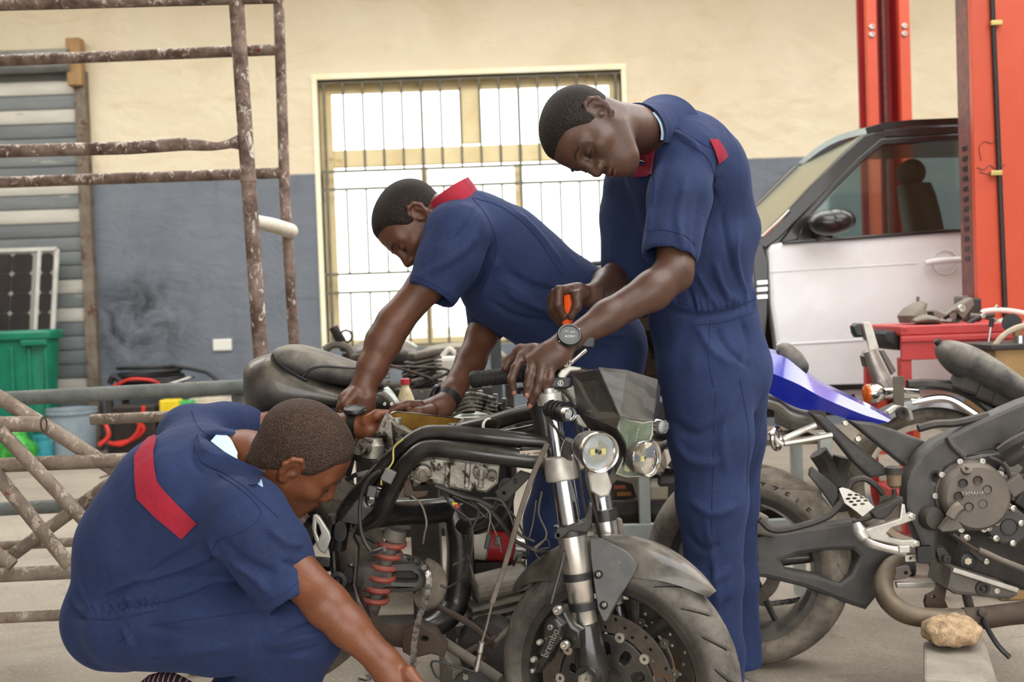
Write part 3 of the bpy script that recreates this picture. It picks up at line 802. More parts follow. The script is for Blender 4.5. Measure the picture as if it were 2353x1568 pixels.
for pts in ([(1562, 320), (1612, 350), (1634, 380), (1644, 440), (1628, 520), (1606, 580)], [(1484, 532), (1520, 528), (1570, 540), (1600, 565)], [(1633, 735), (1628, 820), (1640, 890)], [(1645, 900), (1640, 1050), (1636, 1200), (1640, 1400)],
            [(1462, 406), (1503, 404), (1500, 470)], [(1556, 690), (1620, 716), (1700, 700), (1742, 684)], [(1590, 748), (1660, 740), (1748, 712)], [(1540, 282), (1580, 310), (1640, 345)], [(1700, 870), (1720, 1000), (1714, 1150)]):
    seam(cb1, p1, pts)
# collar and the pale shirt under it
def band(rows, m, name, parent, th=.003): return MB().sheet([smoothpath(r, 4) for r in rows], th).build(name, m, parent, angle=70)
na1 = (H1(-.035, 0, -.045)-nk1).normalized()
def open_ring(name, mt, parent, c, axis, prof, front, gap, th=.003, n=40, tilt=0):
    x, y, z = frame_of(axis, front); rows = []
    for t, r in prof:
        row = []
        for k in range(n+1):
            a = gap+(2*math.pi-2*gap)*k/n; sag = tilt*math.cos(a)
            row.append(c+z*(t-sag)+(x*math.cos(a)+y*math.sin(a))*r)
        rows.append(row)
    return MB().sheet(rows, th).build(name, mt, parent, angle=70)
fr1 = H1(.1, 0, -.1)-H1(0, 0, -.05)
open_ring('shirt_collar', M_SHIRT, p1, nk1-V(0, 0, .012), na1, [(.0, .072), (.08, .066), (.116, .064)], fr1, .75, .002, tilt=.012)
open_ring('collar', M_NAVY, p1, nk1-V(0, 0, .012), na1, [(-.035, .106), (.0, .092), (.04, .080), (.075, .074), (.11, .0725)], fr1, .7, .004, tilt=.012)
shoe(p1, G(1690, 1610), G(1580, 1625), .09, M_SHOE, M_SOLE); shoe(p1, V(.60, 3.02, 0), V(.36, 2.98, 0), .09, M_SHOE, M_SOLE)

# ------------------------------------------------------------ 2: the one bending over behind the seat
p2 = thing('person', 'person with red collar bending over behind the motorcycle, both arms reaching down', 'person', V(.2, 3.4, 0))
F = Field(.0036)
nk2 = W(1050, 500, 3.08)
H2, R2, O2 = add_head(F, (964, 491), 3.02, (-.47, -.2, -.86), (-.88, .02, .47), .99, 1, nk2, .064)
F.cone(nk2, W(1130, 570, 3.15), .062, .08, .04); F.cone(W(1130, 570, 3.15), W(1370, 790, 3.26), .08, .08, .04)
sh = W(1056, 540, 2.98); F.cone(W(1110, 540, 3.1), sh, .07, .06, .03)
el = W(906, 742, 2.93); wr = W(838, 884, 2.9)
F.chain([sh, W(980, 655, 2.94), el], [.05, .046, .0435], .02); F.chain([el, W(882, 785, 2.925), W(855, 845, 2.91), wr], [.043, .0445, .037, .029], .02)
F.cone(wr, W(815, 930, 2.9), .03, .036, .02); F.cone(W(800, 920, 2.885), W(840, 935, 2.9), .026, .026, .02); F.cone(W(842, 915, 2.88), W(838, 945, 2.88), .024, .02, .015)
g2 = [[(796, 912, 2.89), (784, 936, 2.87), (790, 958, 2.865), (806, 962, 2.868)], [(806, 940, 2.88), (800, 962, 2.87), (806, 982, 2.88), (818, 992, 2.9)],
      [(822, 944, 2.89), (822, 966, 2.885), (828, 986, 2.895), (836, 994, 2.91)], [(838, 944, 2.895), (842, 964, 2.89), (846, 980, 2.9), (850, 990, 2.915)]]
for fp, r in zip(g2, (.0105, .0105, .01, .0095)): F.chain([W(*q) for q in fp], [r*1.25, r*1.12, r, r*.9], .007)
F.chain([W(818, 905, 2.87), W(796, 930, 2.855), W(800, 952, 2.85), W(811, 958, 2.85)], [.017, .014, .0115, .0095], .008)
shr = W(1165, 600, 3.3); elr = W(1108, 770, 3.25); wrr = W(1036, 905, 3.1)
F.cone(W(1140, 570, 3.2), shr, .07, .055, .03); F.chain([shr, elr, W(1082, 830, 3.2), wrr], [.048, .043, .0405, .031], .02)
F.chain([wrr, W(1016, 934, 3.06), W(985, 944, 3.03)], [.031, .03, .026], .02); F.cone(W(1005, 938, 3.05), W(960, 946, 3.02), .026, .021, .02)
for i, (dx, dy, dY) in enumerate(((0, -10, -.02), (2, -5, .0), (4, 0, .015), (8, 4, .03))):
    F.chain([W(965+dx, 940+dy, 3.02+dY), W(938+dx, 940+dy, 3.0+dY), W(915+dx, 946+dy, 2.99+dY), W(898+dx*1.5, 956+dy, 2.985+dY)], [.0125, .0115, .0105, .009], .007)
F.chain([W(992, 944, 3.0), W(962, 948, 2.97), W(940, 950, 2.965)], [.016, .0125, .01], .008)
b2, bv2 = body('body', F, M_SKIN2, p2)
hair_shell('hair', H2, R2, .99, M_HAIR, p2, nape=-.035); face_bits(H2, R2, .99, p2, M_SKIN2)
for fp in g2[1:]: nail(W(*fp[3]), W(*fp[2]), V(0, -1, .2), p2, .0085)
C = Field(.0044)
sleeve(C, [W(1052, 540, 2.98), W(1030, 600, 2.95), W(1000, 658, 2.93)], [.08, .078, .07])
C.chain([W(1092, 548, 3.12), W(1190, 630, 3.16), W(1300, 712, 3.2), W(1372, 800, 3.26)], [.118, .14, .138, .138], .05)
C.cone(W(1372, 800, 3.26), W(1368, 870, 3.3), .138, .13, .03); C.cone(W(1060, 500, 3.08), W(1150, 560, 3.12), .075, .11, .05)
C.cone(W(1085, 530, 3.08), W(1050, 536, 2.98), .085, .078, .04); C.cone(W(1085, 540, 3.1), W(1160, 600, 3.3), .085, .078, .04)
C.cone(W(1150, 660, 3.14), W(1270, 740, 3.2), .105, .10, .05)
C.chain([W(1165, 600, 3.3), W(1130, 700, 3.28), W(1122, 740, 3.27)], [.075, .07, .06], .03)
C.chain([W(1375, 860, 3.22), W(1320, 1050, 3.2), W(1275, 1200, 3.22), W(1268, 1350, 3.3), W(1262, 1505, 3.35)], [.12, .1, .085, .072, .066], .03)
C.chain([W(1385, 860, 3.38), W(1330, 1050, 3.42), W(1290, 1180, 3.45), W(1282, 1320, 3.5), W(1275, 1440, 3.55)], [.12, .1, .085, .072, .066], .03)
c2, cb2 = suit('coverall', C, M_NAVY, p2, [
    ([(1100, 530), (1060, 580), (960, 640)], .016, .006), ([(1130, 560), (1110, 620), (1060, 690)], .014, -.008), ([(1150, 590), (1125, 640), (1100, 700)], .014, .006),
    ([(1160, 620), (1230, 660), (1330, 680)], .014, -.007), ([(1150, 660), (1220, 700), (1320, 720)], .014, .007), ([(1120, 690), (1190, 730), (1290, 740)], .014, -.006), ([(1140, 640), (1220, 690), (1300, 760)], .013, .005),
    ([(1180, 480), (1240, 540), (1300, 620)], .016, .005), ([(1100, 470), (1080, 510), (1040, 560)], .012, -.005), ([(1320, 660), (1360, 720), (1400, 740)], .012, -.007), ([(1350, 740), (1400, 770), (1440, 770)], .01, .005)])
patch(cb2, p2, [(995, 468), (1012, 492)], [(1066, 420), (1092, 442)], M_RED, 'collar', .004) if False else None
band([[W(990, 468, 3.0), W(1012, 448, 2.985), W(1045, 425, 3.0), W(1072, 409, 3.06), W(1068, 412, 3.16)],
      [W(1002, 482, 2.99), W(1026, 466, 2.965), W(1058, 446, 2.98), W(1084, 426, 3.06), W(1080, 424, 3.17)],
      [W(1012, 494, 2.995), W(1034, 480, 2.975), W(1066, 460, 2.985), W(1095, 442, 3.07), W(1090, 440, 3.17)]], M_RED, 'collar', p2, .004)
for pts in ([(1085, 455), (1120, 500), (1140, 560), (1130, 620), (1100, 680)], [(1090, 455), (1160, 480), (1230, 540), (1275, 610), (1300, 640)], [(950, 632), (1000, 655), (1050, 690)], [(1340, 800), (1390, 795), (1440, 796)], [(1345, 780), (1400, 760), (1440, 750)], [(1441, 800), (1442, 850)]):
    seam(cb2, p2, pts)
shoe(p2, V(.12, 3.5, 0), V(-.14, 3.44, 0), .09, M_SHOE, M_SOLE); shoe(p2, V(.16, 3.72, 0), V(-.1, 3.7, 0), .09, M_SHOE, M_SOLE)

# ------------------------------------------------------------ 3: the one squatting
p3 = thing('person', 'squatting person in navy coverall with a red band across the back, reaching to the floor', 'person', V(-.8, 2.62, 0))
F = Field(.0036)
nk3 = W(560, 1062, 2.63)
def rot3(yaw, pitch, roll):
    b = Matrix(((1, 0, 0), (0, 1, 0), (0, 0, 1)))
    R = Matrix.Rotation(math.radians(yaw), 3, 'Z') @ Matrix.Rotation(math.radians(pitch), 3, 'Y') @ Matrix.Rotation(math.radians(roll), 3, 'X')
    return R.col[0], R.col[2]
f3, u3 = rot3(22, 42, 24)
H3, R3, O3 = add_head(F, (668, 1082), 2.5, f3, u3, 1.06, -1, nk3, .066)
F.cone(nk3, W(470, 1150, 2.63), .066, .09, .04); F.cone(W(470, 1150, 2.63), W(270, 1420, 2.65), .08, .08, .04)
sh = W(575, 1200, 2.45); el = W(752, 1392, 2.36); wr = W(884, 1525, 2.33)
F.cone(W(500, 1170, 2.58), sh, .075, .06, .03); F.chain([sh, el], [.052, .045], .02); F.chain([el, W(800, 1440, 2.35), wr], [.045, .041, .031], .02)
F.cone(wr, W(915, 1570, 2.33), .031, .034, .02); F.cone(W(905, 1560, 2.33), W(925, 1600, 2.33), .034, .033, .02)
for i in range(4):
    F.chain([W(905+i*13, 1602-i*4, 2.31+i*.004), W(920+i*14, 1640-i*6, 2.31), W(934+i*12, 1668-i*6, 2.325), W(938+i*10, 1690-i*7, 2.345)], [.0125, .0115, .0105, .009], .007)
F.chain([W(938, 1548, 2.31), W(966, 1580, 2.295), W(974, 1612, 2.3)], [.017, .0125, .01], .008)
shl = W(440, 1000, 2.82); ell_ = W(640, 985, 2.9); wrl = W(806, 978, 2.78)
F.cone(W(480, 1080, 2.68), shl, .075, .06, .03); F.chain([shl, ell_, W(740, 982, 2.83), wrl], [.05, .043, .04, .029], .02)
F.cone(wrl, W(850, 985, 2.77), .03, .034, .02)
for i in range(4):
    F.chain([W(866, 972+i*11, 2.765+i*.006), W(890, 970+i*11, 2.77), W(908, 976+i*10, 2.785), W(916, 986+i*9, 2.80)], [.0125, .0115, .0105, .009], .007)
F.chain([W(842, 968, 2.75), W(866, 954, 2.74), W(888, 950, 2.745)], [.016, .0125, .01], .008)
b3, bv3 = body('body', F, M_SKIN3, p3)
hair_shell('hair', H3, R3, 1.06, M_HAIR3, p3); face_bits(H3, R3, 1.06, p3, M_SKIN3)
C = Field(.0046)
sleeve(C, [W(565, 1190, 2.46), W(620, 1270, 2.42), W(664, 1352, 2.40)], [.087, .083, .074])
C.chain([W(270, 1418, 2.66), W(322, 1270, 2.65), W(408, 1150, 2.63), W(480, 1110, 2.62)], [.115, .138, .146, .125], .05)
C.cone(W(330, 1240, 2.6), W(420, 1290, 2.6), .13, .12, .05); C.cone(W(440, 1180, 2.56), W(520, 1240, 2.55), .13, .105, .05)
C.cone(W(500, 1150, 2.56), W(565, 1190, 2.46), .10, .083, .04); C.cone(W(455, 1080, 2.66), W(440, 1010, 2.80), .10, .078, .04)
C.cone(W(520, 1080, 2.6), W(470, 1120, 2.6), .075, .11, .05)
C.chain([W(440, 1005, 2.81), W(520, 996, 2.86), W(560, 992, 2.88)], [.08, .074, .066], .03)
C.cone(W(262, 1422, 2.66), W(300, 1430, 2.66), .118, .112, .03)
C.chain([W(300, 1430, 2.57), W(500, 1446, 2.48), W(700, 1455, 2.42)], [.108, .096, .083], .03)
C.chain([W(700, 1458, 2.42), W(650, 1560, 2.48), W(520, 1690, 2.55), W(430, 1800, 2.62)], [.08, .08, .078, .068], .02)
C.chain([W(300, 1430, 2.78), W(480, 1390, 2.85), W(640, 1400, 2.86)], [.108, .092, .08], .03)
C.chain([W(640, 1400, 2.86), W(600, 1520, 2.84), W(500, 1660, 2.82)], [.08, .078, .068], .02)
C.cone(W(500, 1022, 2.56), W(650, 1050, 2.56), .036, .085, .012, sub=True)
c3, cb3 = suit('coverall', C, M_NAVY, p3, [
    ([(205, 1405), (300, 1388), (400, 1370), (500, 1330)], .012, -.012), ([(200, 1380), (300, 1340), (430, 1300), (520, 1260)], .012, .007), ([(210, 1395), (330, 1330), (470, 1240)], .01, -.005),
    ([(165, 1340), (180, 1390), (200, 1410)], .01, .006), ([(150, 1380), (175, 1410), (200, 1425)], .009, -.006), ([(175, 1300), (195, 1370), (215, 1400)], .009, .005),
    ([(500, 1240), (580, 1300), (640, 1320)], .014, -.006), ([(520, 1280), (590, 1330), (620, 1370)], .013, .008), ([(610, 1210), (660, 1250), (700, 1250)], .012, .007), ([(640, 1290), (680, 1300), (710, 1290)], .01, -.005),
    ([(480, 1240), (500, 1270), (540, 1300)], .012, .006), ([(620, 1460), (690, 1430), (760, 1410)], .012, -.006), ([(600, 1490), (680, 1470), (760, 1450)], .012, .006), ([(610, 1510), (690, 1500), (760, 1480)], .01, -.005),
    ([(280, 1440), (300, 1480), (270, 1500)], .01, .007), ([(320, 1430), (420, 1450), (520, 1440)], .014, -.006), ([(300, 1510), (420, 1500), (560, 1480)], .02, .006), ([(455, 1010), (440, 1050), (470, 1100)], .012, -.005)]+[([(203+i*16+random.uniform(-6, 6), 1392+random.uniform(-12, 8)-i*3), (212+i*16+random.uniform(-4, 4), 1426-i*3)], .006, random.uniform(.002, .005)) for i in range(11)])
patch(cb3, p3, [(352, 1000), (330, 1022), (311, 1050), (312, 1100), (318, 1148), (360, 1190), (418, 1238)], [(362, 1008), (354, 1040), (356, 1075), (362, 1108), (380, 1132), (414, 1166), (456, 1204)], M_RED, 'back_band', .004, 10, 40)
for pts in ([(440, 945), (458, 985), (500, 1010)], [(500, 1090), (560, 1130), (600, 1180), (560, 1220), (500, 1245), (482, 1290)], [(170, 1418), (260, 1424), (360, 1404)], [(340, 1440), (480, 1420), (640, 1405), (740, 1430)], [(280, 1415), (300, 1450), (272, 1478)], [(715, 1300), (660, 1360), (612, 1384)], [(506, 1082), (560, 1118), (640, 1190)]):
    seam(cb3, p3, pts)
def on(x, y, lift, dflt): 
    l, n = hit(cb3, x, y); l = l if l is not None and l.y < dflt+.15 else W(x, y, dflt); return l-ray(x, y).normalized()*lift
band([[on(451, 1000, .004, 2.62), on(446, 1034, .004, 2.58), on(465, 1063, .004, 2.54), on(509, 1085, .004, 2.5), on(577, 1114, .006, 2.46), W(606, 1090, 2.42)],
      [on(455, 998, .012, 2.62), on(464, 1028, .02, 2.57), on(490, 1044, .024, 2.52), on(514, 1066, .022, 2.48), on(575, 1090, .018, 2.45), W(607, 1088, 2.415)],
      [W(461, 996, 2.60), W(485, 1018, 2.545), W(519, 1042, 2.50), W(548, 1056, 2.475), W(578, 1070, 2.45), W(608, 1086, 2.41)]], M_NAVY, 'collar', p3)
band([[W(458, 1000, 2.62), W(482, 988, 2.66), W(530, 986, 2.70), W(580, 996, 2.73)], [W(470, 1012, 2.6), W(500, 1004, 2.66), W(540, 1004, 2.69), W(580, 1006, 2.72)]], M_NAVY, 'collar', p3)
band([[W(484, 1014, 2.56), W(516, 1038, 2.515), W(546, 1056, 2.49)], [W(496, 1000, 2.585), W(520, 1014, 2.55), W(545, 1048, 2.5)], [W(508, 996, 2.61), W(528, 1006, 2.58), W(546, 1040, 2.52)]], M_SHIRT, 'shirt_collar', p3)
band([[W(583, 1106, 2.425), W(592, 1122, 2.42), W(600, 1136, 2.42)], [W(597, 1098, 2.42), W(603, 1114, 2.42), W(605, 1134, 2.42)]], M_SHIRT, 'shirt_collar', p3)
M_SOCK = mat('striped_cloth', (30, 24, 28), rough=.9)
def stripes():
    t = NT('pinstripe_sock'); w = t.node('ShaderNodeTexWave'); w.inputs['Scale'].default_value = 28; t.l.new(t.co((1, .3, 0)), w.inputs[0]); col = t.mix(t.ramp(w.outputs['Fac'], .78, .9), rgb(28, 22, 27), rgb(170, 120, 126)); t.set('Base Color', col); t.set('Roughness', .9); return t.m
st = stripes(); m = MB().tube([W(430, 1620, 2.62), W(372, 1582, 2.6), W(330, 1625, 2.6)], [.05, .038, .045], 16, sm=5); m.build('sock', st, p3)
shoe(p3, V(-.78, 2.62, 0), V(-.52, 2.6, 0), .095, M_SHOE, M_SOLE); shoe(p3, V(-.7, 2.86, 0), V(-.44, 2.9, 0), .095, M_SHOE, M_SOLE)
# ============================================================ shared motorcycle makers
M_FRAME = mat('glossy_black_frame', (11, 11, 12), (20, 19, 19), 12, rough=.22, rough2=.45, coat=.3, dust=.1, dustc=(118, 108, 96))
M_DIRTY = mat('dirty_black', (24, 23, 23), (38, 35, 33), 16, rough=.6, dust=.35, dustc=(110, 100, 88), bump=.1)
M_DARK = mat('greasy_dark', (14, 13, 13), (26, 23, 22), 20, rough=.55, dust=.25, dustc=(92, 82, 72), bump=.1)
M_CAST = mat('oily_cast_alloy', (150, 146, 136), (104, 98, 88), 14, rough=.38, rough2=.6, metal=.75, bump=.15, spots=((34, 28, 22), 14, .52))
M_DUSTCAST = mat('dusty_casting', (92, 88, 84), (72, 68, 66), 14, rough=.6, metal=.3, dust=.6, dustc=(142, 130, 116), bump=.12)
M_CHROME = mat('chrome', (214, 214, 212), (196, 196, 194), 20, rough=.12, rough2=.22, metal=1)
M_SATIN = mat('satin_fork_tube', (222, 218, 212), (200, 196, 190), 40, rough=.28, metal=.95, stretch=(1, 1, .1))
M_ALU = mat('grey_aluminium', (198, 195, 188), (172, 168, 160), 25, rough=.42, metal=.7, dust=.2)
M_TYRE = mat('dusty_tyre', (44, 43, 43), (60, 58, 56), 24, rough=.85, dust=.5, dustc=(156, 148, 136), bump=.12, bscale=120, spec=.25)
M_TYRE2 = mat('very_dusty_tyre', (66, 62, 58), (88, 82, 75), 12, rough=.9, dust=.8, dustc=(144, 134, 120), bump=.12, bscale=90, spec=.2, updust=.4)
M_GROOVE = mat('groove_rubber', (34, 32, 30), (48, 45, 42), 30, rough=.9, spec=.2)
M_RIM = mat('black_rim', (16, 16, 18), (26, 26, 28), 20, rough=.3, dust=.2)
M_DISC = mat('rusty_disc', (96, 88, 80), (74, 68, 62), 30, rough=.45, metal=.7, spots=((110, 76, 52), 12, .6))
M_DUSTBLACK = mat('dusty_black_shell', (26, 26, 27), (38, 37, 37), 10, rough=.28, dust=.55, dustc=(138, 128, 114), coat=.3, updust=.95)
M_FAIRING = mat('smeared_black_fairing', (14, 14, 15), (24, 24, 24), 10, rough=.25, coat=.3, dust=.26, dustc=(112, 104, 92))
M_LEATHER = mat('dusty_seat_vinyl', (38, 39, 44), (54, 54, 58), 14, rough=.6, dust=.7, dustc=(150, 142, 128), bump=.08, bscale=200)
M_RUST = mat('rusty_steel', (74, 56, 45), (50, 41, 36), 14, rough=.8, metal=.3, dust=.2, bump=.15)
M_BOLT = mat('bright_bolt', (206, 202, 194), (180, 176, 166), 40, rough=.3, metal=.9)
M_LENS = glassmat('lamp_glass', (244, 248, 250), 1.0)
M_REFL = mat('lamp_reflector', (240, 240, 238), (226, 228, 228), 20, rough=.4, metal=.6)
M_SPRING = mat('red_spring', (168, 52, 44), (120, 40, 34), 18, rough=.5, dust=.5, dustc=(140, 116, 100))
M_CABLE = mat('black_cable', (18, 18, 19), (30, 28, 27), 30, rough=.5, dust=.12)
M_GREYCABLE = mat('grey_cable', (104, 96, 88), (80, 74, 68), 30, rough=.6, dust=.4)
M_GOLD = mat('gold_case_inside', (176, 138, 66), (140, 106, 48), 10, rough=.32, metal=.7)
M_RUBBER = mat('black_rubber', (20, 20, 22), (30, 30, 32), 30, rough=.5)
def plate2(name, mt, parent, outer, holes, o, xv, yv, th, bev=.002, **kw):
    o = Vector(o); xv = Vector(xv).normalized(); yv = Vector(yv); yv = (yv-xv*yv.dot(xv)).normalized(); n = xv.cross(yv)
    cu = bpy.data.curves.new(name, 'CURVE'); cu.dimensions = '2D'; cu.fill_mode = 'BOTH'; cu.extrude = max(th/2-bev, .0002); cu.bevel_depth = bev; cu.bevel_resolution = 1; cu.offset = -bev
    for loop in [outer]+list(holes):
        if len(loop) == 3: loop = [(loop[0]+loop[2]*math.cos(2*math.pi*i/16), loop[1]+loop[2]*math.sin(2*math.pi*i/16)) for i in range(16)]
        s = cu.splines.new('POLY'); s.points.add(len(loop)-1); s.use_cyclic_u = True
        for k, t in enumerate(loop): s.points[k].co = (t[0], t[1], 0, 1)
    tmp = bpy.data.objects.new('tmp', cu); COL.objects.link(tmp); dg = bpy.context.evaluated_depsgraph_get()
    me = bpy.data.meshes.new_from_object(tmp.evaluated_get(dg), depsgraph=dg); bpy.data.objects.remove(tmp); bpy.data.curves.remove(cu); me.materials.clear(); me.name = name
    me.transform(Matrix(((xv.x, yv.x, n.x, o.x), (xv.y, yv.y, n.y, o.y), (xv.z, yv.z, n.z, o.z), (0, 0, 0, 1))))
    return link(name, me, mt, parent, **kw)
def circ(r, n=40, x=0, y=0): return [(x+r*math.cos(2*math.pi*i/n), y+r*math.sin(2*math.pi*i/n)) for i in range(n)]
def tyre_mesh(c, axis, Rr, wid, bead, groove, name, mt, parent):
    x, y, z = frame_of(axis, (0, 0, 1)); c = Vector(c); nA, nS = 528, 40; vs = []; fs = []; gs = []
    sec = Rr-bead
    gn, tilt, gw, gd, u0, u1 = groove
    for i in range(nA):
        for k in range(nS+1):
            t = -1+2*k/nS; s = t*1.9
            # rounded section from bead to bead
            ang = s*math.pi/2*1.02
            off = math.sin(max(-math.pi/2, min(math.pi/2, ang)))*wid/2 if abs(ang) < math.pi/2 else math.copysign(wid/2, ang)*(1-.28*((abs(ang)-math.pi/2)/(1.9*math.pi/2*1.02-math.pi/2))**1.5)
            if abs(ang) < math.pi/2: r = bead+sec*.38+sec*.62*math.cos(ang)
            else: r = bead+sec*.38*(1-(abs(ang)-math.pi/2)/(1.9*math.pi/2*1.02-math.pi/2))
            au = min(1, abs(ang)/(math.pi/2)); g = 0
            if u0 < au < u1 and abs(ang) < 1.4:     # slanting cuts, the mesh sheared along with them
                q = (i*gn/nA+(.5 if ang > 0 else 0)) % 1.0; w = gw*min(1, (au-u0)/.12+.3, (u1-au)/.12+.3); g = gd*min(1, 2*max(0, 1-abs(q-.5)/w))
            a = 2*math.pi*i/nA-2*math.pi/gn*tilt*(au+.5*au*au); d = x*math.cos(a)+y*math.sin(a)
            vs.append(c+d*(r-g)+z*off); gs.append(g)
    m = nS+1
    for i in range(nA):
        j = (i+1) % nA
        for k in range(nS): fs.append((i*m+k, i*m+k+1, j*m+k+1, j*m+k))
    b = MB(); b.add(vs, fs); o = b.build(name, [mt, M_GROOVE], parent, angle=60, fix=False)
    o.data.polygons.foreach_set('material_index', [1 if sum(gs[i] for i in f) > 2.6*gd else 0 for f in fs]); return o
def slash(n, tilt=.75, w=.06, depth=.006, u0=.1, u1=.85): return (n, tilt, w, depth, u0, u1)
def bolt(parent, p, axis, r=.008, h=.006, mt=None, name='bolt'):
    a = Vector(axis).normalized(); p = Vector(p)
    b = MB(); b.lathe(p-a*.002, a, [(0, r), (h*.8, r), (h, r*.85), (h, r*.5), (h*.5, r*.45)], 12); return b.build(name, mt or M_BOLT, parent)
def chain(parent, pts, name='chain', pitch=.0155):
    P = smoothpath([Vector(p) for p in pts], 10); L = [0]
    for a, b in zip(P, P[1:]): L.append(L[-1]+(b-a).length)
    n = int(L[-1]/pitch); b = MB()
    def at(s):
        for i in range(len(P)-1):
            if s <= L[i+1]: return P[i].lerp(P[i+1], (s-L[i])/max(L[i+1]-L[i], 1e-9))
        return P[-1]
    for k in range(n):
        p, q = at(k*pitch), at((k+1)*pitch); d = (q-p).normalized(); sd = Vector((0, 1, 0)); sd = (sd-d*sd.dot(d)).normalized(); w = d.cross(sd)
        o = .0055 if k % 2 else .0035
        for sg in (1, -1):
            ring = [p+w*.0072-d*.003, p-w*.0072-d*.003, q-w*.0072+d*.003, q+w*.0072+d*.003]
            b.prism([r+sd*(sg*o) for r in ring], sd*.0016)
        b.cyl(p-sd*.0085, p+sd*.0085, .0048, n=8)
    return b.build(name, M_CHAIN, parent, smooth=False)
M_CHAIN = mat('greasy_chain', (52, 48, 45), (150, 146, 140), 70, rough=.3, metal=.8)
def hose(parent, pts, r, mt, name='cable', n=7, sm=6): return MB().tube(pl(pts), r, n, sm=sm).build(name, mt, parent)

# ============================================================ main motorcycle
mA = thing('motorcycle', 'stripped black motorcycle with twin round headlamps, bare frame and front wheel on the floor', 'motorcycle', V(.2, 2.6, 0))
TH = math.radians(28); hA = V(math.cos(TH), -math.sin(TH), 0); aA = V(math.sin(TH), math.cos(TH), 0)
wc = W(1420, 1553, 2.565)
fw = thing('front_wheel', None, None, V(0, 0, 0)); fw.parent = mA; fw.location = (wc-mA.location)
tyre_mesh(wc, aA, .287, .118, .217, slash(22), 'tyre', M_TYRE, fw)
r_ = MB(); r_.lathe(wc, aA, [(-.05, .222), (-.046, .205), (-.03, .196), (.03, .196), (.046, .205), (.05, .222), (.045, .226), (.03, .21), (-.03, .21), (-.045, .226)], 64, close=True); r_.build('rim', M_RIM, fw)
s_ = MB(); hx, hy, hz_ = frame_of(aA, (0, 0, 1))
for k in range(3):
    a = 2*math.pi*k/3+.5
    for da in (-.16, .16):
        d0 = hx*math.cos(a+da*.8)+hy*math.sin(a+da*.8); d1 = hx*math.cos(a+da*1.7)+hy*math.sin(a+da*1.7)
        s_.tube([wc+d0*.04, wc+d0*.12, wc+d1*.2], [.02, .014, .018], 10, sm=4, flat=.7)
s_.lathe(wc-aA*.05, aA, [(0, .03), (.0, .045), (.02, .05), (.08, .05), (.1, .045), (.1, .03)], 24); s_.build('spokes', M_RIM, fw)
xw, yw = hA, V(0, 0, 1)
for sg, nm in ((-1, 'brake_disc'), (1, 'brake_disc')):
    o = wc+aA*(sg*.062); holes = []
    for k in range(36):
        a = 2*math.pi*k/36; rr = (.128, .139, .15)[k % 3]; holes.append((rr*math.cos(a), rr*math.sin(a), .0038))
    plate2(nm, M_DISC, fw, circ(.16, 64), [circ(.117, 48)]+holes, o, xw, yw, .005, .0006)
    holes = []
    for k in range(10):
        a = 2*math.pi*(k+.5)/10; ca, sa = math.cos(a), math.sin(a)
        holes.append([(r0*ca-t*sa, r0*sa+t*ca) for r0, t in ((.06, -.007), (.075, -.012), (.092, -.01), (.096, 0), (.092, .01), (.075, .012), (.06, .007))])
    plate2('disc_carrier', M_RIM, fw, circ(.112, 48), [circ(.042, 24)]+holes, o, xw, yw, .008, .001)
    for k in range(10):
        a = 2*math.pi*k/10; p = o+xw*(.1145*math.cos(a))+yw*(.1145*math.sin(a))
        b = MB(); b.lathe(p-aA*.006, aA, [(0, .004), (0, .0115), (.012, .0115), (.012, .004)], 14, close=True); b.build('disc_bobbin', M_BOLT, fw)
# fork: two legs
tf = (W(1262, 900, 2.515)-W(1363, 1549, 2.475)); Lf = tf.length; tf.normalize()
def leg(bot, name, full=True):
    q = thing(name, None, None, bot-mA.location); q.parent = mA
    z = lambda y: (1549-y)/649.*Lf
    b = MB(); b.lathe(bot-tf*.03, tf, [(0, .02), (.004, .034), (.06, .036), (z(1437)+.03, .031), (z(1432)+.03, .029)], 24); b.build('fork_foot', M_FRAME, q)
    b = MB(); b.lathe(bot, tf, [(z(1437), .0275), (z(1400), .0275), (z(1398), .029), (z(1345), .0292), (z(1340), .0305), (z(1260), .0312), (z(1228), .0315), (z(1226), .028)], 28); b.build('fork_slider', M_SATIN, q)
    for y in (1393, 1325):
        b = MB(); b.lathe(bot, tf, [(z(y)-.008, .029), (z(y)-.008, .0335), (z(y)+.008, .0335), (z(y)+.008, .029)], 28, close=True); b.build('band', M_RUBBER, q)
    b = MB(); b.lathe(bot, tf, [(z(1232), .02), (z(1232), .036), (z(1205), .036), (z(1203), .02)], 28); b.build('fork_collar', M_FRAME, q)
    b = MB(); b.lathe(bot, tf, [(z(1205), .0255), (z(1090), .0255)], 28); b.build('fork_tube', M_CHROME, q)
    b = MB(); b.lathe(bot, tf, [(z(1090), .0185), (z(925), .0185)], 28); b.build('upper_fork_tube', M_CHROME, q)
    b = MB(); b.lathe(bot, tf, [(z(1105), .026), (z(1105), .037), (z(1085), .038), (z(1050), .034), (z(1048), .018)], 28); b.build('clamp', M_ALU, q, bev=.003)
    b = MB(); b.lathe(bot, tf, [(z(930), .016), (z(930), .026), (z(905), .026), (z(903), .012), (z(893), .012)], 20); b.build('fork_cap', M_ALU, q)
    return q, z
botN = W(1363, 1549, 2.475); lgN, zf = leg(botN, 'fork_leg'); lgF, _z = leg(botN+aA*.185, 'fork_leg')
b = MB(); b.lathe(botN-aA*.035, aA, [(0, .010), (.0, .012), (-.003, .027), (.004, .03), (.03, .03)], 18); b.build('axle_clamp', M_FRAME, lgN)
b = MB(); b.lathe(botN-aA*.05, aA, [(.0, .0), (.012, .006), (.012, .012), (.0, .0155), (.26, .0155)], 6, close=False); b.build('axle_bolt', M_BOLT, mA)
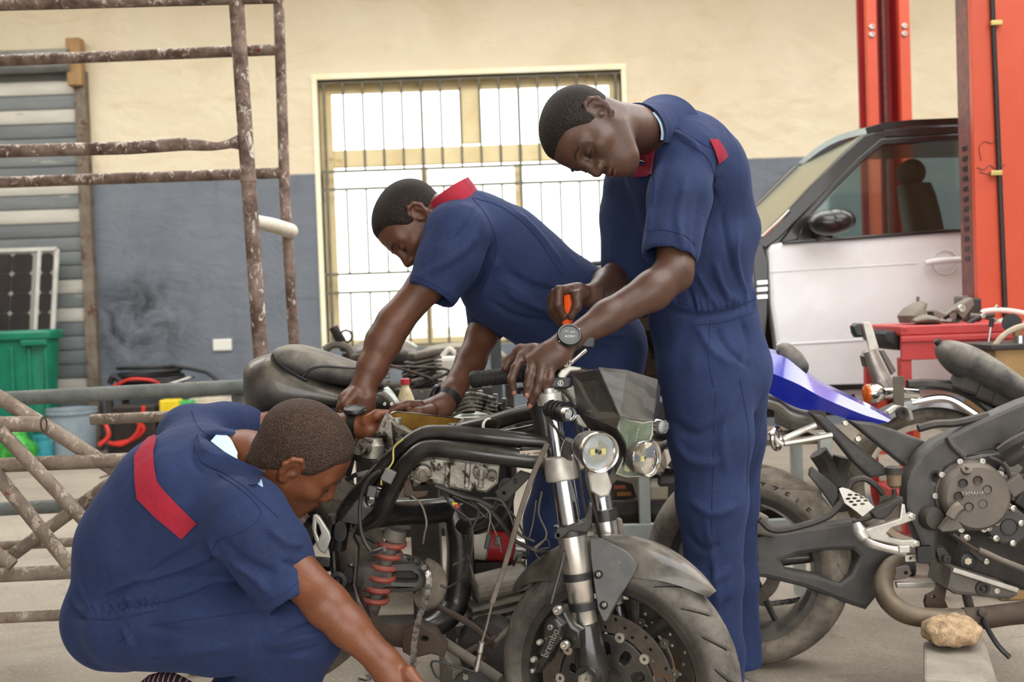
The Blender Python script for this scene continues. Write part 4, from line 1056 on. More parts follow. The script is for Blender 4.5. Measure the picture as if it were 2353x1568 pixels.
for q in (zf(1078), zf(916)):
    c0 = botN+tf*q; b = MB(); b.bar(c0+hA*-.012, c0+aA*.185+hA*-.012, .05, .034, tf); b.build('fork_yoke', M_ALU, mA, smooth=False, bev=.006)
plate('yoke_end', M_ALU, mA, [(1350, 1092), (1372, 1082), (1396, 1086), (1407, 1118), (1400, 1140), (1380, 1146), (1356, 1130)], 2.585, .06, bev=.005)
for (a, b_, c, d) in (((1308, 1214), (1276, 1240), (1284, 1246), (1345, 1212)),):
    plate('fork_lug', M_FRAME, mA, [(1275, 1225), (1282, 1215), (1300, 1212), (1345, 1196), (1352, 1170), (1354, 1155), (1360, 1154), (1362, 1172), (1361, 1205), (1350, 1225), (1310, 1222), (1292, 1238), (1277, 1240)], 2.455, .03, holes=[(1281, 1232, 4, 4)], bev=.003)
plate('fork_lug', M_DUSTCAST, mA, [(1418, 1195), (1424, 1192), (1430, 1196), (1437, 1234), (1423, 1234)], 2.6, .02, bev=.003)
# mudguard
rows = []; NS = 22
for i in range(41):
    a = math.radians(42+104*i/40); d = hA*math.cos(a)+V(0, 0, 1)*math.sin(a); row = []
    wd_ = .074*(.16+.84*min(1, i/11)**.7)*(.22+.78*min(1, (40-i)/12)**.7)
    drop = .05*min(1, .25+i/14, .2+(40-i)/12)+.03*math.exp(-((i-22)/7.0)**2)
    for k in range(NS+1):
        u = -1+2*k/NS; au = abs(u)
        row.append(wc+d*(.322-drop*max(0, au-.45)**1.5/.4-.006*au)+aA*(u*wd_))
    rows.append(row)
MB().sheet(rows, .0025).build('front_mudguard', M_DUSTBLACK, mA, angle=60)
pg = [W(1354, 1233, 2.492), W(1380, 1238, 2.49), W(1440, 1268, 2.475), W(1467, 1300, 2.465), W(1450, 1330, 2.458), W(1420, 1380, 2.458), W(1396, 1428, 2.462), W(1386, 1432, 2.464), W(1372, 1400, 2.468), W(1362, 1330, 2.475), W(1356, 1280, 2.484)]
MB().prism(pg, aA*.008).build('mudguard_bracket', mat('speckled_black', (38, 37, 35), (58, 55, 51), 40, rough=.5, coat=.2, spots=((110, 102, 92), 60, .64)), mA, bev=.003, angle=30)
for q in ((1375, 1321), (1388, 1391)):
    bolt(mA, W(q[0], q[1], 2.467), -aA, .0095, .008, M_BLACKPLASTIC); bolt(mA, W(q[0], q[1], 2.457), -aA, .005, .004)
# caliper
cal = thing('brake_caliper', None, None, V(0, 0, 0)); cal.parent = mA
nC = -aA
plate('caliper_body', M_FRAME, cal, [(1254, 1424), (1272, 1420), (1290, 1440), (1286, 1472), (1270, 1498), (1250, 1530), (1236, 1550), (1222, 1545), (1220, 1528), (1232, 1500), (1244, 1478), (1246, 1445)], 2.42, .05, bev=.007, normal=nC)
plate('caliper_bracket', M_FRAME, cal, [(1274, 1392), (1292, 1393), (1302, 1415), (1314, 1440), (1332, 1452), (1332, 1492), (1305, 1492), (1290, 1478), (1293, 1450), (1280, 1420)], 2.43, .03, bev=.005, normal=nC)
for q, r in (((1283, 1402), .0105), ((1300, 1482), .0105), ((1242, 1475), .0065), ((1268, 1440), .0065), ((1228, 1515), .0065), ((1227, 1540), .0055)):
    bolt(cal, W(q[0], q[1], 2.418), nC, r, .012, M_BOLT if r > .006 else M_CHROME)
textobj('lettering', 'brembo', mat('dim_letter', (120, 112, 104)), cal, W(1266, 1478, 2.412)+nC*.003, W(1278, 1448, 2.41)-W(1252, 1508, 2.43), W(1250, 1470, 2.42)-W(1266, 1478, 2.42), .023)
hose(mA, [(1266, 1388, 2.44), (1276, 1350, 2.45), (1290, 1300, 2.46), (1296, 1270, 2.47)], .004, M_CABLE, 'brake_hose')
# ------------------------------------------------------------ lamps
def lamp(parent, c, d, R, depth, housing, name, inner=True):
    q = thing(name, None, None, V(0, 0, 0)); q.parent = parent; d = Vector(d).normalized()
    b = MB(); b.lathe(c-d*depth, d, [(0, R*.25), (.0, R*.62), (depth*.3, R*.86), (depth*.7, R*.98), (depth*.95, R), (depth*.95, R*.9), (depth*.45, R*.8)], 32); b.build('lamp_shell', housing, q)
    b = MB(); b.lathe(c, d, [(-.012, R*.98), (-.012, R*1.04), (0, R*1.06), (.006, R*1.0), (.004, R*.92), (-.006, R*.92)], 40, close=True); b.build('lamp_rim', M_CHROME, q)
    b = MB(); b.lathe(c-d*(depth*.55), d, [(0, R*.08), (.002, R*.35), (depth*.2, R*.62), (depth*.5, R*.9)], 32); me = b.mesh('reflector')
    f2 = [p for p in b.f if len(p) == 4]; b.f = f2; b.build('reflector', M_REFL, q)
    b = MB(); b.lathe(c+d*.001, d, [(0, R*.92), (.004, R*.7), (.007, R*.35), (.008, R*.01)], 32); b.f = [p for p in b.f if len(p) == 4]; b.build('lens', M_LENS, q)
    if inner:
        x, y, z = frame_of(d, (0, 0, 1)); o = c-d*.012-y*R*.0
        b = MB(); b.lathe(o, d, [(0, R*.0), (.0, R*.52), (.004, R*.55), (.004, R*.5)], 28); b.build('inner_shield', M_CHROME, q)
        b = MB(); b.lathe(o+d*.005, d, [(0, R*.06), (.006, R*.12), (.008, R*.06)], 14); b.build('bulb_cap', M_DISC, q)
        for sg in (1, -1):
            b = MB(); b.box(o+y*(sg*R*.3)+d*.004, (R*.22, R*.14, R*.3)); b.build('amber_strip', mat('amber_strip', (206, 190, 110), rough=.3), q, smooth=False)
    return q
lamp(mA, W(1378, 1040, 2.31), (.34, -.92, -.08), S(46, 2.31), .085, M_DUSTBLACK, 'headlamp')
lamp(mA, W(1490, 1054, 2.34), (.74, -.66, -.05), S(42, 2.34), .045, M_DUSTBLACK, 'headlamp')
lamp(mA, W(1308, 952, 2.42), (.5, -.85, -.1), S(15.5, 2.42), .05, M_BLACKPLASTIC, 'spot_lamp', False)
lamp(mA, W(1521, 980, 2.5), (.55, -.82, -.1), S(16, 2.5), .05, M_BLACKPLASTIC, 'spot_lamp', False)
b = MB(); b.tube(pl([(1304, 950, 2.45), (1262, 940, 2.5)]), .019, 14); b.build('spot_lamp_body', M_BLACKPLASTIC, mA)
b = MB()
for dx in (0, 9, 18, 27): b.lathe(W(1268+dx, 941+dx*.24, 2.493-dx*.0012), W(1304, 950, 2.45)-W(1262, 940, 2.5), [(0, .015), (0, .0225), (.005, .0225), (.005, .015)], 16, close=True)
b.build('cooling_fin', M_BLACKPLASTIC, mA)
b = MB().tube(pl([(1310, 1012, 2.47), (1300, 1040, 2.48), (1306, 1062, 2.49)]), .012, 10, sm=4); b.build('lamp_bracket', M_DUSTBLACK, mA)
# ------------------------------------------------------------ nose fairing
def facet(name, pts, mt, th=.004, ref=V(0, 1, 0)):
    P = pl(pts); n = (P[1]-P[0]).cross(P[2]-P[0]).normalized()
    if n.dot(ref) < 0: n = -n
    return MB().prism(P, n*th).build(name, mt, mA, bev=.0012, smooth=False)
def shell(name, rowsp, mt, parent, th=.004, sub=1, **kw):
    rows = [smoothpath(pl(r), 4) for r in rowsp]; cols = [smoothpath([r[k] for r in rows], 4) for k in range(len(rows[0]))]
    return MB().sheet([[c[i] for c in cols] for i in range(len(cols[0]))], th).build(name, mt, parent, angle=kw.pop('angle', 50), **kw)
facet('fairing_panel', [(1313, 858, 2.50), (1375, 848, 2.40), (1424, 958, 2.33), (1415, 986, 2.33), (1370, 965, 2.38), (1326, 946, 2.45)], M_FAIRING)
def smear():
    t = NT('smeared_dust_panel'); w = t.node('ShaderNodeTexWave'); w.inputs['Scale'].default_value = 7; w.inputs['Distortion'].default_value = 7; w.bands_direction = 'DIAGONAL'; w.inputs['Detail'].default_value = 2; w.inputs['Detail Scale'].default_value = 1.4
    t.l.new(t.co((.9, 1, 1.5)), w.inputs[0]); f = t.ramp(w.outputs['Fac'], .62, .74); n = t.ramp(t.noise(9, 5, .65), .35, .65)
    base = t.mix(n, rgb(70, 66, 60), rgb(52, 49, 46)); col = t.mix(t.math('MULTIPLY', f, t.ramp(t.noise(6, 3, .5), .38, .55)), base, rgb(18, 18, 19))
    t.set('Base Color', col); t.set('Roughness', .5); t.set('Coat Weight', .15); return t.m
M_SMEAR = smear()
facet('fairing_panel', [(1375, 848, 2.40), (1440, 855, 2.395), (1511, 876, 2.43), (1509, 920, 2.41), (1500, 970, 2.375), (1478, 970, 2.36), (1450, 966, 2.345), (1424, 958, 2.33)], M_SMEAR)
facet('fairing_side', [(1511, 876, 2.43), (1518, 890, 2.47), (1514, 950, 2.46), (1501, 970, 2.375)], M_FRAME, .004, V(-1, 0, 0))
shell('fairing_chin', [[(1326, 946, 2.45), (1345, 975, 2.43), (1365, 1000, 2.42), (1400, 1050, 2.41), (1418, 1095, 2.40)], [(1370, 965, 2.38), (1395, 990, 2.365), (1412, 1020, 2.36), (1424, 1055, 2.365), (1424, 1094, 2.37)], [(1416, 987, 2.332), (1430, 1010, 2.335), (1437, 1030, 2.34), (1432, 1060, 2.35), (1420, 1090, 2.36)]], M_FRAME, mA)
gp = [(1425, 956), (1450, 967), (1476, 972), (1499, 969), (1499, 998), (1488, 1025), (1472, 1050), (1467, 1095), (1440, 1096), (1416, 1089), (1430, 1060), (1437, 1030), (1428, 1005), (1420, 985)]
pA_, pB_, pC_ = W(1425, 956, 2.335), W(1499, 969, 2.372), W(1440, 1096, 2.362); nG = (pB_-pA_).cross(pC_-pA_).normalized()
nG = nG if nG.y < 0 else -nG
GQ = lambda x, y, o=0: WP(x, y, pA_-nG*o, nG)
def inside(x, y):
    c = False; j = len(gp)-1
    for i in range(len(gp)):
        (a, b), (d, e) = gp[i], gp[j]
        if (b > y) != (e > y) and x < (d-a)*(y-b)/(e-b)+a: c = not c
        j = i
    return c
g = MB()
for sg in (1, -1):
    for k in range(-60, 60):
        run = []
        for t in np.arange(-140, 140, 2.0):
            x, y = 1455+t*.62+k*5.5*.82, 1025+sg*t*.82-sg*k*5.5*.62*0
            if inside(x, y): run.append((x, y))
            elif run:
                if len(run) > 1: g.tube([GQ(*run[0]), GQ(*run[-1])], .0005, 4, cap=False)
                run = []
g.build('grille_mesh', mat('mesh_wire', (196, 206, 188), (160, 178, 156), 40, rough=.35, metal=.5), mA, kind='stuff')
MB().tube([GQ(*q) for q in gp], .0018, 6, closed=True).build('grille_edge', M_ALU, mA)
MB().prism([GQ(a, b, .02) for a, b in gp], -nG*.004).build('circuit_board', mat('green_board', (38, 66, 46), (24, 36, 30), 30, rough=.4), mA, smooth=False)
for q in ((1440, 1000, 1442, 1060), (1468, 985, 1452, 1050)): MB().tube([GQ(q[0], q[1], .014), GQ(q[2], q[3], .014)], .001, 4).build('board_trace', mat('pale_green', (150, 190, 150)), mA)
b = MB(); b.lathe(GQ(1442, 1074, .014), nG, [(0, .0095), (.004, .0095), (.006, .004)], 18); b.build('marker_bulb', mat('yellow_led', (236, 222, 120), (246, 238, 170), 60, rough=.3), mA)
# ------------------------------------------------------------ handlebar
hb = thing('handlebar', None, None, V(0, 0, 0)); hb.parent = mA
MB().tube(pl([(1180, 862, 2.62), (1250, 855, 2.60), (1300, 852, 2.58), (1345, 858, 2.62), (1400, 868, 2.74), (1450, 885, 2.9)]), .011, 12, sm=4).build('bar_tube', M_FRAME, hb)
gA, gB = W(1085, 873, 2.66), W(1215, 858, 2.61); gd = (gB-gA).normalized(); b = MB(); Lg = (gB-gA).length
pr = [(0, .0), (0, .019), (.003, .0205), (.012, .0205), (.013, .019), (.016, .019), (.017, .0205), (.021, .0205), (.022, .0185)]
b.lathe(gA, gd, pr+[(Lg*.9, .0185), (Lg*.9, .023), (Lg*.94, .023), (Lg*.94, .011)], 24); b.build('grip', M_RUBBER, hb)
b = MB(); gx, gy, gz = frame_of(gd, (0, 0, 1))
for i in range(11):
    for sg in (0, 1):
        for k in range(3):
            a0 = 2*math.pi*(k/3)+.4; q = []
            for t in (0, .5, 1): a = a0+(t if sg else -t)*.8; q.append(gA+gd*(.03+i*.0095+t*.007)+(gx*math.cos(a)+gy*math.sin(a))*.0187)
            b.tube(q, .0011, 4)
b.build('grip_ribs', M_RUBBER, hb)
gA2, gB2 = W(1440, 882, 2.88), W(1490, 898, 3.02); MB().tube([gA2, gB2], .018, 16).build('grip', M_RUBBER, hb)
plate('switch_box', M_BLACKPLASTIC, hb, [(1262, 874), (1275, 868), (1312, 868), (1314, 890), (1300, 895), (1264, 893)], 2.52, .05, bev=.005)
b = MB(); b.ring(W(1288, 881, 2.518), (0, -1, 0), .0055, .0008, 20, 6); b.cyl(W(1288, 881, 2.519), W(1288, 877, 2.519), .0012, n=6); b.cyl(W(1285.5, 881, 2.519), W(1289, 884, 2.519), .001, n=6); b.build('emblem', mat('white_print', (220, 220, 216)), hb)
plate('lever_perch', M_ALU, hb, [(1282, 862), (1290, 850), (1310, 842), (1336, 846), (1334, 853), (1312, 855), (1302, 866), (1300, 872), (1284, 872)], 2.53, .03, bev=.004)
MB().tube(pl([(1275, 846, 2.62), (1290, 838, 2.56), (1302, 833, 2.54)]), .011, 10, sm=4).build('lever_pivot', M_ALU, hb)
MB().tube(pl([(1302, 842, 2.545), (1325, 822, 2.55), (1346, 805, 2.56)]), .0055, 10, sm=3).build('mirror_stem', M_CHROME, hb)
b = MB(); b.lathe(W(1304, 840, 2.544), (.1, -.2, 1), [(0, .008), (.012, .009), (.014, .006)], 12); b.build('stem_nut', M_CHROME, hb)
plate('mirror_clamp', M_BLACKPLASTIC, hb, [(1330, 784), (1340, 777), (1366, 774), (1367, 796), (1362, 801), (1345, 800), (1334, 796)], 2.56, .025, bev=.004)
for q in ([(1180, 900, 2.56), (1196, 896, 2.57), (1200, 905, 2.57)],): MB().tube(pl(q), .008, 8, sm=3).build('clutch_knob', M_BLACKPLASTIC, hb)
hose(mA, [(1262, 890, 2.52), (1252, 930, 2.5), (1262, 965, 2.48), (1290, 1000, 2.48), (1315, 1030, 2.5), (1330, 1080, 2.48), (1340, 1150, 2.5), (1352, 1210, 2.5)], .0035, M_CABLE)
hose(mA, [(1285, 895, 2.53), (1300, 925, 2.52), (1318, 960, 2.5), (1330, 1000, 2.5)], .004, M_CABLE)
hose(mA, [(1295, 895, 2.53), (1312, 915, 2.52), (1322, 935, 2.5)], .006, M_CABLE); hose(mA, [(1262, 905, 2.53), (1275, 940, 2.52), (1285, 960, 2.52)], .008, M_CABLE)
hose(mA, [(1345, 1060, 2.5), (1350, 1120, 2.5), (1372, 1200, 2.53), (1380, 1240, 2.55)], .004, M_CABLE)
plate('lamp_bracket', M_ALU, mA, [(1322, 955), (1350, 958), (1360, 972), (1345, 985), (1325, 975)], 2.5, .03, bev=.004)
# ------------------------------------------------------------ frame
def spar(pts, r, mt=None, name='frame_tube', n=16, sm=5, **k): return MB().tube(pl(pts), r, n, sm=sm, **k).build(name, mt or M_FRAME, mA)
spar([(1262, 1018, 2.56), (1160, 1008, 2.56), (1060, 998, 2.58), (1006, 996, 2.6), (972, 1000, 2.61), (940, 1018, 2.62), (904, 1048, 2.64), (850, 1105, 2.66), (805, 1160, 2.68), (782, 1210, 2.69), (775, 1260, 2.7)], [.019]*8+[.021, .024, .022])
spar([(1262, 1062, 2.54), (1160, 1050, 2.54), (1045, 1035, 2.56), (992, 1031, 2.58), (962, 1040, 2.59), (930, 1072, 2.61), (902, 1120, 2.63), (884, 1158, 2.64), (866, 1188, 2.66), (820, 1212, 2.68)], [.021]*6+[.022, .022, .02, .02])
spar([(1258, 940, 2.62), (1190, 955, 2.7), (1120, 975, 2.78), (1050, 990, 2.86), (1000, 1005, 2.95)], .02)
spar([(1258, 985, 2.62), (1190, 1000, 2.72), (1100, 1015, 2.82), (1030, 1030, 2.92)], .018)
spar([(1248, 925, 2.6), (1262, 1000, 2.58), (1278, 1095, 2.56)], [.034, .032, .03], name='steering_head')
plate('head_gusset', M_FRAME, mA, [(1190, 1000), (1262, 1005), (1270, 1075), (1200, 1070)], 2.545, .03, bev=.008)
ip = plate('maker_plate', mat('plate_metal', (176, 166, 148), (150, 140, 124), 20, rough=.4, metal=.3), mA, [(1194, 1037), (1257, 1033), (1258, 1063), (1195, 1067)], 2.522, .003, bev=.0005, smooth=False)
b = MB()
for y, x0, x1 in ((1042, 1225, 1250), (1049, 1200, 1252), (1054, 1200, 1246)): b.bar(W(x0, y, 2.5205), W(x1, y-.8, 2.5205), .0016, .0006, (0, 1, 0))
for x in (1214, 1219, 1224, 1229): b.bar(W(x, 1060, 2.5205), W(x+3, 1060, 2.5205), .004, .0006, (0, 1, 0))
b.build('plate_print', mat('black_print', (26, 24, 22)), ip, smooth=False)
textobj('plate_lettering', 'CE e4', mat('black_print', (26, 24, 22)), ip, W(1208, 1044, 2.5202), (1, 0, .03), (0, 0, 1), .008, .0002)
MB().ring(W(1126, 984, 2.74), W(1190, 955, 2.7)-W(1050, 990, 2.86), .0225, .0028, 24, 6, 1.6).build('zip_tie', mat('white_tie', (226, 224, 214)), mA)
plate('pivot_plate', M_FRAME, mA, [(812, 1150), (845, 1118), (880, 1128), (884, 1160), (862, 1186), (822, 1210), (812, 1235), (824, 1257), (822, 1300), (818, 1345), (828, 1380), (852, 1420), (838, 1436), (800, 1394), (786, 1362), (760, 1330), (757, 1275), (764, 1238), (782, 1190)], 2.655, .035, holes=[(782, 1222, 8, 17), (801, 1322, 4, 12), (850, 1150, 10, 14)], bev=.007)
b = MB(); b.lathe(W(776, 1335, 2.655), (0, -1, 0), [(0, .022), (.006, .022), (.008, .018), (.008, .012), (.0, .01), (.004, .006)], 20); b.build('pivot_bolt', M_DARK, mA)
spar([(835, 1190, 2.68), (900, 1180, 2.78), (960, 1178, 2.9), (1030, 1172, 3.0)], [.03, .033, .033, .033], name='cross_tube')
spar([(1040, 1165, 3.0), (1052, 1210, 3.0), (1058, 1280, 3.0), (1050, 1370, 3.0), (1035, 1410, 2.98), (1000, 1440, 2.95), (935, 1462, 2.9)], [.03, .036, .037, .036, .033, .03, .026], name='frame_downtube')
spar([(1040, 1205, 3.0), (1090, 1210, 2.95), (1130, 1195, 2.88), (1156, 1160, 2.82), (1168, 1115, 2.76)], .022)
spar([(842, 1425, 2.66), (880, 1455, 2.72), (930, 1462, 2.8), (990, 1480, 2.9)], [.02, .024, .03, .02], M_RUST, 'lower_crossmember')
plate('slotted_bracket', M_DIRTY, mA, [(1137, 1130), (1165, 1108), (1196, 1082), (1222, 1090), (1216, 1100), (1163, 1154), (1145, 1150)], 2.62, .012, holes=[(1158, 1134, 4, 4), (1184, 1106, 4, 5)], bev=.002)
plate('lower_bracket', M_RUST, mA, [(918, 1452), (960, 1432), (1000, 1452), (1010, 1468), (1028, 1490), (1020, 1512), (990, 1505), (950, 1515), (925, 1500)], 2.75, .06, holes=[(975, 1470, 8, 6)], bev=.006)
sw = plate('swingarm', mat('swingarm_grey', (46, 45, 44), (58, 56, 53), 14, rough=.5, dust=.45, dustc=(110, 102, 92)), mA, [(814, 1306), (860, 1302), (905, 1297), (950, 1300), (970, 1314), (977, 1330), (973, 1352), (955, 1362), (918, 1365), (814, 1362)], 2.72, .07, holes=[[(906, 1310), (952, 1307), (958, 1313), (958, 1334), (952, 1338), (908, 1337), (903, 1331), (902, 1316)]], bev=.012)
plate('axle_adjuster', M_DARK, sw, [(903, 1310), (956, 1307), (958, 1336), (904, 1338)], 2.76, .01, bev=.002)
MB().tube(pl([(814, 1333, 2.70), (800, 1333, 2.68)]), .03, 18).build('pivot_boss', M_DIRTY, sw)
# shock absorber
sa, sb = W(908, 1228, 2.74), W(856, 1398, 2.74); sd = (sb-sa); sx, sy, sz = frame_of(sd, (0, 1, 0)); cr = []
for i in range(6*16+1):
    t = i/(6*16); a = 2*math.pi*6*t; cr.append(sa+sd*(.06+.9*t)+(sx*math.cos(a)+sy*math.sin(a))*.0285)
so = MB().tube(cr, .0072, 8).build('shock_spring', M_SPRING, mA)
MB().lathe(sa, sd, [(-.012, .01), (-.012, .026), (.014, .03), (.014, .018), (sd.length, .016)], 18).build('shock_body', M_DUSTCAST, so)
chain(mA, pl([(915, 1279, 2.73), (945, 1285, 2.72), (975, 1302, 2.70), (987, 1330, 2.69), (982, 1365, 2.69), (970, 1400, 2.69), (958, 1440, 2.69), (951, 1490, 2.69), (949, 1545, 2.69)]))
chain(mA, pl([(842, 1512, 2.5), (846, 1545, 2.5), (856, 1570, 2.5), (840, 1572, 2.5), (815, 1565, 2.5)]))
MB().tube(pl([(968, 1300, 2.86), (990, 1320, 2.86), (996, 1345, 2.86), (985, 1372, 2.86), (960, 1388, 2.86)]), [.026, .034, .036, .034, .024], 16, sm=5).build('tyre_tread_stub', M_TYRE2, mA)  # short rounded stand-in for a patch of tyre tread behind the swingarm
plate('footrest_hanger', M_ALU, mA, [(719, 1184), (726, 1182), (734, 1188), (757, 1224), (760, 1238), (748, 1273), (742, 1273), (732, 1264), (722, 1240), (716, 1214)], 2.6, .012, holes=[[(727, 1202), (732, 1208), (737, 1226), (732, 1238), (726, 1222)]], bev=.003)
MB().lathe(W(765, 1203, 2.64), (0, -.2, 1), [(0, .007), (.012, .007), (.012, .010), (.022, .010)], 10).build('hanger_stud', M_DARK, mA)
MB().bar(W(722, 1290, 2.63), W(758, 1293, 2.63), .012, .022, (0, 0, 1)).build('hanger_lug', M_DIRTY, mA, smooth=False, bev=.003)
hose(mA, [(873, 1082, 2.56), (845, 1105, 2.57), (828, 1150, 2.58), (828, 1210, 2.58), (838, 1245, 2.58), (853, 1268, 2.58)], .0048, M_CABLE, 'clutch_cable')
MB().tube(pl([(852, 1271, 2.58), (862, 1270, 2.575), (884, 1262, 2.56)]), .0065, 10).build('cable_end', M_STEEL, mA)
hose(mA, [(925, 1010, 2.57), (905, 1030, 2.58), (903, 1060, 2.58), (890, 1080, 2.58), (878, 1095, 2.58), (876, 1115, 2.58)], .0022, mat('yellow_wire', (176, 160, 84)), 'wire')
MB().box(W(893, 1094, 2.58), (.028, .02, .03), Matrix.Rotation(.5, 3, 'Y')).build('wire_plug', mat('grey_plug', (92, 90, 88), rough=.5), mA, smooth=False, bev=.003)
# engine castings standing in the frame
cc = thing('crankcase', None, None, V(0, 0, 0)); cc.parent = mA
top = [(886, 952, 2.74), (904, 944, 2.86), (985, 952, 2.92), (1068, 962, 2.96), (1060, 980, 2.80), (1000, 990, 2.70), (945, 996, 2.66), (905, 976, 2.68)]
tp = pl(top); ctr = sum(tp, Vector())/len(tp); low = [p+V(0, 0, -.13)+(p-ctr)*-.06 for p in tp]; inn = [p+(ctr-p)*.09 for p in tp]; inl = [p+V(0, 0, -.1) for p in inn]
b = MB(); n = len(tp); vs = low+tp+inn; fs = [tuple(range(n-1, -1, -1))]
for i in range(n):
    j = (i+1) % n; fs += [(i, j, n+j, n+i), (n+i, n+j, 2*n+j, 2*n+i)]
b.add(vs, fs); b.build('case_wall', M_CAST, cc, bev=.003)
b = MB(); vs = inn+inl; fs = [tuple(range(n, 2*n))]
for i in range(n):
    j = (i+1) % n; fs.append((i, j, n+j, n+i))
b.add([v+V(0, 0, -.002) for v in vs], fs); b.build('case_inside', M_GOLD, cc)
for q in ((905, 975, 2.73, 985, 972, 2.9), (960, 965, 2.92, 965, 985, 2.74), (1000, 970, 2.92, 1010, 984, 2.76)):
    b = MB(); A_, B_ = W(*q[:3])-V(0, 0, .012), W(*q[3:])-V(0, 0, .012); b.prism([A_, B_, B_-V(0, 0, .08), A_-V(0, 0, .08)], V(.006, 0, 0)); b.build('case_rib', M_GOLD, cc, smooth=False)
for q in ((912, 962, 2.73), (1040, 974, 2.85), (1000, 966, 2.95), (930, 950, 2.93)): MB().lathe(W(*q)-V(0, 0, .02), (0, 0, 1), [(0, .011), (.021, .011), (.021, .005), (.01, .005)], 14).build('stud_boss', M_CAST, cc)
MB().lathe(W(857, 1040, 2.68), W(857, 1010, 2.68)-W(855, 1052, 2.68), [(-.015, .02), (-.012, .026), (.018, .027), (.022, .023), (.034, .022), (.034, .012)], 20).build('boss', M_CAST, cc)
MB().lathe(W(838, 1030, 2.66), (-.3, -.8, .2), [(0, .02), (.03, .02), (.03, .01)], 16).build('boss', M_CAST, cc)
plate('case_flange', M_CAST, cc, [(885, 950), (912, 975), (944, 995), (920, 1030), (900, 1062), (866, 1056), (845, 1046), (850, 1010), (866, 990)], 2.70, .05, holes=[(880, 1012, 6, 6)], bev=.006)
ub = thing('upper_block', None, None, V(0, 0, 0)); ub.parent = mA
plate('block_wall', M_CAST, ub, [(936, 1080), (960, 1058), (1000, 1050), (1080, 1060), (1150, 1068), (1145, 1112), (1118, 1134), (1095, 1130), (1090, 1118), (1082, 1132), (1040, 1124), (1000, 1116), (975, 1100), (966, 1114), (950, 1112)], 2.62, .16, bev=.006)
for x in (1030, 1076, 1108): MB().bar(W(x, 1062, 2.615), W(x-4, 1122, 2.615), .012, .018, (0, 1, 0)).build('block_rib', M_CAST, ub, smooth=False, bev=.003)
for q in ((972, 1085, .02), (948, 1088, .012), (1104, 1082, .018), (1130, 1090, .012)): MB().lathe(W(q[0], q[1], 2.62), (0, -1, -.2), [(-.01, q[2]), (.014, q[2]), (.016, q[2]*.8), (.016, q[2]*.5), (.006, q[2]*.5)], 18).build('boss', M_CAST, ub)
plate('hanger_clip', M_RUST, mA, [(928, 1108), (940, 1096), (950, 1130), (985, 1128), (980, 1140), (960, 1146), (930, 1140)], 2.62, .02, bev=.003)
# cables and loom
hose(mA, [(1258, 1020, 2.46), (1222, 1100, 2.47), (1186, 1210, 2.48), (1160, 1300, 2.5), (1131, 1385, 2.5)], .0062, M_GREYCABLE, 'brake_rod')
hose(mA, [(1131, 1385, 2.5), (1118, 1440, 2.5), (1106, 1480, 2.5)], .0026, M_GREYCABLE, 'cable_inner')
for a, b_, r in (((1107, 1476, 2.5), (1103, 1500, 2.5), .0075), ((1103, 1502, 2.5), (1100, 1516, 2.5), .006), ((1100, 1516, 2.5), (1094, 1542, 2.5), .0068)): MB().cyl(W(*a), W(*b_), r, n=10).build('adjuster', M_STEEL, mA)
LOOM = [([(1050, 1130), (1110, 1160), (1150, 1200), (1180, 1240), (1230, 1265), (1262, 1270)], .006), ([(1010, 1120), (1040, 1165), (1080, 1200), (1085, 1260), (1068, 1320), (1030, 1350), (1012, 1345)], .004), ([(1040, 1140), (1090, 1165), (1120, 1190), (1150, 1160), (1190, 1200), (1215, 1270), (1190, 1280), (1180, 1300)], .0035),
        ([(1090, 1150), (1125, 1180), (1122, 1220), (1120, 1232)], .0025), ([(1118, 1180), (1135, 1215), (1148, 1250), (1152, 1270)], .002), ([(1080, 1215), (1072, 1265), (1088, 1330), (1100, 1380)], .0055), ([(1070, 1140), (1100, 1175), (1083, 1220), (1070, 1280), (1040, 1300)], .004),
        ([(1228, 1245), (1190, 1225), (1170, 1180), (1150, 1150), (1110, 1145)], .0045), ([(1230, 1262), (1260, 1275), (1278, 1290), (1288, 1286)], .0022), ([(1225, 1262), (1240, 1285), (1266, 1296)], .0022), ([(1228, 1258), (1255, 1240), (1262, 1258), (1240, 1262)], .002),
        ([(945, 1140), (968, 1160), (980, 1200), (975, 1230), (972, 1250)], .003), ([(1245, 1130), (1238, 1180), (1256, 1230), (1230, 1262)], .003), ([(1232, 1150), (1225, 1200), (1215, 1240)], .002), ([(1000, 1115), (1060, 1140), (1100, 1150), (1140, 1170)], .007)]
for pts, r in LOOM: hose(mA, [(a, b_, 2.6+.015*math.sin(a*.3)) for a, b_ in pts], r*.8, M_CABLE if r > .003 else M_GREYCABLE, 'wire', 6)
for q, s, c in (((1121, 1245, 2.6), (.012, .012, .034), (24, 24, 25)), ((1144, 1243, 2.6), (.014, .012, .022), (34, 33, 30)), ((1044, 1160, 2.6), (.014, .012, .012), (186, 160, 40)), ((1050, 1164, 2.598), (.012, .012, .01), (150, 40, 34)), ((1190, 1278, 2.6), (.02, .014, .022), (60, 58, 56)), ((855, 1130, 2.6), (.02, .02, .024), (70, 68, 66))):
    MB().box(W(*q), s, Matrix.Rotation(.25, 3, 'Y')).build('connector', mat('connector_%d' % c[0], c, rough=.5), mA, smooth=False, bev=.002)
spar([(1010, 1470, 2.86), (1080, 1515, 2.82), (1150, 1562, 2.78)], .013, M_DUSTCAST, 'side_stand')
hose(mA, [(990, 1530, 2.8), (1000, 1520, 2.8), (1060, 1535, 2.8), (1100, 1548, 2.8)], .003, M_CABLE, 'wire'); hose(mA, [(990, 1530, 2.8), (1010, 1560, 2.8), (1080, 1568, 2.8)], .003, M_CABLE, 'wire')
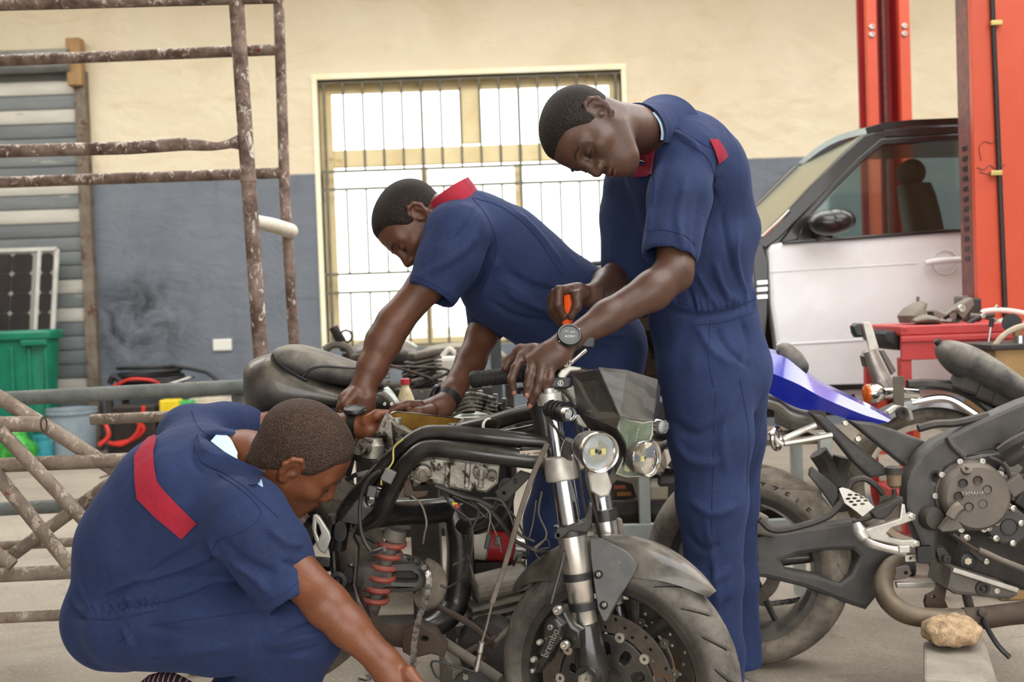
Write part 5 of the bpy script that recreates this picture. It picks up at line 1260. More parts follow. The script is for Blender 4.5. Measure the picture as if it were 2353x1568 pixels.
# ============================================================ scaffolds on the left
def pipemat(name, c1, c2, splash, thr):
    t = NT(name); n = t.noise(12, 6, .7); col = t.mix(t.ramp(n, .38, .6), rgb(*c1), rgb(*c2))
    s = t.ramp(t.math('ADD', t.noise(30, 6, .75, .8, t.co((1, 1, .6))), t.math('MULTIPLY', t.up(), .05)), thr, thr+.06); col = t.mix(s, col, rgb(*splash))
    s2 = t.ramp(t.noise(22, 4, .6), .66, .7); col = t.mix(s2, col, rgb(120, 40, 34))
    t.set('Base Color', col); t.set('Roughness', .78); t.set('Normal', t.bump(t.noise(60, 5, .7), .4, .006)); return t.m
M_PIPE = pipemat('paint_spattered_pipe', (82, 62, 53), (138, 118, 108), (206, 198, 186), .555)
M_PIPE2 = pipemat('cement_caked_pipe', (142, 128, 114), (112, 98, 86), (176, 164, 148), .56)
M_GALV = pipemat('galvanised_pipe', (112, 116, 112), (92, 96, 92), (160, 150, 130), .66)
M_PLASTER = mat('plaster_coat', (228, 220, 204), (206, 196, 178), 30, rough=.9, bump=.3, bscale=60)
sc = thing('scaffold_frame', 'rusty paint-spattered scaffold frame standing with two uprights', 'scaffold', V(W(600, 820, 4.2).x, 4.4, 0))
def pipe(par, pts, Y, rpx, mt, name, n=14):
    P = [W(a, b, c if c else Y) for a, b, c in [(q+(None,))[:3] if len(q) == 2 else q for q in pts]]
    return MB().tube(P, S(rpx, Y), n).build(name, mt, par)
def down(px_, py_, Y): p = W(px_, py_, Y); return p
def upright(top, mid, bot, Y, rpx, name):
    a, m, b = W(*top, Y), W(*mid, Y), W(*bot, Y); d = (b-m).normalized(); e = b+d*((0-b.z)/d.z)
    up = (a-m).normalized(); a = a+up*.5
    MB().tube([a, m], S(rpx, Y), 16).build(name, M_PIPE, sc)
    MB().tube([m, e], S(rpx*1.0, Y), 16).build(name, M_PIPE, sc); return m
upright((543, 0), (571, 415), (600, 825), 4.2, 17.5, 'upright'); upright((641, 30), (655, 460), (676, 790), 5.0, 12.5, 'upright')
MB().lathe(W(571, 415, 4.2), W(543, 0, 4.2)-W(571, 415, 4.2), [(-.006, S(17, 4.2)), (-.006, S(19, 4.2)), (.004, S(19, 4.2)), (.02, S(17.5, 4.2))], 16).build('spigot', M_PIPE, sc)
pipe(sc, [(-260, 355), (300, 340), (430, 331)], 4.2, 15, M_PIPE, 'ledger'); MB().tube(px([(425, 331), (470, 335), (500, 336), (530, 330), (550, 327)], 4.2), [S(15, 4.2), S(12, 4.2), S(9, 4.2), S(11, 4.2), S(18, 4.2)], 14, sm=4).build('ledger_end', M_PIPE, sc)
pipe(sc, [(-260, 18), (640, -6)], 4.2, 14, M_PIPE, 'ledger')
pipe(sc, [(-300, 152), (642, 114)], 5.0, 13, M_PIPE, 'ledger'); pipe(sc, [(-300, 430), (655, 397)], 5.0, 13, M_PIPE, 'ledger')
MB().tube([W(580, 508, 4.2), W(625, 518, 4.6), W(668, 531, 5.0)], [.026, .031, .033], 14, sm=4).build('cross_tube', M_PLASTER, sc)
for a in ((-262, 18, 355, 4.2, 17), (-300, 152, 430, 5.0, 12)):
    p, q = W(a[0], a[1]-260, a[3]), W(a[0]+20, a[2]+200, a[3]); d = (q-p).normalized(); MB().tube([p, q+d*((0-q.z)/d.z)], S(a[4], a[3]), 14).build('upright', M_PIPE, sc)
# galvanised scaffold frame lying behind, and the braced one in front
g1 = thing('scaffold_frame', 'long grey galvanised pipe frame lying across behind the squatting person', 'scaffold', V(-1.2, 4.0, 0))
pipe(g1, [(-300, 933), (572, 888)], 3.9, 17, M_GALV, 'long_pipe'); pipe(g1, [(210, 965), (600, 947)], 4.0, 12.5, M_PIPE2, 'long_pipe')
pipe(g1, [(-300, 1185), (420, 1150)], 3.9, 16, M_GALV, 'long_pipe')
for x in (-240, 548): p, q = W(x, 905 if x < 0 else 885, 3.95), W(x+14, 1160, 3.95); d = (q-p).normalized(); MB().tube([p, q+d*(-q.z/d.z)], .026, 14).build('end_pipe', M_GALV, g1)
g2 = thing('scaffold_frame', 'cement-caked scaffold frame with crossed diagonal braces beside the squatting person', 'scaffold', V(-1.5, 3.5, 0))
pipe(g2, [(-200, 975), (100, 975)], 3.45, 18, M_PIPE2, 'short_pipe'); MB().lathe(W(99, 975, 3.45), (1, 0, .03), [(0, S(18, 3.45)), (.004, S(18.5, 3.45)), (.004, S(14, 3.45)), (-.03, S(14, 3.45))], 18).build('pipe_mouth', M_RUST, g2)
pipe(g2, [(-200, 1078), (330, 1056)], 3.5, 17, M_PIPE2, 'rail'); pipe(g2, [(-200, 1332), (220, 1312)], 3.55, 17, M_PIPE2, 'rail'); pipe(g2, [(-200, 1265), (300, 1240)], 3.7, 11, M_PIPE2, 'rail'); pipe(g2, [(-200, 1430), (190, 1412)], 3.5, 13, M_PIPE2, 'rail')
for a in (((-30, 896), (290, 1096), 3.52, 17), ((0, 990), (215, 1218), 3.42, 16), ((-20, 1075), (160, 1300), 3.46, 16), ((-20, 1312), (275, 1095), 3.65, 15), ((-60, 1230), (30, 1300), 3.5, 15)):
    MB().tube([W(*a[0], a[2]), W(*a[1], a[2])], S(a[3], a[2]), 14).build('diagonal_brace', M_PIPE2, g2)
for x in (-180, 430):
    p, q = W(x, 1000, 3.58), W(x+18, 1440, 3.58); d = (q-p).normalized(); MB().tube([p, q+d*(-q.z/d.z)], .024, 14).build('post', M_PIPE2, g2)
# ============================================================ things by the shutter
Yb = 9.64
def at_floor(pxx, pyy): return G(pxx, pyy)
bn = thing('wheelie_bin', 'tall green plastic bin standing below the solar panel', 'bin', V(W(20, 1000, Yb).x, Yb+.14, 0))
M_GREEN = mat('green_plastic', (22, 128, 98), (16, 108, 84), 6, rough=.42, bump=.03)
x1, zt_ = W(118, 900, Yb).x, W(60, 775, Yb).z; x0 = x1-.72
def rr(x0, x1, y0, y1, z, c=.06): return [V(x0+c, y0, z), V(x1-c, y0, z), V(x1-.02, y0+.02, z), V(x1, y0+c, z), V(x1, y1-c, z), V(x1-c, y1, z), V(x0+c, y1, z), V(x0, y1-c, z), V(x0, y0+c, z), V(x0+.02, y0+.02, z)]
b = MB(); b.loft([rr(x0+.05, x1-.06, Yb+.03, Yb+.24, .0, .05), rr(x0, x1, Yb, Yb+.28, zt_)]); b.build('bin_body', M_GREEN, bn, bev=.008)
b = MB(); b.loft([rr(x0-.03, x1+.03, Yb-.03, Yb+.3, zt_-.02), rr(x0-.035, x1+.035, Yb-.035, Yb+.3, zt_+.035), rr(x0-.02, x1+.02, Yb-.02, Yb+.29, zt_+.06)]); b.build('bin_rim', M_GREEN, bn, bev=.006)
for q in (30, 70, 108): MB().box((W(q, 880, Yb).x, Yb-.002, zt_*.5), (.03, .03, zt_*.84)).build('bin_rib', M_GREEN, bn, smooth=False, bev=.008)
MB().box((W(82, 785, Yb).x, Yb-.03, zt_-.05), (.22, .05, .05)).build('bin_handle', M_GREEN, bn, smooth=False, bev=.01)
for xx in (x0+.12, x1-.12): MB().cyl((xx-.03, Yb+.2, .1), (xx+.03, Yb+.2, .1), .1, n=20).build('bin_wheel', M_RUBBER, bn)
sp = thing('solar_panel', 'dark solar panel with white frame leaning behind the green bin', 'solar panel', V(W(60, 700, 9.95).x, 9.95, 0))
pc = lambda x, y, o=0: W(x, y, 9.98)+V(0, -o, 0)
b = MB(); fw_ = 7
for a, c in (((-190, 582), (132, 572)), ((132, 572), (122, 760)), ((92, 576), (82, 760))): b.bar(pc(*a), pc(*c), .035, .03, (0, 1, 0))
b.build('panel_frame', mat('white_alu_frame', (206, 204, 198), (186, 184, 176), 8, rough=.5), sp, smooth=False, bev=.003)
MB().prism([pc(-190, 582), pc(132, 572), pc(118, 870), pc(-190, 870)], V(0, .02, 0)).build('backing', mat('pale_backing', (150, 146, 140)), sp, smooth=False)
for r in range(4):
    for xa, xb in ((-150, -105), (-105, -60), (-60, -15), (-15, 30), (30, 77), (95, 124)):
        ya, yb_ = 584+r*45.5, 584+r*45.5+44.5; xa += .6; xb -= .6
        sl = lambda x, y: pc(x-(y-580)*.05, y-.03*x+1, .006)
        ch = 6
        MB().prism([sl(xa+ch, ya), sl(xb-ch, ya), sl(xb, ya+ch), sl(xb, yb_-ch), sl(xb-ch, yb_), sl(xa+ch, yb_), sl(xa, yb_-ch), sl(xa, ya+ch)], V(0, .004, 0)).build('solar_cell', mat('solar_cell', (58, 52, 50), (48, 44, 44), 4, rough=.25), sp, smooth=False)
MB().prism([pc(-190, 866), pc(128, 866), pc(116, 1010), pc(-190, 1010)], V(0, .02, 0)).build('panel_lower', mat('solar_cell', (56, 50, 48)), sp, smooth=False)
def bucket(name, label, cpx, base_py, top_py, r0, r1, mt, group=None, handle=True):
    g0 = G(cpx, base_py); h = W(cpx, top_py, g0.y).z; r = thing(name, label, 'bucket', g0, group)
    b = MB(); b.lathe(g0, (0, 0, 1), [(.0, r0), (h*.9, r1*.97), (h*.9, r1*1.04), (h*.94, r1*1.04), (h*.94, r1), (h, r1*1.03), (h, r1*.95), (h*.1, r0*.9)], 32); b.build('pail', mt, r)
    if handle: MB().tube([g0+V(r1*math.cos(a), -r1*.2-abs(math.sin(a))*.03, h*.88-math.sin(a)*h*.36) for a in [math.pi*i/12 for i in range(13)]], .004, 6).build('bail', M_STEEL, r)
    return r
bucket('bucket', 'grey-blue plastic bucket standing right of the green bin', 170, 1058, 938, .175, .2, mat('grey_blue_plastic', (150, 164, 174), (132, 146, 156), 8, rough=.5))
bucket('bucket', 'small teal bucket between the green bin and the grey bucket', 102, 1066, 1000, .07, .082, mat('teal_plastic', (58, 156, 168), (48, 140, 150), 8, rough=.45))
bucket('bucket', 'white lidded paint bucket below the coiled hose', 492, 1053, 915, .155, .175, mat('white_bucket_plastic', (220, 212, 192), (196, 186, 164), 6, rough=.55))
bg = W(42, 1015, 9.0); F = Field(.02)
for i in range(12): F.ell(bg+V(random.uniform(-.09, .09), random.uniform(-.08, .08), random.uniform(-.1, .08)), (.07, .06, .08), None, .04)
A, lo = F.eval(); Vv, Fc = nets(A, lo, .02); Vv += np.random.normal(0, .006, Vv.shape); Vv[:, 2] -= Vv[:, 2].min()
o = link('plastic_bag', np_mesh('plastic_bag', Vv, Fc), mat('green_bag', (70, 172, 66), (48, 140, 52), 14, rough=.4, bump=.5, bscale=20), None, angle=180); tag(o, 'crumpled green plastic bag in front of the bin', 'bag')
# low workbench with hoses and leads
wbn = thing('workbench', 'low dark bench against the grey wall carrying a coiled hose', 'bench', V(W(350, 900, 9.7).x, 9.85, 0))
zt2 = W(350, 895, 9.6).z; xa, xb = W(232, 895, 9.6).x, W(470, 890, 9.6).x
MB().box(((xa+xb)/2, 9.85, zt2-.02), (xb-xa, .5, .04)).build('bench_top', M_DIRTY, wbn, smooth=False, bev=.005)
for xx in (xa+.05, xb-.05):
    for yy in (9.65, 10.05): MB().box((xx, yy, zt2/2-.02), (.05, .05, zt2-.04)).build('leg', M_DIRTY, wbn, smooth=False)
MB().box(((xa+xb)/2, 9.85, .3), (xb-xa-.05, .44, .03)).build('shelf', M_DIRTY, wbn, smooth=False)
hc = V(W(335, 870, 9.7).x, 9.84, zt2+.02); pts = []
for i in range(7*24): a = 2*math.pi*i/24; pts.append(hc+V((.26+.02*math.sin(i*.37))*math.cos(a), (.17+.015*math.cos(i*.5))*math.sin(a), .018+.0009*i*(.5+.5*abs(math.sin(i*.05)))))
pts.append(hc+V(.5, -.05, .1)); pts.append(hc+V(.62, -.1, .0))
o = MB().tube(pts, .017, 8, sm=2).build('coiled_hose', M_RUBBER); tag(o, 'black coiled hose lying on the low bench', 'hose')
o = MB().tube(pl([(262, 888, 9.66), (300, 872, 9.62), (345, 874, 9.62), (365, 882, 9.66)]), .014, 8, sm=6).build('jumper_lead', mat('red_lead', (206, 50, 42), rough=.45)); tag(o, 'red lead lying over the black hose coil', 'cable')
o = MB().tube(pl([(380, 886, 9.66), (430, 870, 9.75), (445, 866, 9.8)]), .012, 8, sm=4).build('metal_rod', M_STEEL); tag(o, 'short bright metal rod beside the hose coil', 'rod')
o = MB().tube(pl([(252, 882, 9.7), (262, 866, 9.7), (285, 882, 9.7)]), .028, 8, sm=4).build('rubber_handle', M_RUBBER); tag(o, 'black rubber handle at the end of the hose bench', 'tool')
# under the bench
def blob(name, label, cat, q, s, mt, bev=.01): o = MB().box(W(*q), s).build(name, mt, smooth=False, bev=bev); return tag(o, label, cat)
M_YEL = mat('yellow_plastic', (232, 206, 40), (214, 184, 30), 10, rough=.5); 
zf_ = .02
def standing(name, label, cat, x, ytop, Y, w, d, mt, bev=.012):
    t = W(x, ytop, Y); o = MB().box((t.x, Y, t.z/2), (w, d, t.z)).build(name, mt, smooth=False, bev=bev); return tag(o, label, cat)
standing('canister', 'bright yellow canister under the bench', 'canister', 393, 918, 9.05, .15, .15, M_YEL); standing('jug', 'small green plastic jug beside the yellow canister', 'jug', 428, 920, 9.1, .12, .12, mat('light_green_plastic', (60, 168, 84), rough=.45))
standing('tool_box', 'dark tool box in the shadow under the bench', 'toolbox', 320, 930, 9.15, .34, .3, M_DARK)
for pts, lb in (([(228, 1024), (250, 1000), (240, 965), (262, 955), (300, 962), (330, 985), (305, 1010), (262, 1020)], 'red air hose sagging under the bench'), ([(330, 935), (325, 965), (312, 1000), (280, 1022), (250, 1018)], 'second red hose hanging near the white stool')):
    P = [W(a, b, 8.9+.1*i/len(pts)) for i, (a, b) in enumerate(pts)]; o = MB().tube(P, .016, 8, sm=6).build('air_hose', mat('red_lead', (206, 50, 42))); tag(o, lb, 'hose')
st_ = thing('stool', 'low pale stool with two stub legs on the floor', 'stool', G(345, 1046))
Ys = G(345, 1046).y; zs = W(345, 996, Ys).z; MB().box((G(345, 1046).x, Ys, zs), (.46, .25, .04)).build('seat', mat('pale_board', (206, 194, 174), (186, 172, 150), 6, rough=.7), st_, smooth=False, bev=.006)
for x in (312, 400): MB().box((W(x, 1020, Ys).x, Ys, zs/2), (.09, .18, zs)).build('leg', mat('pale_board', (206, 194, 174)), st_, smooth=False, bev=.006)
o = MB().lathe(V(W(355, 980, Ys).x, Ys, zs+.02), (0, 0, 1), [(0, .03), (.05, .034), (.06, .02), (.1, .02), (.11, .012)], 16).build('white_fitting', mat('white_plastic', (226, 224, 216))); tag(o, 'white plastic fitting lying on the low stool', 'fitting')

# ============================================================ second motorcycle: tail, seat, rear wheel
mC = thing('motorcycle', 'dusty black motorcycle tail with hump seat and rear wheel behind the squatting person', 'motorcycle', V(-.5, 3.05, 0))
def loftx(name, mt, parent, st, Yc, pw=2.6, n=24, ang=50, label=None):
    rings = []
    for x, yt, yb_, hd in st:
        ctr = W(x, (yt+yb_)/2, Yc); hh = S((yb_-yt)/2, Yc)
        ring = []
        for k in range(n):
            a = 2*math.pi*k/n; c, s = math.cos(a), math.sin(a)
            ring.append(ctr+V(0, math.copysign(abs(c)**(2/pw), c)*hd, math.copysign(abs(s)**(2/pw), s)*hh))
        rings.append(ring)
    cols = [smoothpath([r[k] for r in rings], 4) for k in range(n)]
    return MB().loft([[c[i] for c in cols] for i in range(len(cols[0]))]).build(name, mt, parent, angle=ang, label=label)
loftx('tail_fairing', M_DUSTBLACK, mC, [(568, 842, 905, .04), (578, 832, 945, .09), (600, 820, 968, .125), (640, 812, 965, .145), (690, 838, 955, .15), (740, 862, 942, .15), (790, 882, 938, .145), (840, 888, 938, .135), (885, 890, 942, .12), (918, 930, 950, .06)], 3.12, 3.2)
loftx('seat', M_LEATHER, mC, [(630, 812, 830, .05), (645, 797, 842, .09), (680, 791, 862, .105), (720, 798, 876, .11), (760, 812, 882, .112), (800, 826, 888, .115), (840, 840, 890, .11), (870, 862, 891, .09), (887, 880, 890, .04)], 3.08, 2.4)
MB().tube([W(x, y, 2.968) for x, y in ((690, 872), (712, 850), (745, 842), (800, 846), (850, 850))], .003, 6, sm=4).build('seat_piping', M_RUBBER, mC)
hose(mC, [(628, 815, 3.0), (640, 835, 2.985), (680, 862, 2.965), (705, 876, 2.955)], .005, M_RUBBER, 'seat_edge')
plate('tail_lamp', M_CHROME, mC, [(570, 885), (577, 880), (588, 925), (604, 975), (596, 978), (580, 935)], 3.0, .08, bev=.006)
b = MB(); b.ell(W(660, 919, 2.985), (.034, .012, .014)); b.build('side_vent', M_RUBBER, mC)
plate('tail_tray', M_DARK, mC, [(725, 926), (790, 928), (850, 930), (905, 938), (900, 965), (820, 985), (740, 960)], 3.05, .1, bev=.006)
for x in (742, 762, 884, 900): bolt(mC, W(x, 929, 3.0), (0, -1, 0), .005, .005)
blobp = MB().box(W(767, 939, 3.02), (.05, .02, .014)).build('tray_label', mat('blue_strip', (40, 60, 120)), mC, smooth=False)
wC = W(615, 1300, 3.0); rw = thing('rear_wheel', None, None, wC-mC.location); rw.parent = mC
axC = V(.2, 1, 0).normalized(); tyre_mesh(wC, axC, .326, .17, .225, slash(20), 'tyre', M_TYRE2, rw)
b = MB(); b.lathe(wC, axC, [(-.07, .228), (-.065, .208), (-.04, .195), (.04, .195), (.065, .208), (.07, .228), (.03, .21), (-.03, .21)], 56, close=True); b.lathe(wC-axC*.07, axC, [(0, .05), (0, .06), (.14, .06), (.14, .05)], 24); b.build('rim', M_RIM, rw)
for k in range(5):
    a = 2*math.pi*k/5+.3; x_, y_, z_ = frame_of(axC, (0, 0, 1)); d = x_*math.cos(a)+y_*math.sin(a); MB().tube([wC+d*.05, wC+d*.2], [.02, .016], 10, flat=.7).build('spoke', M_RIM, rw)
hose(mC, [(760, 1000, 2.95), (745, 1050, 2.95), (780, 1140, 2.95), (800, 1160, 2.95)], .02, M_DIRTY, 'subframe_tube'); hose(mC, [(800, 975, 3.05), (790, 1060, 3.0), (760, 1150, 2.98), (700, 1240, 2.92), (640, 1300, 2.9)], .028, M_DIRTY, 'swingarm_tube')
hose(mC, [(720, 985, 3.0), (735, 1080, 2.95), (775, 1110, 2.95), (820, 1090, 2.95)], .006, M_CABLE); hose(mC, [(700, 980, 3.1), (760, 1020, 3.05), (850, 1060, 3.0), (880, 1120, 3.0)], .018, M_DIRTY, 'subframe_tube')
plate('mud_flap', M_DARK, mC, [(765, 1100), (812, 1100), (816, 1140), (790, 1175), (770, 1160)], 3.0, .006, bev=.002); plate('heat_shield', M_ALU, mC, [(815, 1090), (850, 1080), (862, 1084), (840, 1096), (820, 1098)], 2.95, .02, bev=.004)
for x0 in (-.05, .05):
    pass
ps = MB(); 
for dy in (-.14, .14): ps.tube([wC+V(-.02, dy, 0), V(wC.x+.1, wC.y+dy, .02), V(wC.x+.4, wC.y+dy, .03)], .014, 10, sm=3)
ps.tube([V(wC.x+.4, wC.y-.14, .03), V(wC.x+.4, wC.y+.14, .03)], .014, 10); tag(ps.build('paddock_stand', M_RUST), 'rusty paddock stand lifting the rear wheel of the motorcycle tail', 'stand')
# ============================================================ white car on the lift
M_WHITE = mat('white_car_paint', (232, 233, 236), (224, 225, 229), 2.5, rough=.35, coat=.4, dust=.25, dustc=(206, 200, 190))
M_CARBLACK = mat('black_car_trim', (10, 10, 11), (17, 17, 18), 8, rough=.3, coat=.25, dust=.05, dustc=(136, 124, 108))
M_GLASS = glassmat('car_glass', (214, 228, 222), .97)
M_WSCREEN = glassmat('dusty_windscreen', (170, 176, 160), .55, .12)
car = thing('car', 'white off-road car with black roof standing between the red lift posts', 'car', V(3.0, 6.5, 0))
YN, YFR = 5.6, 6.9
def sidepoly(name, pts, mt, th=.05, Y=YN, parent=None, **k): return plate(name, mt, parent or car, pts, Y, th, **k)
def side3(pts, Y0=YN): return [W(a, b, Y0) for a, b in pts]
# roof: from the near rail back across
rails = [(2700, 282), (2400, 280), (2220, 284), (2100, 289), (2034, 296), (1992, 308)]
rows = []
for t in np.linspace(0, 1, 9):
    rows.append([W(a, b, YN)+V(0, (YFR-YN)*t, .04*math.sin(math.pi*t)) for a, b in rails])
MB().sheet(rows, .03).build('roof', M_CARBLACK, car, angle=60)
sidepoly('roof_rail', [(2700, 282), (2220, 284), (2100, 290), (2034, 296), (1985, 312), (2020, 318), (2100, 316), (2217, 308), (2700, 300)], M_CARBLACK, .06, bev=.01)
# A pillar
sidepoly('pillar', [(2034, 296), (1985, 310), (1930, 360), (1860, 430), (1790, 505), (1735, 556), (1758, 572), (1790, 550), (1870, 470), (1960, 385), (2012, 342), (2040, 330)], M_CARBLACK, .06, bev=.008)
a0, a1 = W(1985, 312, YN+.05), W(1738, 556, YN+.05)
MB().tube([W(1752, 545, YN-.01), W(1800, 500, YN-.01), W(1815, 484, YN-.01)], .008, 8, sm=3).build('chrome_strip', M_CHROME, car)
ft = V(0, YFR-YN, 0)
MB().prism([a0, a1, a1+ft+V(-.02, 0, 0), a0+ft], V(-.004, 0, .006)).build('windscreen', M_WSCREEN, car, smooth=False)
MB().tube([a0+ft, a1+ft], .035, 10).build('pillar', M_CARBLACK, car)
MB().tube([W(2690, 300, YFR), W(2690, 540, YFR)], .05, 10).build('pillar', M_CARBLACK, car); MB().tube([W(2330, 300, YN+.03), W(2330, 535, YN+.03)], .05, 10).build('pillar', M_CARBLACK, car)
# door
dr_ = thing('front_door', None, None, V(0, 0, 0)); dr_.parent = car; dr_.location = W(2000, 700, YN)-car.location
plate('door_skin', M_WHITE, dr_, [(1765, 575), (1775, 562), (1800, 556), (1960, 547), (2217, 527), (2480, 512), (2480, 860), (2217, 882), (2080, 890), (1850, 897), (1815, 880), (1785, 800), (1770, 700)], YN-.03, .1, bev=.02, sm=0)
MB().tube([W(1784, 793, YN-.031), W(2062, 777, YN-.031), W(2470, 755, YN-.031)], .006, 6).build('door_crease', M_WHITE, dr_)
MB().tube([W(1772, 625, YN-.031), W(2110, 605, YN-.031)], .004, 6).build('door_crease', M_WHITE, dr_)
plate('belt_trim', M_CARBLACK, dr_, [(1800, 556), (1860, 548), (1960, 543), (2217, 523), (2480, 508), (2480, 516), (2217, 532), (1960, 551), (1800, 561)], YN-.05, .06, bev=.006)
plate('window_frame', M_CARBLACK, dr_, [(2025, 318), (2217, 306), (2470, 298), (2470, 312), (2217, 320), (2030, 334), (1985, 370), (1900, 455), (1855, 505), (1832, 552), (1790, 560), (1830, 510), (1890, 445), (1975, 360)], YN-.01, .05, bev=.006)
plate('quarter_trim', M_CARBLACK, dr_, [(1832, 552), (1850, 500), (1868, 490), (1896, 520), (1900, 548)], YN-.01, .04, bev=.005)
MB().prism(side3([(2030, 334), (2217, 320), (2470, 312), (2470, 510), (2217, 526), (1960, 546), (1840, 552), (1860, 500), (1905, 455), (1985, 370)], YN+.02), V(0, .005, 0)).build('side_glass', M_GLASS, dr_, smooth=False)
hd_ = thing('door_handle', None, None, V(0, 0, 0)); hd_.parent = dr_
MB().ell(W(2170, 603, YN-.035), (.075, .02, .045)).build('handle_recess', M_WHITE, hd_) if False else None
MB().tube(px([(2126, 605), (2150, 601), (2190, 598), (2226, 597)], YN-.075), [.011, .016, .016, .014], 12, sm=3).build('handle_bar', M_WHITE, dr_)
MB().ring(W(2172, 603, YN-.034), (0, -1, 0), .06, .005, 30, 6).build('handle_recess', M_WHITE, dr_)
hd_.parent = None; bpy.data.objects.remove(hd_)
b = MB(); b.ell(W(1906, 512, YN-.17), (.105, .07, .062)); b.ell(W(1925, 508, YN-.17), (.085, .075, .06)); b.build('mirror', M_CARBLACK, dr_); MB().tube([W(1905, 535, YN-.12), W(1880, 545, YN-.03)], .028, 10).build('mirror_arm', M_CARBLACK, dr_)
sidepoly('sill', [(1858, 890), (2080, 880), (2480, 858), (2480, 900), (2080, 915), (1900, 920)], M_WHITE, .2, YN, bev=.01)
sidepoly('sill_seal', [(1850, 886), (2080, 880), (2480, 858), (2480, 866), (2080, 892), (1860, 900)], M_CARBLACK, .05, YN-.05, bev=.003)
# front wing, bonnet and wheel arch (dismantled nose)
sidepoly('front_wing', [(1752, 566), (1735, 560), (1600, 580), (1450, 604), (1355, 622), (1330, 650), (1340, 720), (1420, 716), (1470, 690), (1500, 735), (1540, 800), (1700, 860), (1752, 860)], M_WHITE, .06, YN, bev=.012)
rows = [[W(a, b, YN)+V(0, (YFR+.15-YN)*t, .04*math.sin(math.pi*t)) for a, b in ((1738, 556), (1600, 578), (1450, 602), (1345, 622))] for t in np.linspace(0, 1, 6)]
MB().sheet(rows, .02).build('bonnet', M_WHITE, car)
MB().tube(px([(1338, 612), (1365, 606), (1400, 603)], YN-.02), .012, 8, sm=3).build('bonnet_seal', M_CARBLACK, car)
sidepoly('scuttle', [(1726, 560), (1752, 562), (1766, 600), (1764, 720), (1752, 860), (1738, 700)], M_CARBLACK, .05, YN-.02, bev=.005)
for y in (650, 666, 683): MB().bar(W(1738, y+1, YN-.05), W(1764, y-1, YN-.05), .022, .022, (0, 0, 1)).build('vent_blade', M_CHROME, car, smooth=False, bev=.004)
b = MB()
for i in range(10): b.box(W(1455+random.uniform(-30, 130), 780+random.uniform(-40, 60), YN+.3+random.uniform(-.1, .2)), (random.uniform(.08, .2), .2, random.uniform(.05, .2)), Matrix.Rotation(random.uniform(-.5, .5), 3, 'Y'))
b.build('wheel_arch_parts', mat('brown_mud', (70, 56, 46), (46, 38, 34), 9, rough=.9), car, smooth=False, bev=.01)
MB().box(W(1600, 780, YN+.7), (1.6, .02, .9)).build('inner_panel', M_DARK, car, smooth=False)
MB().box(((W(1850, 800, YN).x+5.2)/2, (YN+YFR)/2, W(1900, 860, YN).z), (5.2-W(1850, 800, YN).x, YFR-YN, .12)).build('car_floor', M_DARK, car, smooth=False)
far = MB().prism([W(1745, 570, YFR), W(2700, 535, YFR), W(2700, 850, YFR), W(1780, 870, YFR)], V(0, .05, 0)).build('far_side', M_WHITE, car, smooth=False)
for xx, Yq in ((2112, 6.0), (2270, 6.05)):
    s_ = thing('car_seat', None, None, V(0, 0, 0)); s_.parent = car; mS = mat('dark_seat_leather', (52, 48, 46), (66, 62, 58), 12, rough=.55)
    b = MB(); rings = []
    for y, w, dx in ((640, .18, 22), (560, .19, 14), (500, .18, 4), (450, .16, -6), (425, .13, -12)):
        c = W(xx+dx, y, Yq); rings.append([c+V(.085*math.cos(a)*(.8+.2*w/.18), w*math.sin(a), 0) for a in [2*math.pi*i/16 for i in range(16)]])
    b.loft(rings); b.build('seat_back', mS, s_); b = MB(); b.ell(W(xx-18, 398, Yq), (.07, .1, .075)); b.build('headrest', mS, s_)
    for dy in (-.05, .05): MB().cyl(W(xx-17, 425, Yq)+V(0, dy, 0), W(xx-18, 405, Yq)+V(0, dy, 0), .008, n=8).build('headrest_post', M_STEEL, s_)
MB().tube([W(1880, 530, YN+.5), W(1840, 560, YN+.6)], .05, 10).build('dashboard', M_DARK, car)
# lift arms and pads carrying the car
# ============================================================ red two-post lift
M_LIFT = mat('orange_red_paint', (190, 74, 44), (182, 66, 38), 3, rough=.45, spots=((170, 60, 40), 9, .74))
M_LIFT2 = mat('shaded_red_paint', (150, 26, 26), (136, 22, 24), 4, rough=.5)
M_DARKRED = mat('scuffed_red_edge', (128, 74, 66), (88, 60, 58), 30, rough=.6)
yl = 5.0; lx = lambda q, Y=yl: W(q, 450, Y).x
l1 = thing('lift_post', 'near red lift post with black cable running down its face', 'lift post', V(lx(2300), yl, 0))
xa, xb = lx(2241), lx(2410); H_ = 4.2
MB().box(((xa+xb)/2, yl+.02, H_/2), (xb-xa, .04, H_)).build('front_plate', M_LIFT, l1, smooth=False, bev=.004)
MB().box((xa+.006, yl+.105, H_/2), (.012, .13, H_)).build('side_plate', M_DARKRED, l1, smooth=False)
MB().box((xb-.01, yl+.12, H_/2), (.03, .16, H_)).build('side_plate', M_LIFT, l1, smooth=False, bev=.004)
b = MB()
for i in range(12): b.box((xa, yl+.1, 1.78-i*.045), (.006, .05, .02))
b.build('latch_slots', mat('slot_shade', (40, 26, 26)), l1, smooth=False)
MB().tube([V(lx(2291)-.02, yl-.012, 3.2), V(lx(2296), yl-.012, 1.6), V(lx(2300)+.005, yl-.012, .9)], .011, 8, sm=3).build('post_cable', M_RUBBER, l1)
for y in (53, 398): 
    q = W(2289, y, yl-.02); MB().box(q, (.05, .02, .022)).build('cable_clip', mat('brass_clip', (190, 170, 110), metal=.7, rough=.4), l1, smooth=False, bev=.003)
b = MB()
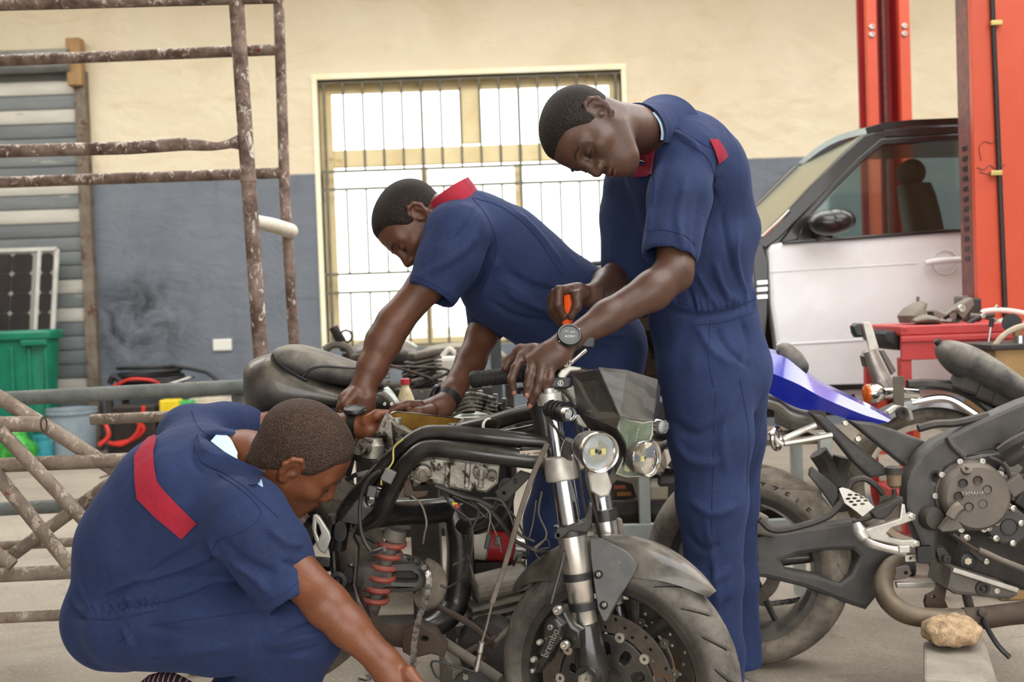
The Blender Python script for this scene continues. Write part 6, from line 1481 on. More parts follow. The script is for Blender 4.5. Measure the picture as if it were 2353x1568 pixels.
for pts in ([(2255, 370), (2250, 340), (2262, 325), (2280, 330), (2288, 318)], [(2245, 385), (2260, 390), (2275, 380), (2290, 390), (2310, 378)], [(2250, 395), (2270, 400), (2282, 396)]):
    b.tube([W(a, c, yl-.002) for a, c in pts], .003, 5, sm=4, flat=.4)
b.build('scrawl', mat('marker_smudge', (120, 40, 34)), l1)
MB().box(((xa+xb)/2, yl+.2, .015), (.5, .4, .03)).build('base_plate', M_LIFT, l1, smooth=False)
MB().box((xa-.03, yl+.1, 1.02), (.05, .08, .2)).build('carriage_pad', M_DUSTCAST, l1, smooth=False, bev=.01)
l2 = thing('lift_post', 'far red lift post rising behind the white car', 'lift post', V(W(2038, 200, 8.2).x, 8.2, 0)); Y2 = 8.2
fx = lambda q: W(q, 150, Y2).x
MB().box(((fx(1991)+fx(2014))/2, Y2, H_/2), (fx(2014)-fx(1991), .06, H_)).build('flange', M_LIFT, l2, smooth=False, bev=.004); MB().box(((fx(2066)+fx(2090))/2, Y2, H_/2), (fx(2090)-fx(2066), .06, H_)).build('flange', M_LIFT, l2, smooth=False, bev=.004)
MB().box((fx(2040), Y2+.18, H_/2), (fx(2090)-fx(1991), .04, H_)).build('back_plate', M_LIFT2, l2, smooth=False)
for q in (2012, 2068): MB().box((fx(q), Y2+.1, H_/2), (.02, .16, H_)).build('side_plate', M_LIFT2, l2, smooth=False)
MB().cyl((fx(2045), Y2+.12, 0), (fx(2045), Y2+.12, H_), .018, n=10).build('lift_screw', M_DARKRED, l2)
for q in ((2003, 62), (2003, 80), (2078, 60), (2078, 78)): bolt(l2, W(q[0], q[1], Y2-.03), (0, -1, 0), .02, .015, M_STEEL)
MB().box((fx(2040), Y2+.15, .015), (.5, .5, .03)).build('base_plate', M_LIFT, l2, smooth=False)
for nm, p0 in (('lift_arm', (xa, yl+.3)), ('lift_arm', (fx(2040), Y2+.1))):
    pass
# arms of each post reach under the sill
MB().bar(V(xa+.1, yl+.2, .5), V(2.0, YN+.15, .55), .12, .09, (0, 0, 1)).build('lift_arm', M_LIFT, l1, smooth=False, bev=.01); MB().cyl(V(2.0, YN+.15, .55), V(2.0, YN+.15, W(1900, 880, YN).z-.06), .05, n=16).build('lift_pad', M_RUBBER, l1)
MB().bar(V(fx(2040), Y2+.05, .5), V(2.2, YFR-.1, .55), .12, .09, (0, 0, 1)).build('lift_arm', M_LIFT, l2, smooth=False, bev=.01); MB().cyl(V(2.2, YFR-.1, .55), V(2.2, YFR-.1, W(1900, 880, YN).z-.06), .05, n=16).build('lift_pad', M_RUBBER, l2)

# ============================================================ red tool cart and what lies on it
M_CART = mat('red_cart_paint', (176, 42, 42), (162, 36, 38), 6, rough=.45, dust=.2, dustc=(190, 120, 110))
yc = 4.5; kt = thing('tool_cart', 'red metal tool cart in front of the near lift post', 'cart', V(W(2220, 800, yc).x, yc+.25, 0))
cx = lambda q: W(q, 800, yc).x; ztp = W(2200, 745, yc).z; zap = W(2150, 826, yc).z
MB().box(((cx(2070)+cx(2420))/2, yc+.25, ztp-.02), (cx(2420)-cx(2070), .5, .04)).build('top_tray', M_CART, kt, smooth=False, bev=.006)
MB().box(((cx(2072)+cx(2418))/2, yc+.01, (ztp+zap)/2-.02), (cx(2418)-cx(2072), .02, ztp-zap-.04)).build('apron', M_CART, kt, smooth=False, bev=.003)
MB().box(((cx(2070)+cx(2420))/2, yc-.004, ztp-.055), (cx(2420)-cx(2070), .012, .02)).build('apron_rib', M_CART, kt, smooth=False, bev=.003)
for xq in (2083, 2408):
    for yy in (yc+.03, yc+.47): MB().box((cx(xq), yy, zap/2+.04), (.045, .045, zap-.06)).build('leg', M_CART, kt, smooth=False, bev=.003); MB().cyl((cx(xq)-.015, yy, .035), (cx(xq)+.015, yy, .035), .035, n=14).build('caster', M_RUBBER, kt)
MB().box(((cx(2083)+cx(2408))/2, yc+.25, .3), (cx(2408)-cx(2083), .46, .03)).build('lower_tray', M_CART, kt, smooth=False)
plate('cart_handle', M_RUBBER, kt, [(2032, 768), (2040, 758), (2055, 762), (2070, 770), (2070, 806), (2058, 800), (2034, 782)], yc+.05, .3, bev=.008); bolt(kt, W(2080, 757, yc), (0, -1, 0), .008, .006, M_CART)
def on_cart(name, label, cat, build): o = build(); return tag(o, label, cat)
M_DUSTPART = mat('dusty_part', (104, 98, 90), (76, 72, 68), 14, rough=.8, dust=.5, bump=.2)
bk = thing('gear_cover', 'dusty peaked cover lying at the left end of the red cart', 'machine part', V(cx(2110), yc+.2, ztp))
b = MB(); b.loft([[W(x+cxo, y, yc+.2)+V(0, d*.09*math.sin(a), 0)+V(.5*w*math.cos(a), 0, 0) for a in [2*math.pi*i/18 for i in range(18)]] for x, y, w, d, cxo in ((2100, 742, .105, 1, 0), (2094, 725, .105, 1, 0), (2098, 708, .085, .8, 4), (2104, 698, .055, .6, 8), (2106, 692, .015, .2, 8))]); b.build('cover_body', M_DUSTPART, bk); MB().tube(px([(2110, 697), (2109, 682)], yc+.2), .007, 8).build('cover_spigot', M_DUSTPART, bk)
loftx('cover_lip', M_DUSTPART, bk, [(2098, 735, 744, .03), (2120, 724, 745, .07), (2140, 726, 745, .07), (2158, 734, 745, .03)], yc+.1, 2)
br_ = thing('bracket', 'dusty metal bracket with bright bolt in the middle of the cart top', 'machine part', V(cx(2190), yc+.2, ztp)); plate('bracket_plate', M_DUSTPART, br_, [(2144, 716), (2150, 712), (2175, 722), (2205, 702), (2235, 684), (2240, 700), (2215, 735), (2200, 744), (2150, 740)], yc+.15, .08, holes=[(2190, 724, 5, 8)], bev=.006); bolt(br_, W(2207, 709, yc+.13), (0, -1, 0), .016, .02)
MB().box(W(2232, 712, yc+.3), (.06, .08, .1)).build('bracket_block', M_DARK, br_, smooth=False, bev=.01)
tw = thing('pliers', 'dark scissor-like tool lying on the cart beside the gauge', 'tool', V(cx(2260), yc+.1, ztp)); hose(tw, [(2225, 744, yc+.05), (2250, 730, yc+.05), (2285, 724, yc+.05)], .009, M_DARK, 'tool_arm'); hose(tw, [(2230, 725, yc+.07), (2260, 728, yc+.06), (2290, 738, yc+.05)], .009, M_DUSTPART, 'tool_arm'); bolt(tw, W(2258, 727, yc+.04), (0, -1, 0), .01, .01)
o = MB().tube(pl([(2256, 720, yc+.2), (2262, 716, yc+.2), (2290, 713, yc+.2), (2330, 716, yc+.2), (2380, 726, yc+.2)]), .011, 10, sm=5).build('hose', mat('pale_hose', (206, 200, 190), rough=.5)); tag(o, 'pale hose arching over the far edge of the cart', 'hose')
b = MB().tube(pl([(2283, 716, yc+.2), (2290, 703, yc+.2), (2298, 716, yc+.2)]), .008, 8); tag(b.build('wire_peak', M_STEEL), 'bright bent metal clip above the pale hose', 'clip')
o = MB().ell(W(2312, 738, yc+.1), (.035, .03, .014)).ell(W(2300, 742, yc+.05), (.03, .02, .01)); tag(o.build('crumpled_rag', mat('dirty_rag', (186, 178, 164), (140, 132, 120), 30, rough=.9)), 'crumpled pale rag on the cart', 'rag')
# compressor-like box with gauge
wx = thing('crate', 'wooden-faced box with dark lid at the right edge behind the saddle', 'box', V(W(2350, 850, 4.1).x, 4.25, 0)); yw_ = 4.1
MB().box((W(2370, 850, yw_).x, yw_+.15, W(2330, 800, yw_).z/2), (.26, .3, W(2330, 802, yw_).z)).build('box_body', mat('brass_wood', (150, 118, 74), (126, 98, 62), 6, rough=.6, stretch=(1, 1, .2)), wx, smooth=False, bev=.006)
MB().box((W(2366, 790, yw_).x, yw_+.15, W(2330, 797, yw_).z), (.3, .34, .02)).build('lid', M_DARK, wx, smooth=False, bev=.004); MB().cyl(W(2343, 790, yw_+.05), W(2343, 772, yw_+.05), .022, n=14).build('cap', M_CHROME, wx)
gz_ = thing('pressure_gauge', 'round white pressure gauge with black rim on a bent pale hose', 'gauge', W(2322, 770, 4.3)); b = MB(); b.lathe(W(2325, 743, 4.28), (-.35, -.93, 0), [(-.03, .03), (.0, .036), (.004, .036), (.004, .03)], 24); b.build('gauge_rim', M_RUBBER, gz_); b = MB(); b.lathe(W(2325, 743, 4.28), (-.35, -.93, 0), [(.001, .0), (.002, .03)], 24); b.build('gauge_face', mat('gauge_face', (222, 214, 192)), gz_)
hose(gz_, [(2277, 818, 4.15), (2283, 800, 4.15), (2305, 772, 4.15), (2340, 752, 4.15), (2400, 742, 4.15)], .011, mat('beige_hose', (170, 156, 134), (150, 136, 116), 30, rough=.6), 'gauge_hose'); MB().box(W(2338, 770, 4.27), (.03, .03, .05)).build('gauge_block', mat('brass_wood', (150, 118, 74)), gz_, smooth=False, bev=.004)
tl = thing('screwdriver', 'slim screwdriver standing upright with dark handle by the cart', 'screwdriver', W(2271, 800, 4.35)); MB().cyl(W(2277, 752, 4.35), W(2279, 732, 4.35), .009, n=10).build('handle', M_RUBBER, tl); MB().cyl(W(2269, 806, 4.35), W(2277, 752, 4.35), .0045, n=8).build('shaft', M_STEEL, tl)

# ============================================================ dusty sport motorcycle on the right
mB = thing('motorcycle', 'dusty stripped sport motorcycle with blue tail piece and round engine cover', 'motorcycle', V(1.1, 3.4, 0))
M_DF = mat('dusty_frame_grey', (54, 53, 53), (40, 40, 41), 10, rough=.5, dust=.36, dustc=(116, 108, 100), bump=.06)
M_BLUE = mat('gloss_blue_plastic', (24, 44, 168), (18, 34, 146), 5, rough=.18, coat=.6, dust=.12)
wB = W(1717, 1294, 3.5); rb = thing('rear_wheel', None, None, wB-mB.location); rb.parent = mB
psB = math.radians(17); axB = V(math.sin(psB), math.cos(psB), 0); hB = V(math.cos(psB), -math.sin(psB), 0)
tyre_mesh(wB, axB, .312, .18, .222, slash(12, .6, .05, .006, .1, .8), 'tyre', M_TYRE2, rb)
b = MB(); b.lathe(wB, axB, [(-.08, .226), (-.074, .206), (-.04, .192), (.04, .192), (.074, .206), (.08, .226), (.03, .21), (-.03, .21)], 60, close=True); b.build('rim', M_DUSTBLACK, rb)
x_, y_, z_ = frame_of(axB, (0, 0, 1))
for k in range(5):
    a = 2*math.pi*k/5+.2; d = x_*math.cos(a)+y_*math.sin(a); MB().tube([wB+d*.04, wB+d*.2], [.022, .015], 10, flat=.6).build('spoke', M_DUSTBLACK, rb)
MB().lathe(wB-axB*.08, axB, [(0, .02), (0, .05), (.16, .05), (.16, .02)], 24).build('hub', M_DUSTBLACK, rb)
plate2('brake_disc', M_DISC, rb, circ(.11, 40), [circ(.07, 30)], wB-axB*.09, hB, V(0, 0, 1), .005, .0006)
for i, ch in enumerate('METZELER'):
    a = math.radians(93-i*8.2); d = hB*math.cos(a)+V(0, 0, 1)*math.sin(a); o_ = wB+d*.262-axB*.0885
    textobj('lettering', ch, mat('sidewall_letter', (40, 37, 34), rough=.9), rb, o_, hB*math.sin(a)-V(0, 0, 1)*math.cos(a), d-axB*.2, .03, .0015)
plate('swingarm', M_DF, mB, [(1715, 1240), (1790, 1222), (1880, 1208), (1972, 1195), (1990, 1225), (2030, 1265), (2078, 1272), (2078, 1290), (2050, 1332), (1992, 1404), (1960, 1394), (1850, 1352), (1760, 1330), (1715, 1326)], 3.33, .05, holes=[[(1797, 1290), (1835, 1277), (1900, 1268), (1960, 1266), (1974, 1280), (1955, 1320), (1930, 1338), (1880, 1322), (1805, 1308)]], bev=.014)
plate('linkage', M_DIRTY, mB, [(1952, 1262), (1976, 1262), (1970, 1330), (1955, 1330)], 3.42, .03, bev=.004)
chain(mB, pl([(1730, 1385, 3.55), (1770, 1388, 3.55), (1830, 1380, 3.55), (1880, 1368, 3.55)]))
plate('axle_block', M_DIRTY, mB, [(1712, 1262), (1740, 1258), (1745, 1290), (1715, 1294)], 3.30, .03, bev=.004)
plate('main_frame', M_DF, mB, [(2480, 880), (2353, 922), (2260, 962), (2191, 995), (2150, 1015), (2118, 1042), (2094, 1080), (2083, 1114), (2082, 1166), (2090, 1190), (2104, 1220), (2115, 1248), (2122, 1290), (2153, 1288), (2154, 1255), (2160, 1208), (2157, 1150), (2160, 1118), (2175, 1080), (2219, 1054), (2296, 1037), (2353, 998), (2480, 950)], 3.18, .07, holes=[(2151, 1099, 8, 9), (2329, 1014, 4, 4), (2294, 1032, 4, 4)], bev=.012)
hose(mB, [(2178, 1004, 3.175), (2190, 1025, 3.17), (2215, 1050, 3.175)], .009, M_DF, 'frame_weld')
MB().lathe(W(2137, 1190, 3.175), (.1, -1, .05), [(0, .034), (.02, .034), (.035, .028), (.038, .01)], 24).build('frame_slider', M_DIRTY, mB)
MB().bar(W(2122, 1255, 3.17), W(2124, 1290, 3.17), .04, .02, (0, 1, 0)).build('tape_wrap', M_RUBBER, mB, smooth=False)
plate('subframe_strut', M_DF, mB, [(1861, 949), (1890, 952), (1960, 1015), (2033, 1072), (2040, 1093), (2001, 1100), (1960, 1060), (1924, 1015), (1890, 980)], 3.3, .05, bev=.008)
plate('subframe_strut', M_DF, mB, [(1950, 966), (2010, 972), (2100, 1004), (2142, 1020), (2120, 1045), (2096, 1075), (2079, 1072), (2015, 1020)], 3.26, .05, bev=.008)
for q in ((1942, 972), (1971, 1008), (2131, 1022), (2085, 1066)): bolt(mB, W(q[0], q[1], 3.245 if q[0] > 1980 else 3.29), (0, -1, 0), .009, .008, M_BOLT if q[0] < 1980 else M_DF)
# blue tail
rows = []
upb = [(1760, 812, 3.44), (1800, 822, 3.42), (1832, 846, 3.40), (1880, 884, 3.37), (1940, 914, 3.34), (2000, 943, 3.31), (2046, 968, 3.28)]
mdb = [(1750, 850, 3.36), (1795, 868, 3.33), (1836, 886, 3.31), (1885, 914, 3.29), (1940, 938, 3.28), (1990, 957, 3.27), (2040, 970, 3.27)]
lwb = [(1750, 892, 3.37), (1790, 916, 3.35), (1840, 939, 3.33), (1885, 942, 3.31), (1930, 956, 3.30), (1975, 970, 3.29), (2006, 977, 3.28)]
rows = [smoothpath(pl(r), 5) for r in (upb, mdb, lwb)]; 
MB().sheet(rows, .004).build('tail_fairing', M_BLUE, mB, angle=25)
MB().sheet([smoothpath(pl([(a, b, c) for a, b, c in upb]), 5), smoothpath(pl([(a, b-12, c+.16) for a, b, c in upb]), 5)], .004).build('tail_top', M_BLUE, mB)
MB().tube(pl([(1786, 800, 3.46), (1800, 806, 3.46), (1822, 826, 3.46), (1838, 848, 3.46), (1842, 862, 3.46)]), [.012, .028, .033, .03, .014], 16, sm=5).build('grab_pad', M_LEATHER, mB)
loftx('silencer', M_ALU, mB, [(1740, 895, 935, .05), (1780, 905, 945, .06), (1810, 925, 970, .06), (1845, 938, 972, .06), (1864, 950, 968, .04)], 3.5, 2)
for pts in ([(1800, 1010), (1840, 992), (1875, 977)], [(1802, 1020), (1850, 1012), (1912, 1000)], [(1770, 992), (1782, 1010), (1798, 1022)]): hose(mB, [(a, b_, 3.3) for a, b_ in pts], .009, M_ALU, 'pillion_bracket')
MB().ring(W(1785, 1008, 3.3), (.8, -.6, 0), .03, .008, 24, 8).build('pillion_peg', M_CHROME, mB)
plate('heel_guard', mat('bare_alloy', (204, 202, 196), (188, 186, 180), 40, rough=.4, metal=.6), mB, [(1928, 1124), (1936, 1121), (1951, 1125), (1991, 1146), (2010, 1166), (1982, 1188), (1969, 1177), (1941, 1157)], 3.14, .006, holes=[(1953, 1138, 5.5, 2.6), (1969, 1138, 5.5, 2.6), (1949, 1147, 5.5, 2.6), (1964, 1146, 5.5, 2.6), (1981, 1144, 5.5, 2.6), (1956, 1154, 5.5, 2.6), (1973, 1152, 5.5, 2.6), (1990, 1151, 5.5, 2.6), (1964, 1161, 5.5, 2.6), (1982, 1159, 5.5, 2.6)], bev=.001)
plate('footrest_hanger', M_ALU, mB, [(1988, 1218), (2010, 1210), (2050, 1198), (2068, 1192), (2072, 1160), (2080, 1160), (2083, 1184), (2094, 1178), (2105, 1184), (2104, 1195), (2075, 1206), (2050, 1214), (2038, 1226), (2046, 1237), (2075, 1242), (2100, 1240), (2114, 1246), (2114, 1256), (2100, 1260), (2060, 1254), (2000, 1240)], 3.15, .02, holes=[(2095, 1187, 3, 3), (2105, 1250, 3, 3)], bev=.004)
for q in ((2095, 1187), (2105, 1250)): bolt(mB, W(q[0], q[1], 3.15), (0, -1, 0), .008, .004)
MB().tube(pl([(1968, 1203, 3.12), (1975, 1222, 3.11), (1988, 1240, 3.1)]), [.012, .02, .014], 10, sm=4).build('footpeg_joint', M_ALU, mB); MB().tube(pl([(1984, 1240, 3.1), (2000, 1250, 3.08), (2040, 1262, 3.06), (2082, 1270, 3.05)]), [.012, .012, .011, .014], 10, sm=4, flat=.7).build('footpeg', M_ALU, mB); MB().box(W(2076, 1262, 3.05), (.03, .02, .02)).build('pedal_tip', M_ALU, mB, smooth=False, bev=.003)
plate('master_cylinder', M_DIRTY, mB, [(2005, 1180), (2020, 1168), (2040, 1160), (2062, 1145), (2076, 1144), (2078, 1156), (2060, 1166), (2045, 1185), (2030, 1196), (2012, 1194)], 3.13, .04, bev=.006)
zb_ = W(2055, 1122, 3.15); MB().lathe(zb_, (0, 0, 1), [(0, .01), (.008, .019), (.04, .021), (.041, .019)], 18).build('fluid_reservoir', mat('brake_fluid_plastic', (116, 92, 62), (92, 72, 50), 20, rough=.5, dust=.4), mB); MB().lathe(zb_+V(0, 0, .04), (0, 0, 1), [(0, .024), (.018, .024), (.02, .02)], 18).build('reservoir_cap', M_DIRTY, mB)
for pts, r in (([(2054, 1125), (2053, 1140), (2035, 1150), (2020, 1160)], .007), ([(1948, 1125), (1958, 1106), (1985, 1100), (2010, 1115), (2030, 1136)], .009), ([(1745, 1195), (1775, 1218), (1830, 1212), (1900, 1188), (1935, 1155), (1955, 1130)], .010), ([(2035, 1165), (2000, 1190), (1960, 1200)], .006), ([(2110, 985), (2150, 975), (2200, 972), (2270, 955)], .012)): hose(mB, [(a, b_, 3.2) for a, b_ in pts], r, M_DIRTY, 'hose')
plate('hugger', M_DF, mB, [(1862, 1080), (1868, 1074), (1895, 1096), (1925, 1122), (1926, 1140), (1914, 1165), (1890, 1130), (1860, 1094)], 3.32, .02, bev=.003)
plate('brake_caliper', M_DUSTCAST, mB, [(1718, 1172), (1740, 1176), (1768, 1190), (1766, 1205), (1790, 1222), (1782, 1238), (1750, 1232), (1720, 1230)], 3.3, .06, bev=.01); MB().lathe(W(1735, 1208, 3.3), (0, -1, 0), [(0, .022), (.01, .022), (.012, .014)], 16).build('caliper_piston', M_DUSTCAST, mB)
for a in ([(1880, 1040, 3.5), (1905, 1080, 3.5), (1920, 1130, 3.45)], [(1935, 1050, 3.5), (1925, 1100, 3.5), (1935, 1170, 3.45)]): hose(mB, a, .03, M_DIRTY, 'shock_body')
# engine
en = thing('engine', None, None, V(0, 0, 0)); en.parent = mB; en.location = W(2250, 1200, 3.2)-mB.location
plate('engine_case', M_DIRTY, en, [(2158, 1110), (2190, 1070), (2250, 1050), (2353, 1030), (2480, 1010), (2480, 1350), (2353, 1360), (2338, 1355), (2186, 1306), (2200, 1250), (2160, 1210)], 3.28, .22, bev=.015)
cc_ = W(2241, 1142, 3.14); dC = V(-.05, -1, .03)
MB().lathe(cc_, dC, [(-.06, .095), (.0, .095), (.012, .092), (.02, .084), (.022, .05), (.024, .02), (.024, .001)], 48).build('clutch_cover', M_DUSTCAST, en)
rgC = MB(); rgC.lathe(cc_, dC, [(-.06, .1), (-.03, .1), (-.03, .09), (-.06, .09)], 48, close=True); rgC.build('cover_gasket', M_DUSTCAST, en)
xC, yC, zC_ = frame_of(dC, (0, 0, 1))
for q in ((1555, 185), (1658, 165), (1722, 230), (1690, 328), (1595, 350), (1525, 275)):
    p = W(1700+q[0]/3.027, 1050+q[1]/3.027, 3.115); MB().lathe(p, dC, [(-.006, .001), (-.005, .008), (.0, .011), (.0015, .0125), (-.004, .0125)], 18).build('cover_dimple', M_DIRTY, en)
MB().lathe(W(2219, 1082, 3.13), (-.05, -.8, .6), [(-.01, .015), (.012, .015), (.014, .011), (.014, .005), (.024, .005), (.024, .001)], 16).build('oil_filler_cap', M_DUSTCAST, en)
textobj('lettering', 'YAMAHA', mat('cast_letter', (160, 152, 142), rough=.6), en, W(2235, 1134, 3.112), (1, 0, .035), (0, 0, 1), .0155, .0016)
for a in range(10):
    an = 2*math.pi*a/10+.3; p = cc_+(xC*math.cos(an)+yC*math.sin(an))*.101-dC*.03; MB().lathe(p, dC, [(-.02, .008), (.006, .008), (.006, .004), (.003, .004)], 10).build('cover_bolt', M_ALU, en)
oc = [(2321+52*math.cos(2*math.pi*(i+.5)/8), 1212+44*math.sin(2*math.pi*(i+.5)/8)) for i in range(8)]
plate('pickup_cover', mat('matt_black_cover', (38, 38, 40), (48, 47, 48), 20, rough=.55, dust=.15), en, oc, 3.15, .05, bev=.008); MB().ring(W(2319, 1212, 3.148), (0, -1, 0), S(19, 3.15), .0016, 28, 6).build('cover_ring', M_RUBBER, en)
for q in ((2289, 1200), (2287, 1237), (2326, 1248), (2345, 1202), (2270, 1213), (2327, 1168), (2315, 1162), (2220, 1235)): MB().lathe(W(q[0], q[1], 3.15), (0, -1, 0), [(-.02, .009), (.008, .009), (.009, .005), (.003, .004)], 12).build('cover_bolt', M_BOLT, en)
plate('sprocket_cover', M_DUSTCAST, en, [(2162, 1218), (2176, 1198), (2184, 1190), (2200, 1178), (2212, 1160), (2216, 1175), (2204, 1200), (2215, 1214), (2190, 1222), (2166, 1224)], 3.1, .03, bev=.004)
hose(en, [(2184, 1190, 3.09), (2196, 1172, 3.09), (2208, 1163, 3.09)], .016, M_DUSTCAST, 'cover_spout')
plate('oil_pan', M_DUSTCAST, en, [(2186, 1308), (2210, 1316), (2338, 1357), (2343, 1370), (2321, 1381), (2196, 1368), (2176, 1354)], 3.14, .16, bev=.012); MB().bar(W(2188, 1309, 3.13), W(2338, 1357, 3.13), .014, .018, (0, 1, 0)).build('pan_flange', M_ALU, en, smooth=False, bev=.003)
MB().lathe(W(2258, 1352, 3.14), (0, -1, -.1), [(0, .022), (.006, .02), (.006, .012), (.0, .01), (.008, .006)], 18).build('drain_plug', M_DIRTY, en); bolt(en, W(2290, 1358, 3.14), (0, -1, 0), .009)
MB().lathe(W(2224, 1290, 3.16), (0, -1, 0), [(0, .023), (.006, .023), (.008, .018), (.008, .001)], 24).build('sight_glass', M_RUBBER, en)
b = MB(); c_ = W(2224, 1290, 3.151); b.prism([c_+V(.011*(1 if i % 2 else .78)*math.cos(math.pi*i/6), 0, .011*(1 if i % 2 else .78)*math.sin(math.pi*i/6)) for i in range(12)], V(0, -.003, 0)); b.build('sight_star', mat('pale_metal_star', (176, 164, 140)), en, smooth=False)
MB().bar(W(2230, 1262, 3.15), W(2265, 1292, 3.15), .018, .012, (0, 1, 0)).build('shift_arm', M_DIRTY, en, smooth=False, bev=.004); bolt(en, W(2266, 1291, 3.14), (0, -1, 0), .008)
hose(en, [(2190, 1228, 3.1), (2230, 1256, 3.1), (2250, 1266, 3.1)], .004, M_RUST, 'shift_cable'); MB().tube(pl([(2248, 1264, 3.1), (2300, 1288, 3.1), (2420, 1335, 3.1)]), .009, 10).build('shift_rod', M_DUSTCAST, en)
hose(en, [(2273, 1052, 3.16), (2300, 1065, 3.15), (2320, 1095, 3.15), (2327, 1150, 3.14)], .006, M_DIRTY, 'engine_hose'); hose(en, [(2300, 1040, 3.1), (2330, 1020, 3.08), (2390, 990, 3.06)], .018, M_DIRTY, 'coolant_hose'); MB().lathe(W(2310, 1060, 3.12), W(2360, 1030, 3.1)-W(2310, 1060, 3.12), [(0, .02), (.01, .024), (.05, .024), (.06, .02)], 14).build('hose_joint', M_DIRTY, en)
for i in range(10): MB().box(W(2330+random.uniform(-12, 40), 1100+random.uniform(-30, 50), 3.2+random.uniform(-.04, .1)), (random.uniform(.02, .06), .06, random.uniform(.02, .06)), Matrix.Rotation(random.uniform(-.7, .7), 3, 'Y')).build('throttle_part', random.choice([M_DIRTY, M_DARK, M_DUSTCAST]), en, smooth=False, bev=.005)
plate('engine_mount', M_DIRTY, mB, [(2150, 1260), (2170, 1258), (2188, 1282), (2186, 1298), (2160, 1296)], 3.18, .03, bev=.005); bolt(mB, W(2174, 1284, 3.17), (0, -1, 0), .01, .008, M_DIRTY)
plate('stand_bracket', M_RUST, mB, [(2130, 1370), (2150, 1360), (2168, 1330), (2178, 1345), (2172, 1380), (2180, 1398), (2130, 1402), (2126, 1385)], 3.2, .02, holes=[(2145, 1373, 4, 4)], bev=.003); plate('lower_link', M_ALU, mB, [(2060, 1340), (2150, 1340), (2152, 1352), (2062, 1352)], 3.3, .02, bev=.003)
plate('link_bracket', M_DUSTCAST, mB, [(2055, 1336), (2058, 1305), (2090, 1302), (2096, 1320), (2084, 1330)], 3.25, .03, holes=[(2082, 1318, 4, 4)], bev=.003); plate('hanger_tab', M_ALU, mB, [(2080, 1278), (2105, 1276), (2106, 1291), (2081, 1292)], 3.2, .006, holes=[(2093, 1284, 4, 4)], bev=.001)
M_EXH = mat('heat_stained_pipe', (112, 98, 80), (84, 74, 64), 9, rough=.42, rough2=.6, metal=.7, dust=.35)
ex = MB().tube(pl([(2075, 1285, 3.3), (2048, 1300, 3.28), (2030, 1335, 3.24), (2038, 1375, 3.2), (2070, 1405, 3.16), (2110, 1418, 3.13), (2160, 1421, 3.12), (2218, 1422, 3.12)]), [.018, .024, .028, .029, .029, .028, .027, .027], 20, sm=6).build('exhaust_pipe', M_EXH, mB)
MB().tube(pl([(2214, 1422, 3.12), (2260, 1420, 3.12), (2320, 1412, 3.12), (2460, 1396, 3.12)]), [.03, .031, .03, .034], 20, sm=4).build('exhaust_collector', M_RUST, mB)
hose(mB, [(2255, 1420, 3.1), (2290, 1480, 3.0), (2320, 1512, 2.98)], .007, M_RUBBER, 'side_stand')
MB().lathe(W(2256, 1407, 3.09), (0, -1, .2), [(0, .014), (.01, .012), (.012, .006)], 12).build('exhaust_bung', M_RUST, mB)
wF = W(2700, 1270, 3.0); tyre_mesh(wF, axB, .3, .12, .217, slash(16), 'front_tyre', M_TYRE2, mB)
MB().tube([W(2440, 940, 3.15), W(2560, 960, 3.08), wF-axB*.1], .03, 12).build('fork_tube', M_SATIN, mB)

# ============================================================ cruiser motorcycle behind it
mD = thing('motorcycle', 'chrome-trimmed cruiser motorcycle with saddle and round indicator behind the blue tail', 'motorcycle', V(1.6, 4.0, 0))
sdl = MB(); rings = []
for x, yt, yb_, hd in ((2152, 796, 812, .02), (2160, 786, 830, .045), (2178, 782, 852, .07), (2200, 784, 868, .09), (2230, 794, 884, .12), (2262, 812, 900, .14), (2295, 836, 916, .15), (2330, 862, 930, .15), (2370, 890, 940, .13)):
    c = W(x, (yt+yb_)/2, 3.85); hh = S((yb_-yt)/2, 3.85); rings.append([c+V(0, math.cos(a)*hd, math.copysign(abs(math.sin(a))**.9, math.sin(a))*hh) for a in [2*math.pi*i/20 for i in range(20)]])
cols = [smoothpath([r[k] for r in rings], 4) for k in range(20)]; sdl.loft([[c[i] for c in cols] for i in range(len(cols[0]))]); sdl.build('saddle', M_LEATHER, mD, angle=180)
MB().tube(pl([(2162, 795, 3.85), (2152, 782, 3.85)]), .013, 10).build('saddle_peg', M_RUBBER, mD)
for i, (x, y) in enumerate(((2215, 872), (2250, 890), (2285, 905))): MB().box(W(x, y+12, 3.85), (.06, .12, .05), Matrix.Rotation(.4, 3, 'Y')).build('saddle_base', M_DIRTY, mD, smooth=False, bev=.008)
wD = W(2125, 1110, 4.05); tyre_mesh(wD, V(.1, 1, 0), .29, .13, .22, slash(18), 'rear_tyre', M_TYRE2, mD)
MB().lathe(wD, V(.1, 1, 0), [(-.05, .222), (-.04, .2), (.04, .2), (.05, .222)], 40, close=True).build('rear_rim', M_CHROME, mD)
rows = []
for i in range(24):
    a = math.radians(20+105*i/23); rows.append([wD+V((.31-.03*abs(u)**2)*math.cos(a), u*.085, (.31-.03*abs(u)**2)*math.sin(a)) for u in np.linspace(-1, 1, 9)])
MB().sheet(rows, .004).build('rear_mudguard', M_FRAME, mD, angle=60)
hose(mD, [(2085, 885, 3.9), (2140, 884, 3.9), (2190, 892, 3.88), (2240, 915, 3.86), (2300, 965, 3.85)], .019, M_FRAME, 'frame_tube'); hose(mD, [(2095, 925, 3.9), (2170, 915, 3.88), (2230, 945, 3.86), (2290, 990, 3.85)], .012, M_CHROME, 'guard_rail')
hose(mD, [(2010, 870, 3.9), (2006, 838, 3.9), (2000, 812, 3.9)], .026, M_CHROME, 'indicator_post') if False else None
